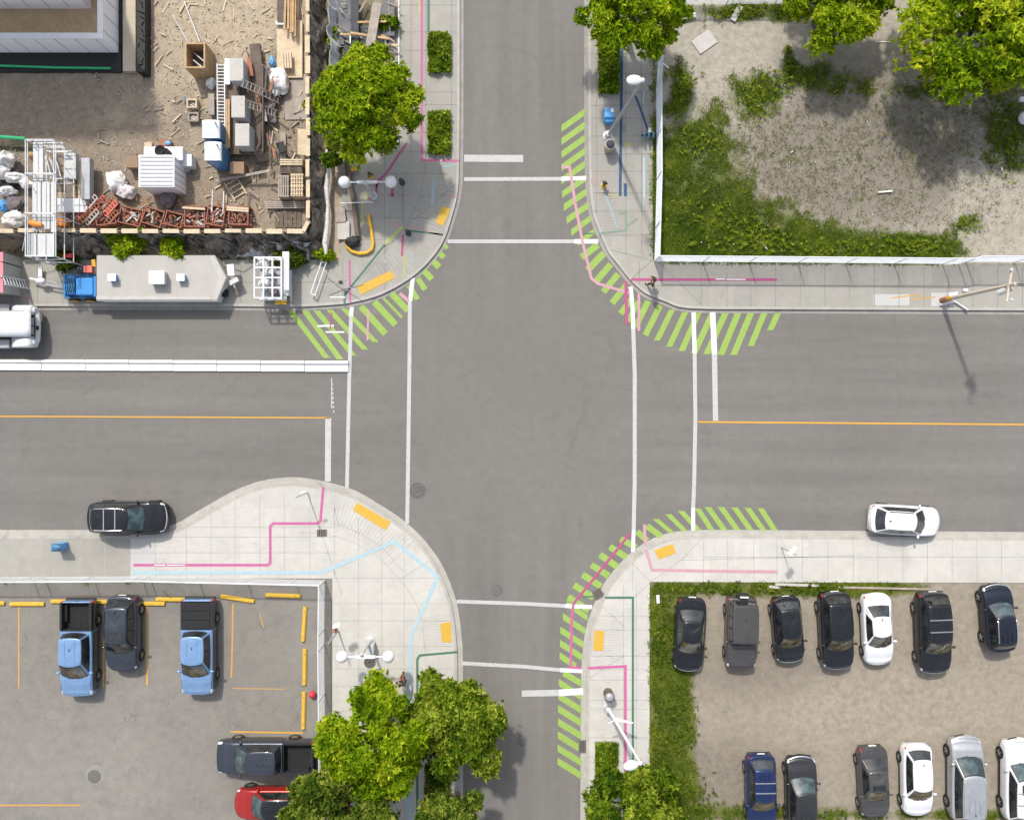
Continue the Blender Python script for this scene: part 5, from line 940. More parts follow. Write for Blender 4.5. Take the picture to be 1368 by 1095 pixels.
# -- ribbed shed with generator on its roof side
t = thing('site_shed', 'white ribbed roof site shed in the middle of the yard', 'shed', P(213, 236, ZS)); z1 = 1.9; a = P(185, 250, z1); b = P(233, 207, z1); cx, cy = (a.x + b.x) / 2, (a.y + b.y) / 2; w, d = b.x - a.x, b.y - a.y
g = MB(); g.box((cx, cy, .95), (w * .97, d * .97, 1.78)); part(g, 'wall', M['white_panel'], t, bevel=.02); g = MB(); g.box((cx, cy, 1.87), (w, d, .07)); rf = part(g, 'roof', M['white_plastic'], t, bevel=.01)
for k in range(8): g = MB(); g.box((cx, cy + d * ((k + .5) / 8 - .5), 1.925), (w * .9, d * .05, .04)); part(g, 'roof_rib', M['grey_plastic'], rf)
for k in range(9): g = MB(); g.box((cx + w * .97 * ((k + .5) / 9 - .5), cy - d * .487, .95), (.03, .02, 1.7)); part(g, 'wall_batten', M['seam'], t)
for k in range(5): g = MB(); g.box((cx + w * .487, cy + d * .97 * ((k + .5) / 5 - .5), .95), (.02, .03, 1.7)); part(g, 'wall_batten', M['seam'], t)
boxy(192, 196, 244, 214, ZS, 1.3, 'white_plastic', 'low white equipment case behind the ribbed shed'); boxy(241, 206, 256, 222, ZS, .9, 'white_plastic', 'small white case at the right end of the low white equipment case')
g = MB(); c = P(215, 202, 1.42); g.lathe([(.10, .0), (.30, .02), (.34, .12), (.26, .2), (.16, .12), (.001, .08)], c, 24); single(g, 'hose_reel', M['tyre'], 'black coiled hose reel on the low white equipment case', 'hose reel', smooth=True); g = MB(); g.tube([P(221, 200, 1.45), P(226, 205, 1.5), P(230, 211, 1.45)], [.13, .15, .12], 12); single(g, 'hose_end', M['tyre'], 'black rubber duct end beside the coiled hose reel', 'hose', smooth=True)
boxy(212, 186, 226, 196, ZS, .7, 'rust', 'brown tool box with a blue lid above the ribbed shed'); g = MB(); g.ball(P(224, 191, .78), .2, 14, 8, sq=(1, .7, .35)); single(g, 'helmet', M['sky_blue'], 'blue basin on the brown tool box', 'basin', smooth=True); board(198, 193, 10, 6, .2, .1, 'pale_timber', 'small pale board above the low white equipment case', .06)
boxy(168, 209, 184, 224, ZS, .8, 'brown_card', 'open brown cardboard box left of the ribbed shed'); boxy(307, 216, 326, 232, ZS, .9, 'brown_card', 'brown plywood box below the timber trailer'); boxy(246, 222, 252, 229, ZS, .4, 'grey_plastic', 'small grey box right of the ribbed shed')
g = MB(); g.beam(P(288, 242, .3), P(361, 228, .95), .16, .08); single(g, 'plank', M['grey_timber'], 'long brown plank leaning across the yard onto the brown plywood box', 'plank', bevel=.008)
# -- red steel forms and stillages along the fence
def stillage(x0, y0, x1, y1, rz, fill, label, h=.8, rack=False, mcol='red_steel', planks=0):
    c = P((x0 + x1) / 2, (y0 + y1) / 2, h); w, d = (x1 - x0) / S * .97, (y1 - y0) / S * .97; t = thing('stillage', label, 'stillage', (c.x, c.y, ZS), rz, group='red steel stillages along the fence')
    for sx in (-1, 1):
        for sy in (-1, 1): g = MB(); g.beam((sx * w / 2, sy * d / 2, 0), (sx * w / 2, sy * d / 2, h), .07, up=(0, 1, 0)); part(g, 'corner_post', M[mcol], t, local=True)
    for zz_ in (.12, h - .04):
        for s in (-1, 1): g = MB(); g.beam((-w / 2, s * d / 2, zz_), (w / 2, s * d / 2, zz_), .06); part(g, 'rail', M[mcol], t, local=True); g = MB(); g.beam((s * w / 2, -d / 2, zz_), (s * w / 2, d / 2, zz_), .06); part(g, 'rail', M[mcol], t, local=True)
    g = MB(); g.box((0, 0, .12), (w * .95, d * .95, .05)); part(g, 'base', M['dark_timber'], t, local=True)
    for s in (-1, 1): g = MB(); g.box((0, s * d * .49, h * .45), (w * .94, .03, h * .5)); part(g, 'side_sheet', M['rust'], t, local=True)
    R = random.Random(int(x0)); g = MB()
    for k in range(int(fill * 2.2)): g.box((R.uniform(-.36, .36) * w, R.uniform(-.36, .36) * d, .2 + R.uniform(0, h * .7)), (R.uniform(.15, .5), R.uniform(.05, .1), .05), rot=Matrix.Rotation(R.uniform(0, 3), 3, 'Z') @ Matrix.Rotation(R.uniform(-.4, .4), 3, 'Y'), mi=k % 3)
    part(g, 'clamps', [M['red_steel'], M['concrete_block'], M['rust']], t, local=True)
    for k in range(planks): g = MB(); g.beam((-w * .6, d * (.42 - .13 * k), h + .04), (w * .55, d * (.36 - .13 * k), h + .06), .12, .05); part(g, 'load_plank', M['pale_timber'], t, local=True)
for a_ in (((128, 270, 154, 300), .12, 10, 'rust red stillage of clamps beside the heap of red frames'), ((160, 278, 190, 300), -.22, 26, 'red stillage heaped with red clamps, second from the heap of red frames'), ((192, 279, 218, 301), -.3, 8, 'red stillage with a dark empty tray and a tilted timber'), ((221, 284, 244, 302), -.25, 6, 'dark brown stillage tray below the grey crumpled sack'), ((247, 276, 274, 303), -.02, 16, 'orange-red stillage with a timber laid along its top'), ((277, 275, 300, 301), -.15, 24, 'stillage filled with white and red rods'), ((306, 276, 332, 300), -.03, 14, 'rightmost red stillage with two pale planks on top')): stillage(*a_[0], a_[1], a_[2], a_[3], planks={'orange': 1, 'rightmost': 2, 'red stillage with': 1}.get(a_[3].split()[0] if a_[3][0] != 'o' else 'orange', 0))
R = random.Random(77)
for k in range(18): x = 108 + (k % 6) * 8 + R.uniform(-3, 3); y = 274 + (k // 6) * 9 + R.uniform(-3, 3); g = MB(); a_, b_ = P(x - 6, y + 8, .3 + .2 * (k % 3)), P(x + 9, y - 9, .6 + .2 * (k % 3)); g.beam(a_, b_, .10, .10); d = (b_ - a_).normalized(); n_ = Vector((-d.y, d.x, 0)) * .3; g.beam(a_ + n_, b_ + n_, .06); [g.beam(a_.lerp(b_, q / 5), a_.lerp(b_, q / 5) + n_, .05) for q in range(6)]; single(g, 'shutter_form', M[('red_steel', 'rust', 'concrete_block', 'coral')[k % 4]], 'red steel shutter form in the heap beside the white board', 'steel form', 'red steel forms in a heap')
for k, (x, y) in enumerate(((284, 268), (299, 270))): g = MB(); g.beam(P(x, y - 14, 1.0), P(x - 1, y + 14, .9), .05); single(g, 'steel_rod', M['white_steel'], 'pale rod sticking up from the stillage of white and red rods', 'rod', 'pale rods in the stillage')
board(97, 275, 42, 18, .6, 0, 'white_plastic', 'white sheet board between the scaffold and the heap of red frames', .3); board(84, 298, 15, 9, .4, 0, 'orange', 'orange box end below the white sheet board', .5); board(108, 243, 5, 52, .5, .02, 'pale_timber', 'narrow tan board beside the grey steel sheet stack', .3); board(117, 240, 11, 54, .9, 0, 'grey_steel', 'dark grey steel sheet stack right of the scaffold', .5)
board(96, 223, 15, 34, .8, 0, 'galv', 'perforated pale steel panel stack beside the dark grey steel sheets', .4); board(96, 252, 12, 26, .5, .03, 'pale_timber', 'pale ribbed panel below the perforated steel panels', .3)
R = random.Random(55)
for k in range(9): g = MB(); g.beam(P(60 + R.uniform(0, 16), 212 + R.uniform(-6, 6), .5 + .05 * k), P(60 + R.uniform(0, 24), 240 + R.uniform(-4, 8), .5 + .05 * k), .07); single(g, 'scaffold_tube', M['galv'], 'loose pale scaffold tube in the tangle right of the scaffold tower', 'tube', 'loose scaffold tubes')
for k in range(5): g = MB(); g.beam(P(77, 258 + k * 3.2, .35), P(104, 262 + k * 3, .4), .1, .06); single(g, 'plank', M['pale_timber'], 'pale plank in the low stack above the white sheet board', 'plank', 'pale planks above the white sheet board')
# -- scaffold tower
t = thing('scaffold_tower', 'white steel scaffold tower with grey decks standing across the site fence', 'scaffold', P(52, 265, ZS))
xs_, ys_, hz_ = (34, 43, 72), (187, 232, 285, 342), 3.3
for x in xs_:
    for y in ys_:
        b_ = P(x, y, hz_); g = MB(); g.tube([(b_.x, b_.y, ZS), (b_.x, b_.y, hz_)], .035, 8); part(g, 'standard', M['white_steel'], t, smooth=True)
for z in (1.2, 2.2, 3.1, 3.3):
    for x in (xs_[0], xs_[2]): a_, b_ = P(x, ys_[0], hz_), P(x, ys_[-1], hz_); g = MB(); g.tube([(a_.x, a_.y, z), (b_.x, b_.y, z)], .03, 8); part(g, 'ledger', M['white_steel'], t, smooth=True)
    for y in ys_: a_, b_ = P(xs_[0], y, hz_), P(xs_[2], y, hz_); g = MB(); g.tube([(a_.x, a_.y, z + .06), (b_.x, b_.y, z + .06)], .03, 8); part(g, 'transom', M['white_steel'], t, smooth=True)
for (x0, x1), (y0, y1) in (((44, 58), (190, 242)), ((43, 55), (243, 308)), ((56, 67), (243, 306)), ((68, 76), (243, 310)), ((38, 49), (312, 342)), ((50, 72), (312, 342))):
    g = MB(); g.pbox(x0, y0, x1 - .6, y1, 2.88, 2.94); dk = part(g, 'deck', M['galv'], t, bevel=.01); g = MB()
    g.pbox(x0 + (x1 - x0) * .47, y0 + 1, x0 + (x1 - x0) * .53, y1 - 1, 2.94, 2.965); part(g, 'deck_rib', M['grey_steel'], dk)
for (x0, y0), (x1, y1) in (((46, 195), (58, 225)), ((44, 250), (66, 300)), ((40, 285), (30, 335)), ((60, 188), (72, 205))): g = MB(); g.tube([P(x0, y0, 3.2), P(x1, y1, 1.6)], .025, 6); part(g, 'brace', M['white_steel'], t, smooth=True)
g = MB(); g.tube([P(40, 297, 3.05), P(46, 299, 3.1), P(56, 301, 3.05)], [.14, .2, .12], 10); single(g, 'safety_vest', M['orange'], 'orange bundle lying on the scaffold deck', 'bundle', smooth=True)
for k, (x, y, s) in enumerate(((84, 197, 0), (84, 203, 1), (84, 209, 2))): g = MB(); g.beam(P(58 + 4 * k, y - 6, .8 + .3 * k), P(84 + 3 * k, y - 6, .8 + .3 * k), .06); g.beam(P(84 + 3 * k, y - 6, .8 + .3 * k), P(84 + 3 * k, y + 6, .6), .05); single(g, 'guard_hurdle', M['white_steel'], 'pale steel guard frame stacked at the upper right of the scaffold tower', 'guard hurdle', 'guard frames by the scaffold tower')
# -- pallets and racks on the right of the yard
def rack(x0, y0, x1, y1, h, m, label, n, ver=True, cross=0):
    a = P(x0, y1, h); b = P(x1, y0, h); cx, cy = (a.x + b.x) / 2, (a.y + b.y) / 2; w, d = b.x - a.x, b.y - a.y; t = thing('pallet', label, 'pallet', (cx, cy, ZS))
    for k in range(n): g = MB(); u = (k + .5) / n - .5; g.box((cx + u * w, cy, h - .02), (w / n * .62, d, .04)) if ver else g.box((cx, cy + u * d, h - .02), (w, d / n * .62, .04)); part(g, 'slat', M[m], t)
    for k in range(3): g = MB(); u = (k - 1) * .46; g.box((cx, cy + u * d, (h - .04 + ZS) / 2), (w, .1, h - .04 - ZS)) if ver else g.box((cx + u * w, cy, (h - .04 + ZS) / 2), (.1, d, h - .04 - ZS)); part(g, 'bearer', M[m], t)
    for k in range(cross): g = MB(); u = (k + .5) / cross - .5; g.box((cx, cy + u * d, h + .02), (w, .05, .035)); part(g, 'cross_slat', M['pale_timber'], t)
rack(388, 232, 405, 262, 1.1, 'pale_timber', 'open pale crate rack in the right corner of the yard', 5, True, 6); rack(371, 234, 386, 263, 1.0, 'grey_timber', 'grey boarded pallet left of the open pale crate', 5); rack(374, 212, 404, 221, .9, 'pale_timber', 'pale slatted pallet on top of the right-hand stack', 3, False); rack(374, 221, 404, 232, .8, 'dark_timber', 'dark slatted pallet under the pale one', 4, False)
for k in range(4): g = MB(); g.beam(P(353 + k, 270 + k * 2.6, .3), P(407, 270 + k * 2.4, .35), .09, .06); single(g, 'plank', M['grey_timber'], 'grey batten in the low row below the pallets', 'plank', 'grey battens below the pallets')
for k in range(6): g = MB(); g.beam(P(370 + k * 6, 281, .12), P(370 + k * 6, 304, .12), .22, .05); single(g, 'plank', M['dark_timber'], 'dark board laid as a floor in the corner of the yard', 'plank', 'dark floor boards in the corner')
# -- stones and scraps on the sandy ground
def rubble(name, m, n, x0, y0, x1, y1, smin, smax, z, seed, keep=None):
    R = np.random.default_rng(seed); x = R.uniform(x0, x1, n); y = R.uniform(y0, y1, n)
    if keep is not None: k = keep(x, y); x, y = x[k], y[k]
    n = len(x); s = R.uniform(smin, smax, n) * R.uniform(.6, 1, n); base = np.array([[1, 0, 0], [-1, 0, 0], [0, 1, 0], [0, -1, 0], [0, 0, 1], [0, 0, -.4]], float); F0 = np.array([[0, 2, 4], [2, 1, 4], [1, 3, 4], [3, 0, 4], [2, 0, 5], [1, 2, 5], [3, 1, 5], [0, 3, 5]])
    V = base[None] * R.uniform(.4, 1.2, (n, 6, 1)) * s[:, None, None] * np.array([1, .75, .6]); th = R.uniform(0, 6.28, n); c_, s_ = np.cos(th), np.sin(th); V = np.stack([V[..., 0] * c_[:, None] - V[..., 1] * s_[:, None], V[..., 0] * s_[:, None] + V[..., 1] * c_[:, None], V[..., 2]], -1)
    V += np.stack([(x - 684) / S, (547.5 - y) / S, np.full(n, z)], 1)[:, None]; F = (F0[None] + 6 * np.arange(n)[:, None, None]).reshape(-1, 3); return tag(raw_mesh(name, V.reshape(-1, 3), F, M[m]), kind='stuff')
mat('sand_clod', (.38, .31, .22), rough=.95, var=.2); mat('pale_stone', (.44, .38, .30), rough=.9, var=.25); mat('dark_clod', (.14, .11, .085), rough=.95, var=.3); mat('grey_stone', (.36, .33, .30), rough=.9, var=.25); mat('scrap', (.70, .68, .64), var=.2)
rubble('rubble', 'pale_stone', 1500, 195, -5, 405, 300, .04, .11, ZS, 1); rubble('rubble', 'sand_clod', 420, 195, -5, 405, 300, .06, .22, ZS - .03, 2); rubble('rubble', 'dark_clod', 110, 195, -5, 405, 300, .03, .10, ZS, 3); rubble('rubble', 'grey_stone', 1600, 0, 95, 260, 300, .03, .10, ZS, 4); rubble('debris', 'scrap', 260, 0, 95, 400, 345, .03, .10, ZS + .02, 5)
rubble('debris', 'scrap', 150, 876, 10, 1366, 345, .02, .07, ZL + .1, 6); rubble('gravel', 'grey_stone', 2400, 880, 10, 1366, 350, .02, .06, ZL, 7); rubble('gravel', 'grey_stone', 2400, 900, 790, 1366, 1090, .015, .05, ZL, 8); rubble('gravel', 'dark_clod', 1200, 880, 90, 1366, 345, .02, .07, ZL, 9)
def litter_sticks(name, m, n, seed, zone, z, keep=None):
    R = random.Random(seed); g = MB()
    for k in range(n):
        x, y = R.uniform(zone[0], zone[2]), R.uniform(zone[1], zone[3])
        if keep and not keep(x, y): continue
        g.box(P(x, y, z + R.uniform(0, .08)), (R.uniform(.15, .9), R.uniform(.03, .10), R.uniform(.02, .05)), rot=Matrix.Rotation(R.uniform(0, 3.14), 3, 'Z') @ Matrix.Rotation(R.uniform(-.12, .12), 3, 'Y'))
    return tag(g.build(name, MATS[m]), kind='stuff')
OPEN_ = lambda x, y: not (180 < x < 260 and 190 < y < 265) and not (285 < x < 358 and 80 < y < 215)
litter_sticks('debris', 'pale_timber', 110, 1, (200, 0, 404, 270), ZS, OPEN_); litter_sticks('debris', 'grey_timber', 120, 2, (130, 100, 404, 300), ZS, OPEN_); litter_sticks('debris', 'dark_timber', 90, 3, (330, 60, 404, 300), ZS, OPEN_); litter_sticks('debris', 'grey_timber', 40, 4, (440, 0, 530, 95), .5); litter_sticks('debris', 'scrap', 9, 5, (880, 15, 1366, 340), ZL + .02); litter_sticks('debris', 'rust', 40, 6, (100, 262, 340, 304), .3)
# -- trailers on the northwest pavement
t = thing('site_trailer', 'long grey flat roofed site trailer with a chamfered end on the pavement', 'trailer', P(215, 372, ZP)); h = 1.25
roof = [P(x, y, h) for x, y in ((129, 341), (287, 341), (303, 371), (290, 402), (129, 402))]; rc = sum(roof, Vector()) / 5; ins = [rc + (p - rc) * .985 for p in roof]
g = MB(); g.prism([(p.x, p.y) for p in ins], .35, h - .1); part(g, 'body', M['roof_edge'], t, bevel=.02); g = MB(); g.prism([(p.x, p.y) for p in roof], h - .1, h); rf = part(g, 'roof', M['roof_felt'], t, bevel=.015)
g = MB(); nose = [P(x, y, h + .02) for x, y in ((280, 343), (287, 343), (302, 371), (289.5, 400), (282, 400), (293, 371))]; g.prism([(p.x, p.y) for p in nose], h, h + .025); part(g, 'nose_trim', M['concrete_block'], rf)
g = MB(); a_, b_ = P(129, 398, h), P(283, 398, h); g.beam(a_ + Vector((0, 0, .02)), b_ + Vector((0, 0, .02)), .22, .04); part(g, 'gutter_trim', M['concrete_block'], rf)
for (x0, y0, x1, y1), mm, hh in (((144, 366, 154, 375), 'sky_blue', .35), ((199, 362, 219, 379), 'galv', .55), ((236, 366, 246, 375), 'sky_blue', .35)):
    g = MB(); g.pbox(x0, y0, x1, y1, h, h + hh); v_ = part(g, 'roof_vent', M[mm], rf, bevel=.05); g = MB(); g.pbox(x0 - .6, y0 - .6, x1 + .6, y1 + .6, h + hh, h + hh + .06); part(g, 'vent_lid', M['white_plastic'], v_, bevel=.03)
for x in (170, 200, 250): g = MB(); c = P(x, 400, .35); g.lathe([(.14, -.1), (.32, -.09), (.35, 0), (.32, .09), (.14, .1)], c, 20, rot=Matrix.Rotation(math.pi / 2, 3, 'X')); part(g, 'wheel', M['tyre'], t, smooth=True)
g = MB(); c = P(300, 391, .6); g.lathe([(.1, -.08), (.28, -.07), (.3, .0), (.28, .07), (.1, .08)], c, 18, rot=Matrix.Rotation(1.2, 3, 'Y')); part(g, 'spare_wheel', M['tyre'], t, smooth=True)
board(309, 361, 9, 15, .9, .1, 'white_plastic', 'small white box lid beside the chamfered end of the site trailer', .25); board(313, 376, 13, 6, .8, .5, 'galv', 'grey metal coupling box right of the site trailer', .3); board(315, 386, 3, 18, .2, .35, 'pale_timber', 'short pale plank on the pavement by the site trailer', .06)
t = thing('cage_trailer', 'white tubular cage trailer loaded with scrap and white sacks', 'trailer', P(358, 370, ZP)); a = P(340, 398, 1.7); b = P(376, 344, 1.7)
g = MB(); g.box(((a.x + b.x) / 2, (a.y + b.y) / 2, .55), (b.x - a.x, b.y - a.y, .1)); part(g, 'deck', M['grey_steel'], t)
for x in np.linspace(a.x, b.x, 4):
    for y in (a.y, b.y): g = MB(); g.beam((x, y, .5), (x, y, 1.7), .06, up=(0, 1, 0)); part(g, 'post', M['white_steel'], t)
    g = MB(); g.beam((x, a.y, 1.7), (x, b.y, 1.7), .09, .07); part(g, 'top_rail', M['white_steel'], t)
for y in np.linspace(a.y, b.y, 5): g = MB(); g.beam((a.x, y, 1.73), (b.x, y, 1.73), .08, .06); part(g, 'top_bar', M['white_steel'], t)
for z in (.9, 1.3):
    for y in (a.y, b.y): g = MB(); g.beam((a.x, y, z), (b.x, y, z), .05); part(g, 'side_bar', M['white_steel'], t)
for s in (-1, 1): g = MB(); c = Vector(((a.x + b.x) / 2 + .5, (a.y if s < 0 else b.y) + s * .12, .42)); g.lathe([(.12, -.09), (.27, -.08), (.29, 0), (.27, .08), (.12, .09)], c, 18, rot=Matrix.Rotation(math.pi / 2, 3, 'X')); w_ = part(g, 'wheel', M['tyre'], t, smooth=True); g = MB(); g.box(c + Vector((0, s * .03, .30)), (.7, .22, .06)); part(g, 'mudguard', M['yellow'], w_)
for i, (x, y, r_) in enumerate(((352, 352, 10), (360, 364, 9), (354, 380, 10), (366, 390, 8))): bag(x, y, r_, r_ * .9, .7, ('white_bag', 'grey_plastic', 'white_bag', 'dark_bag')[i], ('white sack at the upper end inside the cage trailer', 'grey sack in the middle of the cage trailer', 'white sack at the lower end inside the cage trailer', 'dark sack in the lower right of the cage trailer')[i], 50 + i * 2.1, z=.62)
board(382, 362, 9, 50, 1.5, 0, 'galv', 'tall pale steel gate leaning on the right side of the cage trailer', .12); board(386, 378, 8, 34, .8, 0, 'grey_plastic', 'grey mesh panel at the lower right of the cage trailer', .05)
# blue towed machine
t = thing('towed_compressor', 'bright blue towed machine with yellow wheels beside the grey site trailer', 'compressor', P(106, 384, ZP))
g = MB(); g.pbox(101, 371, 124, 394, .5, 1.35); part(g, 'hood', M['blue_plastic'], t, bevel=.06); g = MB(); g.pbox(86, 369, 100, 393, .5, 1.1); g.pbox(84.5, 367, 87, 395, .4, 1.2); part(g, 'engine_tray', M['blue_plastic'], t, bevel=.03); g = MB(); g.pbox(86, 366, 128, 399, .38, .5); part(g, 'chassis', M['site_blue'], t, bevel=.02); g = MB(); g.pbox(125, 369, 128, 396, .5, 1.3); part(g, 'rear_panel', M['blue_plastic'], t, bevel=.02)
for k in range(4): g = MB(); g.tube([P(88 + k * 3, 372, 1.14), P(90 + k * 3, 382, 1.2), P(88 + k * 3, 391, 1.14)], .05, 8); part(g, 'air_tube', M['site_blue'], t, smooth=True)
for x in (100, 121): g = MB(); g.lathe([(.1, -.09), (.26, -.08), (.29, 0), (.26, .08), (.1, .09)], P(x, 401, .42), 18, rot=Matrix.Rotation(math.pi / 2, 3, 'X')); w_ = part(g, 'wheel', M['yellow'], t, smooth=True); g = MB(); g.lathe([(.27, -.06), (.31, -.05), (.31, .05), (.27, .06)], P(x, 401, .42), 18, rot=Matrix.Rotation(math.pi / 2, 3, 'X')); part(g, 'tyre', M['tyre'], w_, smooth=True)
for y in (378, 383): g = MB(); g.beam(P(86, y + 2, .55), P(58, y - 4, .6), .06); part(g, 'drawbar', M['grey_steel'], t)
g = MB(); g.ball(P(54, 375, .7), .22, 12, 8, sq=(1.4, .9, .7)); g.tube([P(40, 372, .6), P(54, 375, .65)], .07, 8); part(g, 'hitch', M['white_plastic'], t, smooth=True); board(54, 364, 5, 12, .4, 0, 'white_plastic', 'white plate on the pavement above the tow hitch', .1)
board(92, 342, 15, 5, .8, .15, 'red_plastic', 'red plastic barrier piece among the weeds', .2); board(119, 360, 11, 9, .8, 0, 'coral', 'coral red box top behind the blue towed machine', .3); board(109, 361, 8, 8, .6, 0, 'dark_board', 'small black box behind the blue towed machine', .3); board(126, 352, 5, 10, .6, .1, 'yellow', 'small yellow bag at the corner of the site trailer', .2)
# container and step ladder at left edge
t = thing('steel_container', 'grey steel container with a rose red roof edge cut by the left frame', 'container', P(-20, 368, ZP)); hc = 1.9; a = P(-120, 391, hc); b = P(5, 337, hc)
g = MB(); g.box(((a.x + b.x) / 2, (a.y + b.y) / 2, (hc + ZP) / 2), (b.x - a.x - .04, b.y - a.y - .04, hc - ZP)); part(g, 'wall', M['grey_board'] if False else M['concrete_block'], t); g = MB(); g.box(((a.x + b.x) / 2, (a.y + b.y) / 2, hc + .03), (b.x - a.x, b.y - a.y, .06)); part(g, 'roof', M['rose'], t)
for k in range(2): g = MB(); y_ = lerp(a.y, b.y, .35 + .4 * k); g.box((b.x + .0, y_, 1.2), (.04, .05, 2.0)); part(g, 'door_bar', M['dark_board'], t)
ladder(P(4, 374, 2.3), P(36, 380, .2), .55, 8, 'white_steel', 'white ladder leaning on the grey steel container')
# white truck nose at left edge
t = thing('truck', 'white truck nose with bulging front wings entering at the left edge', 'truck', P(0, 437, 0))
def hood(u, v):
    x = lerp(-70, 41, u); y = lerp(415, 450, v); e = abs(2 * v - 1); z = 1.75 - .25 * max(0, u - .55) ** 2 * 4 - .22 * e ** 4; return P(x, y, z)
g = MB(); g.grid(hood, 16, 14); g2 = MB(); g.add([P(41, 415, 1.3), P(41, 450, 1.3), P(41, 450, .5), P(41, 415, .5)], [(0, 1, 2, 3)]); hd_ = part(g, 'bonnet', M['paint_white_car'], t, smooth=True, solid=.04)
g = MB(); a_ = P(-70, 450, .8); b_ = P(40, 416, .8); g.box(((a_.x + b_.x) / 2, (a_.y + b_.y) / 2, .85), (b_.x - a_.x, b_.y - a_.y, 1.0)); part(g, 'engine_bay', M['trim_black'], t)
for y0, y1 in ((407.5, 421), (449, 464.5)):
    def wing(u, v, y0=y0, y1=y1):
        x = lerp(14, 47, u); k = abs(2 * u - 1); e = abs(2 * v - 1); return P(x, lerp(y0, y1, v), .55 + .75 * (1 - k ** 2.6) ** .5 - .12 * e ** 4)
    g = MB(); g.grid(wing, 16, 10); part(g, 'wing', M['paint_white_car'], t, smooth=True, solid=.04)
    ym = (y0 + y1) / 2; g = MB(); g.lathe([(.25, -.14), (.45, -.13), (.48, 0), (.45, .13), (.25, .14)], P(28, ym, .5), 22, rot=Matrix.Rotation(math.pi / 2, 3, 'X')); part(g, 'wheel', M['tyre'], t, smooth=True); g = MB(); g.ball(P(46, ym, .95), .16, 12, 8, sq=(.6, 1.3, 1)); part(g, 'headlight', M['lamp_clear'], t, smooth=True)
g = MB(); g.tube([P(46, 411, .72), P(50, 420, .72), P(51, 437, .72), P(50, 454, .72), P(46, 463, .72)], .16, 10); part(g, 'bumper', M['roof_edge'], t, smooth=True)
for y0, y1 in ((425, 435), (437, 447)): g = MB(); g.add([P(40.5, y0, 1.52), P(40.5, y1, 1.52), P(45.5, y1, 1.0), P(45.5, y0, 1.0)], [(0, 1, 2, 3)]); g.beam(P(40.5, y0, 1.53), P(45.5, y0, 1.0), .06); gl = part(g, 'grille', M['grey_steel'], t, solid=.03)
g = MB(); g.box(P(50, 438, .9), (.14, .22, .1)); part(g, 'tow_eye', M['trim_black'], t)
g = MB(); g.pbox(-70, 406, 12, 418, .5, .95); g.pbox(-70, 453, 12, 465, .5, .951); part(g, 'step_tank', M['grey_steel'], t, bevel=.05)
g = MB(); g.pbox(-260, 408, -74, 462, .6, 2.8); part(g, 'cab', M['paint_white_car'], t, bevel=.15)
# -- concrete lane barrier
t = thing('concrete_barrier', 'long low white concrete barrier between the two lanes of the west road', 'barrier', P(230, 488, 0))
for k in range(9):
    x0, x1 = -60 + k * 58.5, -60 + (k + 1) * 58.5 - .8; y = 487 + .0035 * (x0 + 60) * 1.4; g = MB(); a_, b_ = P(x0, y, 0), P(x1, y + .15, 0); L = b_.x - a_.x
    prof_ = [(-.34, 0), (-.34, .11), (.12, .12), (.15, .24), (.27, .24), (.34, .10), (.34, 0)]
    g.add([(xx, a_.y + py_, pz_) for xx in (a_.x, b_.x) for py_, pz_ in prof_], [(i, (i + 1) % 7, 7 + (i + 1) % 7, 7 + i) for i in range(7)] + [tuple(range(6, -1, -1)), tuple(range(7, 14))]); part(g, 'segment', M['white_cap'], t, bevel=.012)
# -- welded mesh fences with white rails
mat('fence_white', (.62, .64, .67), rough=.5, var=.1); mat('fence_grey', (.62, .63, .63), rough=.5, var=.1)
def mesh_fence(label, pts, m, h=1.85, pitch=.06, z0=ZL, wire=.0085):
    b0 = P(*pts[0], z0); t = thing('mesh_fence', label, 'fence', b0)
    for (x0, y0), (x1, y1) in zip(pts, pts[1:]):
        a, b = P(x0, y0, z0), P(x1, y1, z0); L = (b - a).length; n = int(L / .10); g = MB(); d = (b - a) / L
        for k in range(n): p = a.lerp(b, (k + .5) / n); g.beam(p + Vector((0, 0, .08)), p + Vector((0, 0, h)), wire * .7, wire * .7, up=(d.x, d.y, 0))
        for k in range(int(h / pitch)): z = Vector((0, 0, .1 + k * pitch)); g.beam(a + z, b + z, wire)
        part(g, 'mesh_panel', M[m], t); g = MB(); g.tube([a + Vector((0, 0, h)), b + Vector((0, 0, h))], .04, 8); part(g, 'top_rail', M[m], t, smooth=True)
        for k in range(int(L / 3) + 1): p = a.lerp(b, min(1, k * 3 / L)); g = MB(); g.tube([p, p + Vector((0, 0, h + .08))], .035, 8); part(g, 'post', M[m], t, smooth=True)
mesh_fence('white mesh fence around the gravel yard with the grass', [(881, 50), (876.5, 120), (877, 240), (874, 349.5), (1000, 350.5), (1280, 353), (1290, 350), (1500, 351)], 'fence_white'); mesh_fence('pale mesh fence around the asphalt car park', [(-150, 770.5), (60, 770), (200, 769), (434, 774.5), (433, 860), (435, 1060), (434, 1300)], 'fence_grey', 1.6, .10, ZL, .009)
mesh_fence('white mesh fence along the top edge of the gravel yard', [(905, 7), (1060, 6)], 'fence_white', 1.2)
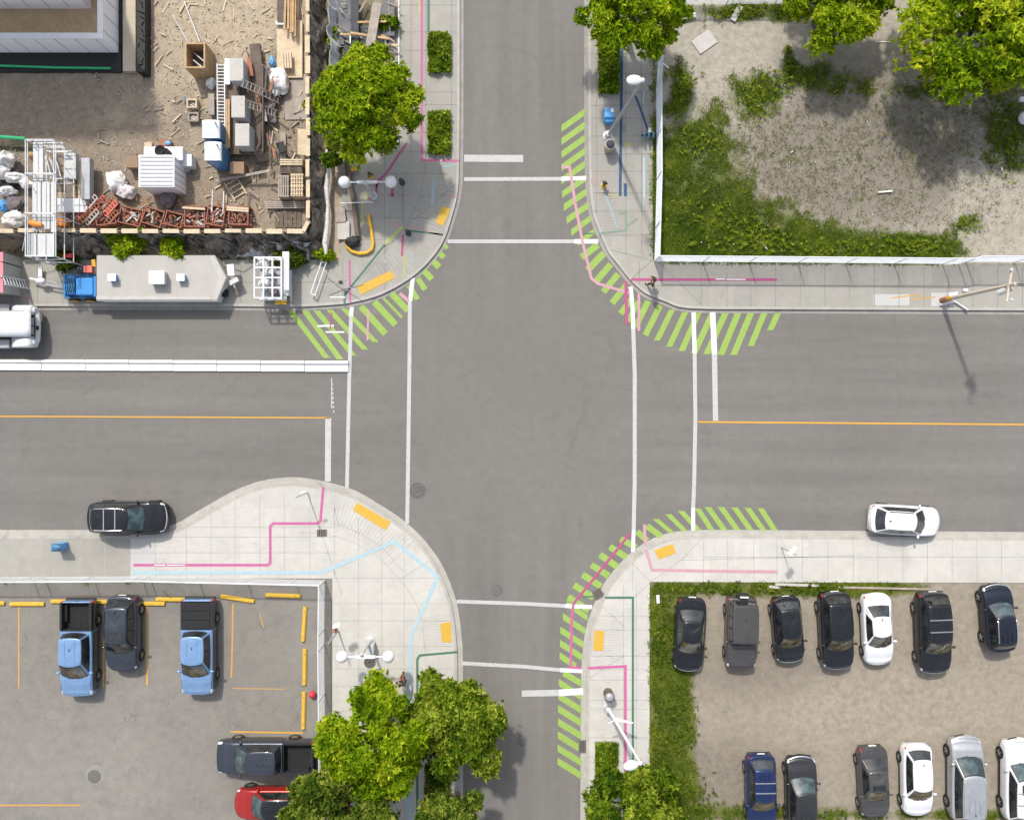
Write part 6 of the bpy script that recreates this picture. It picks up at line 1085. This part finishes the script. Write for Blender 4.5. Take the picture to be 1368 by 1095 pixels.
# -- wheel stops
def stop(x0, y0, x1, y1, label):
    a, b = P(x0, y0, ZL), P(x1, y1, ZL); L = (b - a).length; t_ = MB(); prof_ = [(-.14, 0), (-.13, .07), (-.07, .15), (.07, .15), (.13, .07), (.14, 0)]; t_.add([(xx, yy, zz_) for xx in (-L / 2, L / 2) for yy, zz_ in prof_], [(i, (i + 1) % 6, 6 + (i + 1) % 6, 6 + i) for i in range(6)] + [tuple(range(5, -1, -1)), tuple(range(6, 12))])
    t = thing('wheel_stop', label, 'wheel stop', (a + b) / 2, math.atan2(b.y - a.y, b.x - a.x), 'yellow wheel stops'); part(t_, 'bar', M['stop_yellow'], t, local=True, bevel=.02)
    for s in (-1, 1): g = MB(); g.lathe([(.03, .15), (.03, .165), (.001, .17)], (s * L * .36, 0, 0), 10); part(g, 'fixing', M['dark_iron'], t, local=True)
for s_ in ((-38, 803, 7, 805.5, 'yellow wheel stop cut by the left edge of the picture'), (14, 806.5, 60, 806.5, 'yellow wheel stop left of the first light blue pickup'), (69, 803, 115, 803.5, 'yellow wheel stop behind the open bed of the first light blue pickup'), (123, 803.5, 168, 804, 'yellow wheel stop under the rear of the dark blue off-roader'), (180, 806, 221, 806, 'yellow wheel stop right of the dark blue off-roader'), (209, 800, 250, 800.5, 'yellow wheel stop behind the pickup with the closed bed cover'), (295, 796, 340, 803, 'crooked yellow wheel stop right of the pickup with the closed bed'), (355, 794.5, 402, 796, 'yellow wheel stop in the upper right corner of the asphalt lot'), (408, 810, 405, 856, 'upper yellow wheel stop of the three beside the east mesh fence'), (407.5, 866, 407, 914, 'middle yellow wheel stop of the three beside the east mesh fence'), (406.5, 923, 405.5, 973, 'lower yellow wheel stop beside the red ball')): stop(*s_)
g = MB(); g.ball(P(417, 927.5, ZL + .22), .22, 20, 14); single(g, 'red_ball', M['red_plastic'], 'red ball lying beside the pale mesh fence of the car park', 'ball', smooth=True)
# -- lamps
def globe_lamp(base, g1, g2, top, label, arm=2.95):
    b = P(*base, ZP); t = thing('globe_lamp', label, 'street lamp', b, group='twin globe street lamps'); p1, p2 = P(*g1, arm), P(*g2, arm); tp = Vector((b.x, b.y, arm - .03)); mid = (p1 + p2) / 2
    g = MB(); g.lathe([(.26, 0), (.26, .06), (.16, .10), (.13, .3), (.10, .34), (.085, 1.0), (.08, arm - .06), (.11, arm - .05), (.11, arm + .02), (.03, arm + .1)], b - Vector((0, 0, 0)), 18); part(g, 'pole', M['galv'], t, smooth=True)
    g = MB(); g.beam(tp, Vector((mid.x, mid.y, arm - .02)), .2, .12); g.tube([p1, mid, p2], .045, 10); g.beam(mid.lerp(p1, .42), mid.lerp(p2, .42), .17, .13); part(g, 'arm', M['white_steel'], t)
    for p in (p1, p2): g = MB(); g.ball(p, .35, 24, 16); gl = part(g, 'globe', M['white_plastic'], t, smooth=True); g = MB(); g.lathe([(.12, -.42), (.15, -.33), (.15, -.28)], p, 14); part(g, 'collar', M['galv'], gl, smooth=True)
globe_lamp((499, 262), (460, 243.5), (522, 243), (491, 244), 'twin globe street lamp on the northwest corner over the pink painted curl'); globe_lamp((495, 855), (457, 877), (519, 877), (487, 877), 'twin globe street lamp on the southwest corner above the trees')
def cobra(base, top, head, label, m='white_steel', z=8.3, r=.12):
    b = P(*base, ZP); tp = P(*top, z); hd = P(*head, z + .1); tp0 = Vector((b.x + (tp.x - b.x) * .2, b.y + (tp.y - b.y) * .2, z * .6)); t = thing('street_lamp', label, 'street lamp', b, group='tall curved street lamps')
    g = MB(); g.lathe([(.3, 0), (.3, .05), (.2, .08), (.19, .5), (r, .55)], b, 18); part(g, 'base', M['galv'], t, smooth=True); g = MB(); g.tube([b, b.lerp(tp, .5), tp], [r, r * .8, r * .55], 12); part(g, 'pole', M[m], t, smooth=True)
    d = (hd - tp); d.z = 0; L = d.length; d /= max(L, 1e-6); g = MB(); g.tube([tp - Vector((0, 0, .1)), tp + d * .15, hd - d * .3], [.06, .05, .05], 10); part(g, 'arm', M[m], t, smooth=True)
    an = math.atan2(d.y, d.x); Rm = Matrix.Rotation(an, 3, 'Z'); g = MB(); prof_ = [(.01, -.14), (.6, -.12), (1.0, -.03), (1.0, .02), (.8, .10), (.35, .16), (.01, .18)]; g.lathe([(r_ * .26, z_ * .8) for r_, z_ in prof_], hd, 24, rot=Rm, sx=1.5, sy=1.0); h_ = part(g, 'lamp_head', M['white_plastic'], t, smooth=True); g = MB(); g.ball(tp + Vector((0, 0, .05)), .13, 12, 8); part(g, 'photocell', M['white_plastic'], h_, smooth=True)
    return t, b, tp
cobra((812, 182), (858, 108), (847, 107), 'tall grey street lamp on the northeast pavement beside the blue litter box', 'grey_steel'); tt, b_, tp_ = cobra((812, 945), (855, 1018), (843, 1022), 'tall white street lamp on the southeast pavement above the planter', 'white_steel')
g = MB(); q0 = b_.lerp(tp_, .22); g.tube([q0, P(845, 965, 2.4), P(820, 962, 2.4), P(813, 966, 2.2)], .045, 8); part(g, 'side_arm', M['white_steel'], tt, smooth=True)
# utility pole
mat('pole_wood', (.50, .435, .35), rough=.85, var=.12, s1=1, s2=10)
b_ = P(1258, 401, ZP); tp_ = P(1357, 379, 7.2); t = thing('utility_pole', 'brown based wooden utility pole on the northeast pavement with a pale cross arm', 'utility pole', b_)
tilt = Vector((tp_.x, tp_.y, 7.2)); g = MB(); g.tube([b_, b_.lerp(tilt, .5), tilt], [.135, .115, .09], 14); part(g, 'pole', M['pole_wood'], t, smooth=True); g = MB(); g.lathe([(.16, 0), (.155, .75), (.145, .76)], b_, 14); part(g, 'base_wrap', M['rust'], t, smooth=True); g = MB(); c = b_.lerp(tilt, .13); g.lathe([(.142, -.2), (.138, .3)], c, 14); part(g, 'band', M['yellow'], t, smooth=True)
g = MB(); q = b_.lerp(tilt, .93); g.beam(q + Vector((-.2, -.9, 0)), q + Vector((.1, .9, 0)), .1, .12); ca = part(g, 'cross_arm', M['pole_wood'], t)
for s in (-.8, .8): g = MB(); g.lathe([(.05, .06), (.07, .12), (.04, .22)], q + Vector((0, s, 0)), 10); part(g, 'insulator', M['white_plastic'], ca, smooth=True)
g = MB(); g.tube([P(1352, 384, 6.5), P(1334, 391, 6.0)], .17, 12); part(g, 'transformer', M['galv'], t, smooth=True)
for k, (x, y) in enumerate(((1440, 381), (1440, 395))): g = MB(); g.tube([tilt, P(x, y, 7.0), P(x + 200, y, 7.0)], .02, 6); part(g, 'wire', M['dark_iron'], t)
pipe([(1256, 407), (1276, 403), (1293, 414)], .06, .25, 'white_steel', 'white cable guard bending from the utility pole towards the kerb', 'cable_guard', 'cable guard'); board(1272, 393, 12, 4, .8, .15, 'white_plastic', 'small white meter box on the wooden utility pole', .3); board(1290, 387.5, 6, 4, .3, 0, 'white_plastic', 'small white lid on the pavement beside the utility pole', .1)
for a_ in (((1191, 398), (1227, 393.5)), ((1217, 400), (1250, 396.5))): lines('paint_amber', [(list(a_), 1.4)], Q1)
# signs
def post_sign(base, plate, ang, size, m, label, h=2.6, r=.03, name='road_sign'):
    b = P(*base, ZP); t = thing(name, label, 'sign', b); g = MB(); g.tube([b, b + Vector((0, 0, h))], r, 8); part(g, 'post', M['grey_steel'], t, smooth=True); c = P(*plate, h - .2); g = MB(); g.beam(b + Vector((0, 0, h - .2)), c, .03); part(g, 'bracket', M['grey_steel'], t)
    Rm = Matrix.Rotation(ang, 3, 'Z') @ Matrix.Rotation(.45, 3, 'X'); g = MB(); g.box(c, (size[0], .03, size[1]), rot=Rm); part(g, 'plate', M[m], t, bevel=.004); return t
post_sign((1044, 731), (1059, 735.5), .85, (.62, .34), 'white_steel', 'white street sign on a thin post over the southeast pavement'); post_sign((411, 658), (405, 657), .4, (.32, .16), 'white_steel', 'small white sign on a thin post on the kerb bulge of the southwest pavement', 2.9); post_sign((452, 842), (449, 836), .3, (.4, .35), 'white_plastic', 'red and white sign on a post beside the mesh fence corner', 2.7, .05)
g = MB(); g.box(P(447, 842, 2.3), (.34, .26, .2)); single(g, 'sign_lamp', M['rust'], 'small dark red beacon hung on the sign by the mesh fence corner', 'beacon', bevel=.03)
post_sign((589, 226), (589, 214), .2, (.12, .6), 'white_steel', 'slim white signpost standing by the lower leafy planter', 2.2)
# easel-like sign frame by the corner
t = thing('folding_barrier', 'thin grey folding barrier frame standing on the northwest corner', 'barrier', P(452, 372, ZP))
for a_, c_ in (((433, 362), (455, 377)), ((455, 377), (478, 390)), ((455, 377), (433, 382)), ((455, 377), (480, 368))): g = MB(); g.tube([P(*a_, .6), P(*c_, .75)], .03, 6); part(g, 'leg', M['grey_steel'], t, smooth=True)
g = MB(); g.ball(P(455, 377, .8), .13, 10, 8); part(g, 'hub', M['dark_board'], t, smooth=True)
g = MB(); [g.beam(P(*a_, .5), P(*c_, .5), .05) for a_, c_ in (((431, 345), (415, 392)), ((436, 350), (421, 394)), ((415, 392), (422, 395)), ((429, 350), (437, 351)))]; single(g, 'trestle', M['white_steel'], 'white folding trestle frame lying at the end of the white sheet roll', 'trestle')
# boxes, bins, hydrants
t = thing('parcel_box', 'blue newspaper box on the northeast pavement below the planter', 'news box', P(814, 156, ZP)); g = MB(); g.pbox(808, 143.5, 821, 157, ZP, 1.1); part(g, 'body', M['sky_blue'], t, bevel=.06); g = MB(); g.pbox(809, 157, 820, 163, .5, .95); part(g, 'front', M['blue_plastic'], t, bevel=.03); g = MB(); g.pbox(816, 145, 820, 150, 1.1, 1.13); part(g, 'label_plate', M['white_plastic'], t)
t = thing('mailbox', 'blue letter box on the pavement left of the black station wagon', 'letter box', P(75, 732, ZP)); g = MB(); g.grid(lambda u, v: P(68.5 + 12.5 * v, lerp(726, 736.5, u), .95 + .3 * math.sin(math.pi * u) ** .5), 10, 2); part(g, 'lid', M['site_blue'], t, smooth=True, solid=.03); g = MB(); g.pbox(69, 726.5, 81, 736, ZP, .96); part(g, 'body', M['sky_blue'], t, bevel=.02); g = MB(); g.lathe([(.16, 0), (.16, .02), (.14, .03), (.001, .03)], P(87, 727, ZP), 20); single(g, 'ground_cover', M['concrete_block'], 'round pale cover set in the pavement beside the blue letter box', 'cover', smooth=True)
def binm(x, y, label, m='concrete_block', cap='site_blue', ty=True):
    b = P(x, y, ZP); t = thing('litter_bin', label, 'litter bin', b); g = MB(); g.lathe([(.26, 0), (.29, .1), (.30, .8), (.32, .84), (.32, .9), (.26, .92)], b, 24); part(g, 'drum', M[m], t, smooth=True); g = MB(); g.lathe([(.27, .9), (.25, .98), (.16, 1.05), (.001, 1.06)], b, 24); part(g, 'lid', M[cap], t, smooth=True)
    if ty: g = MB(); g.lathe([(.305, .35), (.312, .4), (.305, .5)], b, 24); part(g, 'band', M['yellow'], t, smooth=True)
binm(813, 199, 'round concrete litter bin with a black lid on the northeast pavement', 'concrete_block', 'dark_board'); binm(812, 924, 'round brown litter bin with a grey-blue lid on the southeast pavement', 'dark_timber', 'grey_steel', False)
def hydrant(x, y, m, label):
    b = P(x, y, ZP); t = thing('hydrant', label, 'hydrant', b, group='hydrants on the pavements'); g = MB(); g.lathe([(.18, 0), (.18, .05), (.11, .07), (.10, .5), (.14, .52), (.14, .57)], b, 18); part(g, 'barrel', M[m], t, smooth=True); g = MB(); g.lathe([(.13, .57), (.12, .66), (.06, .73), (.03, .78), (.001, .78)], b, 18); part(g, 'bonnet', M['dark_board'], t, smooth=True)
    for a_ in (0, 2.1, 4.2): g = MB(); d = Vector((math.cos(a_), math.sin(a_), 0)); g.tube([b + d * .08 + Vector((0, 0, .42)), b + d * .2 + Vector((0, 0, .42))], .055, 10); part(g, 'nozzle', M['dark_board'], t, smooth=True)
hydrant(806.5, 248, 'yellow', 'yellow hydrant with a black cap on the northeast pavement'); hydrant(537.5, 244.5, 'dark_board', 'small black hydrant right of the northwest twin globe lamp'); hydrant(496, 236, 'yellow', 'yellow hydrant behind the pole of the northwest twin globe lamp'); hydrant(546, 312, 'dark_board', 'small black post at the dark green line on the northwest corner')
# bicycle rack at the grass
t = thing('bicycle_rack', 'dark blue bicycle rack standing in front of the grass strip', 'bicycle rack', P(866, 180, ZP))
for k in range(3): g = MB(); x = 861 + k * 6; g.tube([P(x, 176, ZP), P(x, 176, .8), P(x, 180, .9), P(x, 184, .8), P(x, 184, ZP)], .05, 8); part(g, 'hoop', M['site_blue'], t, smooth=True)
g = MB(); g.beam(P(857, 181, .5), P(877, 179, .5), .12, .08); part(g, 'cross_bar', M['dark_board'], t); board(868, 174, 4, 6, .85, 0, 'galv', 'small pale box on the dark blue bicycle rack', .1)
# yellow hose, black bag, black pipe
pipe([(492, 287), (494, 297), (496, 308), (498.5, 325), (497, 333), (490, 338), (480, 339), (470, 336), (464, 330), (461.5, 322)], .11, ZP + .11, 'yellow', 'thick yellow hose curled in a hook on the northwest pavement', 'hose', 'hose', 10); bag(471, 324, 11, 9, .5, 'black_membrane', 'black plastic sack inside the yellow hose hook', 61.3, z=ZP)
pipe([(463, 215), (466, 232), (469, 252), (473, 270), (475, 290), (478, 316)], .16, .35, 'dark_timber', 'dark mossy log lying from the round tree down to the black sack', 'log', 'log', 10); board(455, 287, 13, 20, .3, .1, 'grey_timber', 'small brown rubble board left of the dark log', .15); board(459, 308, 16, 24, .25, 0, 'concrete_block', 'pale broken slab left of the dark log', .12); board(473, 226, 9, 5, .3, .2, 'yellow', 'small yellow block by the dark log', .12)
g = MB(); g.beam(P(455, 271.5, .6), P(499, 270, .6), .05); single(g, 'white_rod', M['white_steel'], 'thin white rod lying across the dark log', 'rod')
# southwest: sculpture-like parts near lamp
g = MB(); c = P(494, 884, ZP); [g.lathe([(r_, .01), (r_, .05), (r_ - .07, .05), (r_ - .07, .01)], c, 24) for r_ in (.36, .25, .14)]; single(g, 'tree_grate', M['iron'], 'round ringed grate in the pavement under the southwest globe lamp', 'grate'); bag(493, 908, 9, 10, 1.0, 'sky_blue', 'bright blue sack half hidden by the yellow-green tree', 71.0, z=ZP)
boxy(491, 861, 499, 874, ZP, .9, 'grey_plastic', 'grey control cabinet beneath the southwest twin globe lamp', name='control_cabinet', cat='cabinet')
# scraps in lots
board(941, 56, 28, 21, ZL + .04, .62, 'concrete_block', 'square pale board lying on the gravel near the top of the yard', .03, 'scrap_board'); board(918, 19, 22, 12, .3, .2, 'white_plastic', 'crumpled white sheet under the tree at the top of the yard', .1, 'sheet'); board(984, 18, 8, 22, .2, -.5, 'concrete_block', 'pale broken slab beside the weeds at the top of the yard', .08, 'slab'); board(1065, 781, 58, 3.4, .2, -.03, 'concrete_block', 'long pale board lying on the grass behind the parked cars', .06); board(1035, 784, 15, 3.5, .2, -.1, 'concrete_block', 'small pale board piece on the grass behind the small black hatchback', .05); board(879, 800, 4, 11, .2, .05, 'white_plastic', 'white and red board stub in the grass left of the black saloon', .06)
board(1366, 133, 8, 6, .4, 0, 'white_plastic', 'small white box at the right edge of the gravel yard', .2); g = MB(); g.lathe([(.3, 0), (.4, .25), (.3, .5), (.001, .55)], P(1366, 160, ZL), 20); single(g, 'tank', M['white_plastic'], 'round white tank at the right edge of the gravel yard', 'tank', smooth=True)
# kerb timber behind the upper row
g = MB(); g.beam(P(1120, 784, .16), P(1260, 787, .16), .12, .1); single(g, 'kerb_timber', M['grey_timber'], 'weathered timber edging lying in the grass behind the white saloon', 'timber edging')
# tow cable
pipe([(216, 788), (226, 797), (232, 800)], .02, .2, 'dark_iron', 'thin cable lying behind the pickup with the closed bed cover', 'cable', 'cable', 6)
# -- people
def person(px, py, face, top, legs, hair, label, skin=(.42, .26, .18), stride=.16, z=ZP, arm=.2):
    b = P(px, py, z + .9); b.z = z; t = thing('person', label, 'person', b, face)
    mat('skin', skin, rough=.6, var=.05)
    def skinned(name, verts, edges, rad, m, par=None, root=0):
        me = bpy.data.meshes.new(name); me.from_pydata(verts, edges, []); o = bpy.data.objects.new(name, me); COL.objects.link(o); o.parent = par or t; me.materials.append(m); LOC[o.name] = LOC[t.name]
        bm = bmesh.new(); bm.from_mesh(me); lay = bm.verts.layers.skin.verify()
        for i, v in enumerate(bm.verts): r_ = rad[i]; v[lay].radius = r_ if isinstance(r_, tuple) else (r_, r_); v[lay].use_root = i == root
        bm.to_mesh(me); bm.free(); o.modifiers.new('Skin', 'SKIN'); s = o.modifiers.new('Subdivision', 'SUBSURF'); s.levels = s.render_levels = 2; return o
    st = stride; V = [(0, 0, .93), (0, 0, 1.15), (.01, 0, 1.38), (.02, 0, 1.50), (.04, 0, 1.60), (.05, 0, 1.70)]; Rr = [(.14, .12), (.125, .10), (.15, .10), .06, .085, .08]; E = [(0, 1), (1, 2), (2, 3), (3, 4), (4, 5)]
    for s in (-1, 1):
        k = len(V); V += [(0, s * .09, .88), (s * st * .5 + .03, s * .10, .50), (s * st * .95 - .02, s * .10, .09), (s * st * .95 + .14, s * .11, .04)]; Rr += [.09, .06, .042, .035]; E += [(0, k), (k, k + 1), (k + 1, k + 2), (k + 2, k + 3)]
        k = len(V); V += [(0, s * .19, 1.40), (-s * arm * .4, s * .25, 1.13), (-s * arm + .10, s * .24, .90), (-s * arm + .13, s * .235, .82)]; Rr += [.055, .042, .03, (.036, .018)]; E += [(2, k), (k, k + 1), (k + 1, k + 2), (k + 2, k + 3)]
        hx = V[-1]; kk = len(V) - 1
        for f, (dx, dl) in enumerate(((-.03, .07), (-.01, .085), (.012, .08), (.032, .06), (.055, .045))): i = len(V); V += [(hx[0] + dx, hx[1], hx[2] - .02), (hx[0] + dx * 1.15, hx[1] - s * .008, hx[2] - .03 - dl * .5), (hx[0] + dx * 1.2, hx[1] - s * .02, hx[2] - .03 - dl)]; Rr += [.010, .009, .008]; E += [(kk, i), (i, i + 1), (i + 1, i + 2)]
    body = skinned('body', V, E, Rr, MATS['skin'])
    Vt = [(0, 0, .88), (0, 0, 1.12), (.01, 0, 1.36), (.02, 0, 1.45)]; Rt = [(.165, .14), (.15, .125), (.175, .125), .085]; Et = [(0, 1), (1, 2), (2, 3)]
    for s in (-1, 1): k = len(Vt); Vt += [(0, s * .19, 1.40), (-s * arm * .4, s * .25, 1.13), (-s * arm + .08, s * .24, .94)]; Rt += [.075, .062, .05]; Et += [(2, k), (k, k + 1), (k + 1, k + 2)]
    skinned('jacket', Vt, Et, Rt, MATS[top]); Vl = [(0, 0, .95), (0, 0, .90)]; Rl = [(.155, .13), (.16, .135)]; El = [(0, 1)]
    for s in (-1, 1): k = len(Vl); Vl += [(0, s * .09, .84), (s * st * .5 + .03, s * .10, .50), (s * st * .95 - .02, s * .10, .12)]; Rl += [.108, .078, .062]; El += [(1, k), (k, k + 1), (k + 1, k + 2)]
    skinned('trousers', Vl, El, Rl, MATS[legs])
    g = MB(); g.ball((.035, 0, 1.70), .108, 18, 12, sq=(1.05, .92, 1.0)); o = g.build('hair', MATS[hair], parent=t, local=True, smooth=True)
    for s in (-1, 1): g = MB(); g.ball((s * st * .95 + .06, s * .105, .045), .07, 12, 8, sq=(1.9, .75, .7)); g.build('shoe', MATS['tyre'], parent=t, local=True, smooth=True)
    g = MB(); g.ball((.145, 0, 1.64), .018, 8, 6); g.build('nose', MATS['skin'], parent=t, local=True, smooth=True)
    for s in (-1, 1): g = MB(); g.ball((.128, s * .032, 1.665), .010, 8, 6); g.build('eye', MATS['tyre'], parent=t, local=True, smooth=True)
    g = MB(); g.box((.13, 0, 1.60), (.02, .05, .012)); g.build('mouth', MATS['rose'], parent=t, local=True); return t
mat('hair_dark', (.025, .018, .013), var=.2); mat('cloth_black', (.02, .02, .022), var=.2); mat('cloth_brown', (.10, .055, .03), var=.2); mat('cloth_rust', (.30, .09, .04), var=.2); mat('cloth_pink', (.55, .16, .25), var=.15)
person(872, 377, 2.6, 'cloth_brown', 'cloth_black', 'hair_dark', 'person in dark brown clothes crossing the pink painted line on the northeast corner'); tag(single(MB().ball(P(874, 373, .95), .2, 14, 10, sq=(1, .7, 1.1)), 'shoulder_bag', M['cloth_pink'], 'pink bag carried by the person on the northeast corner', 'bag', smooth=True))
person(536, 910, 1.2, 'cloth_black', 'cloth_rust', 'hair_dark', 'person in a black jacket and rust trousers walking by the southwest trees')
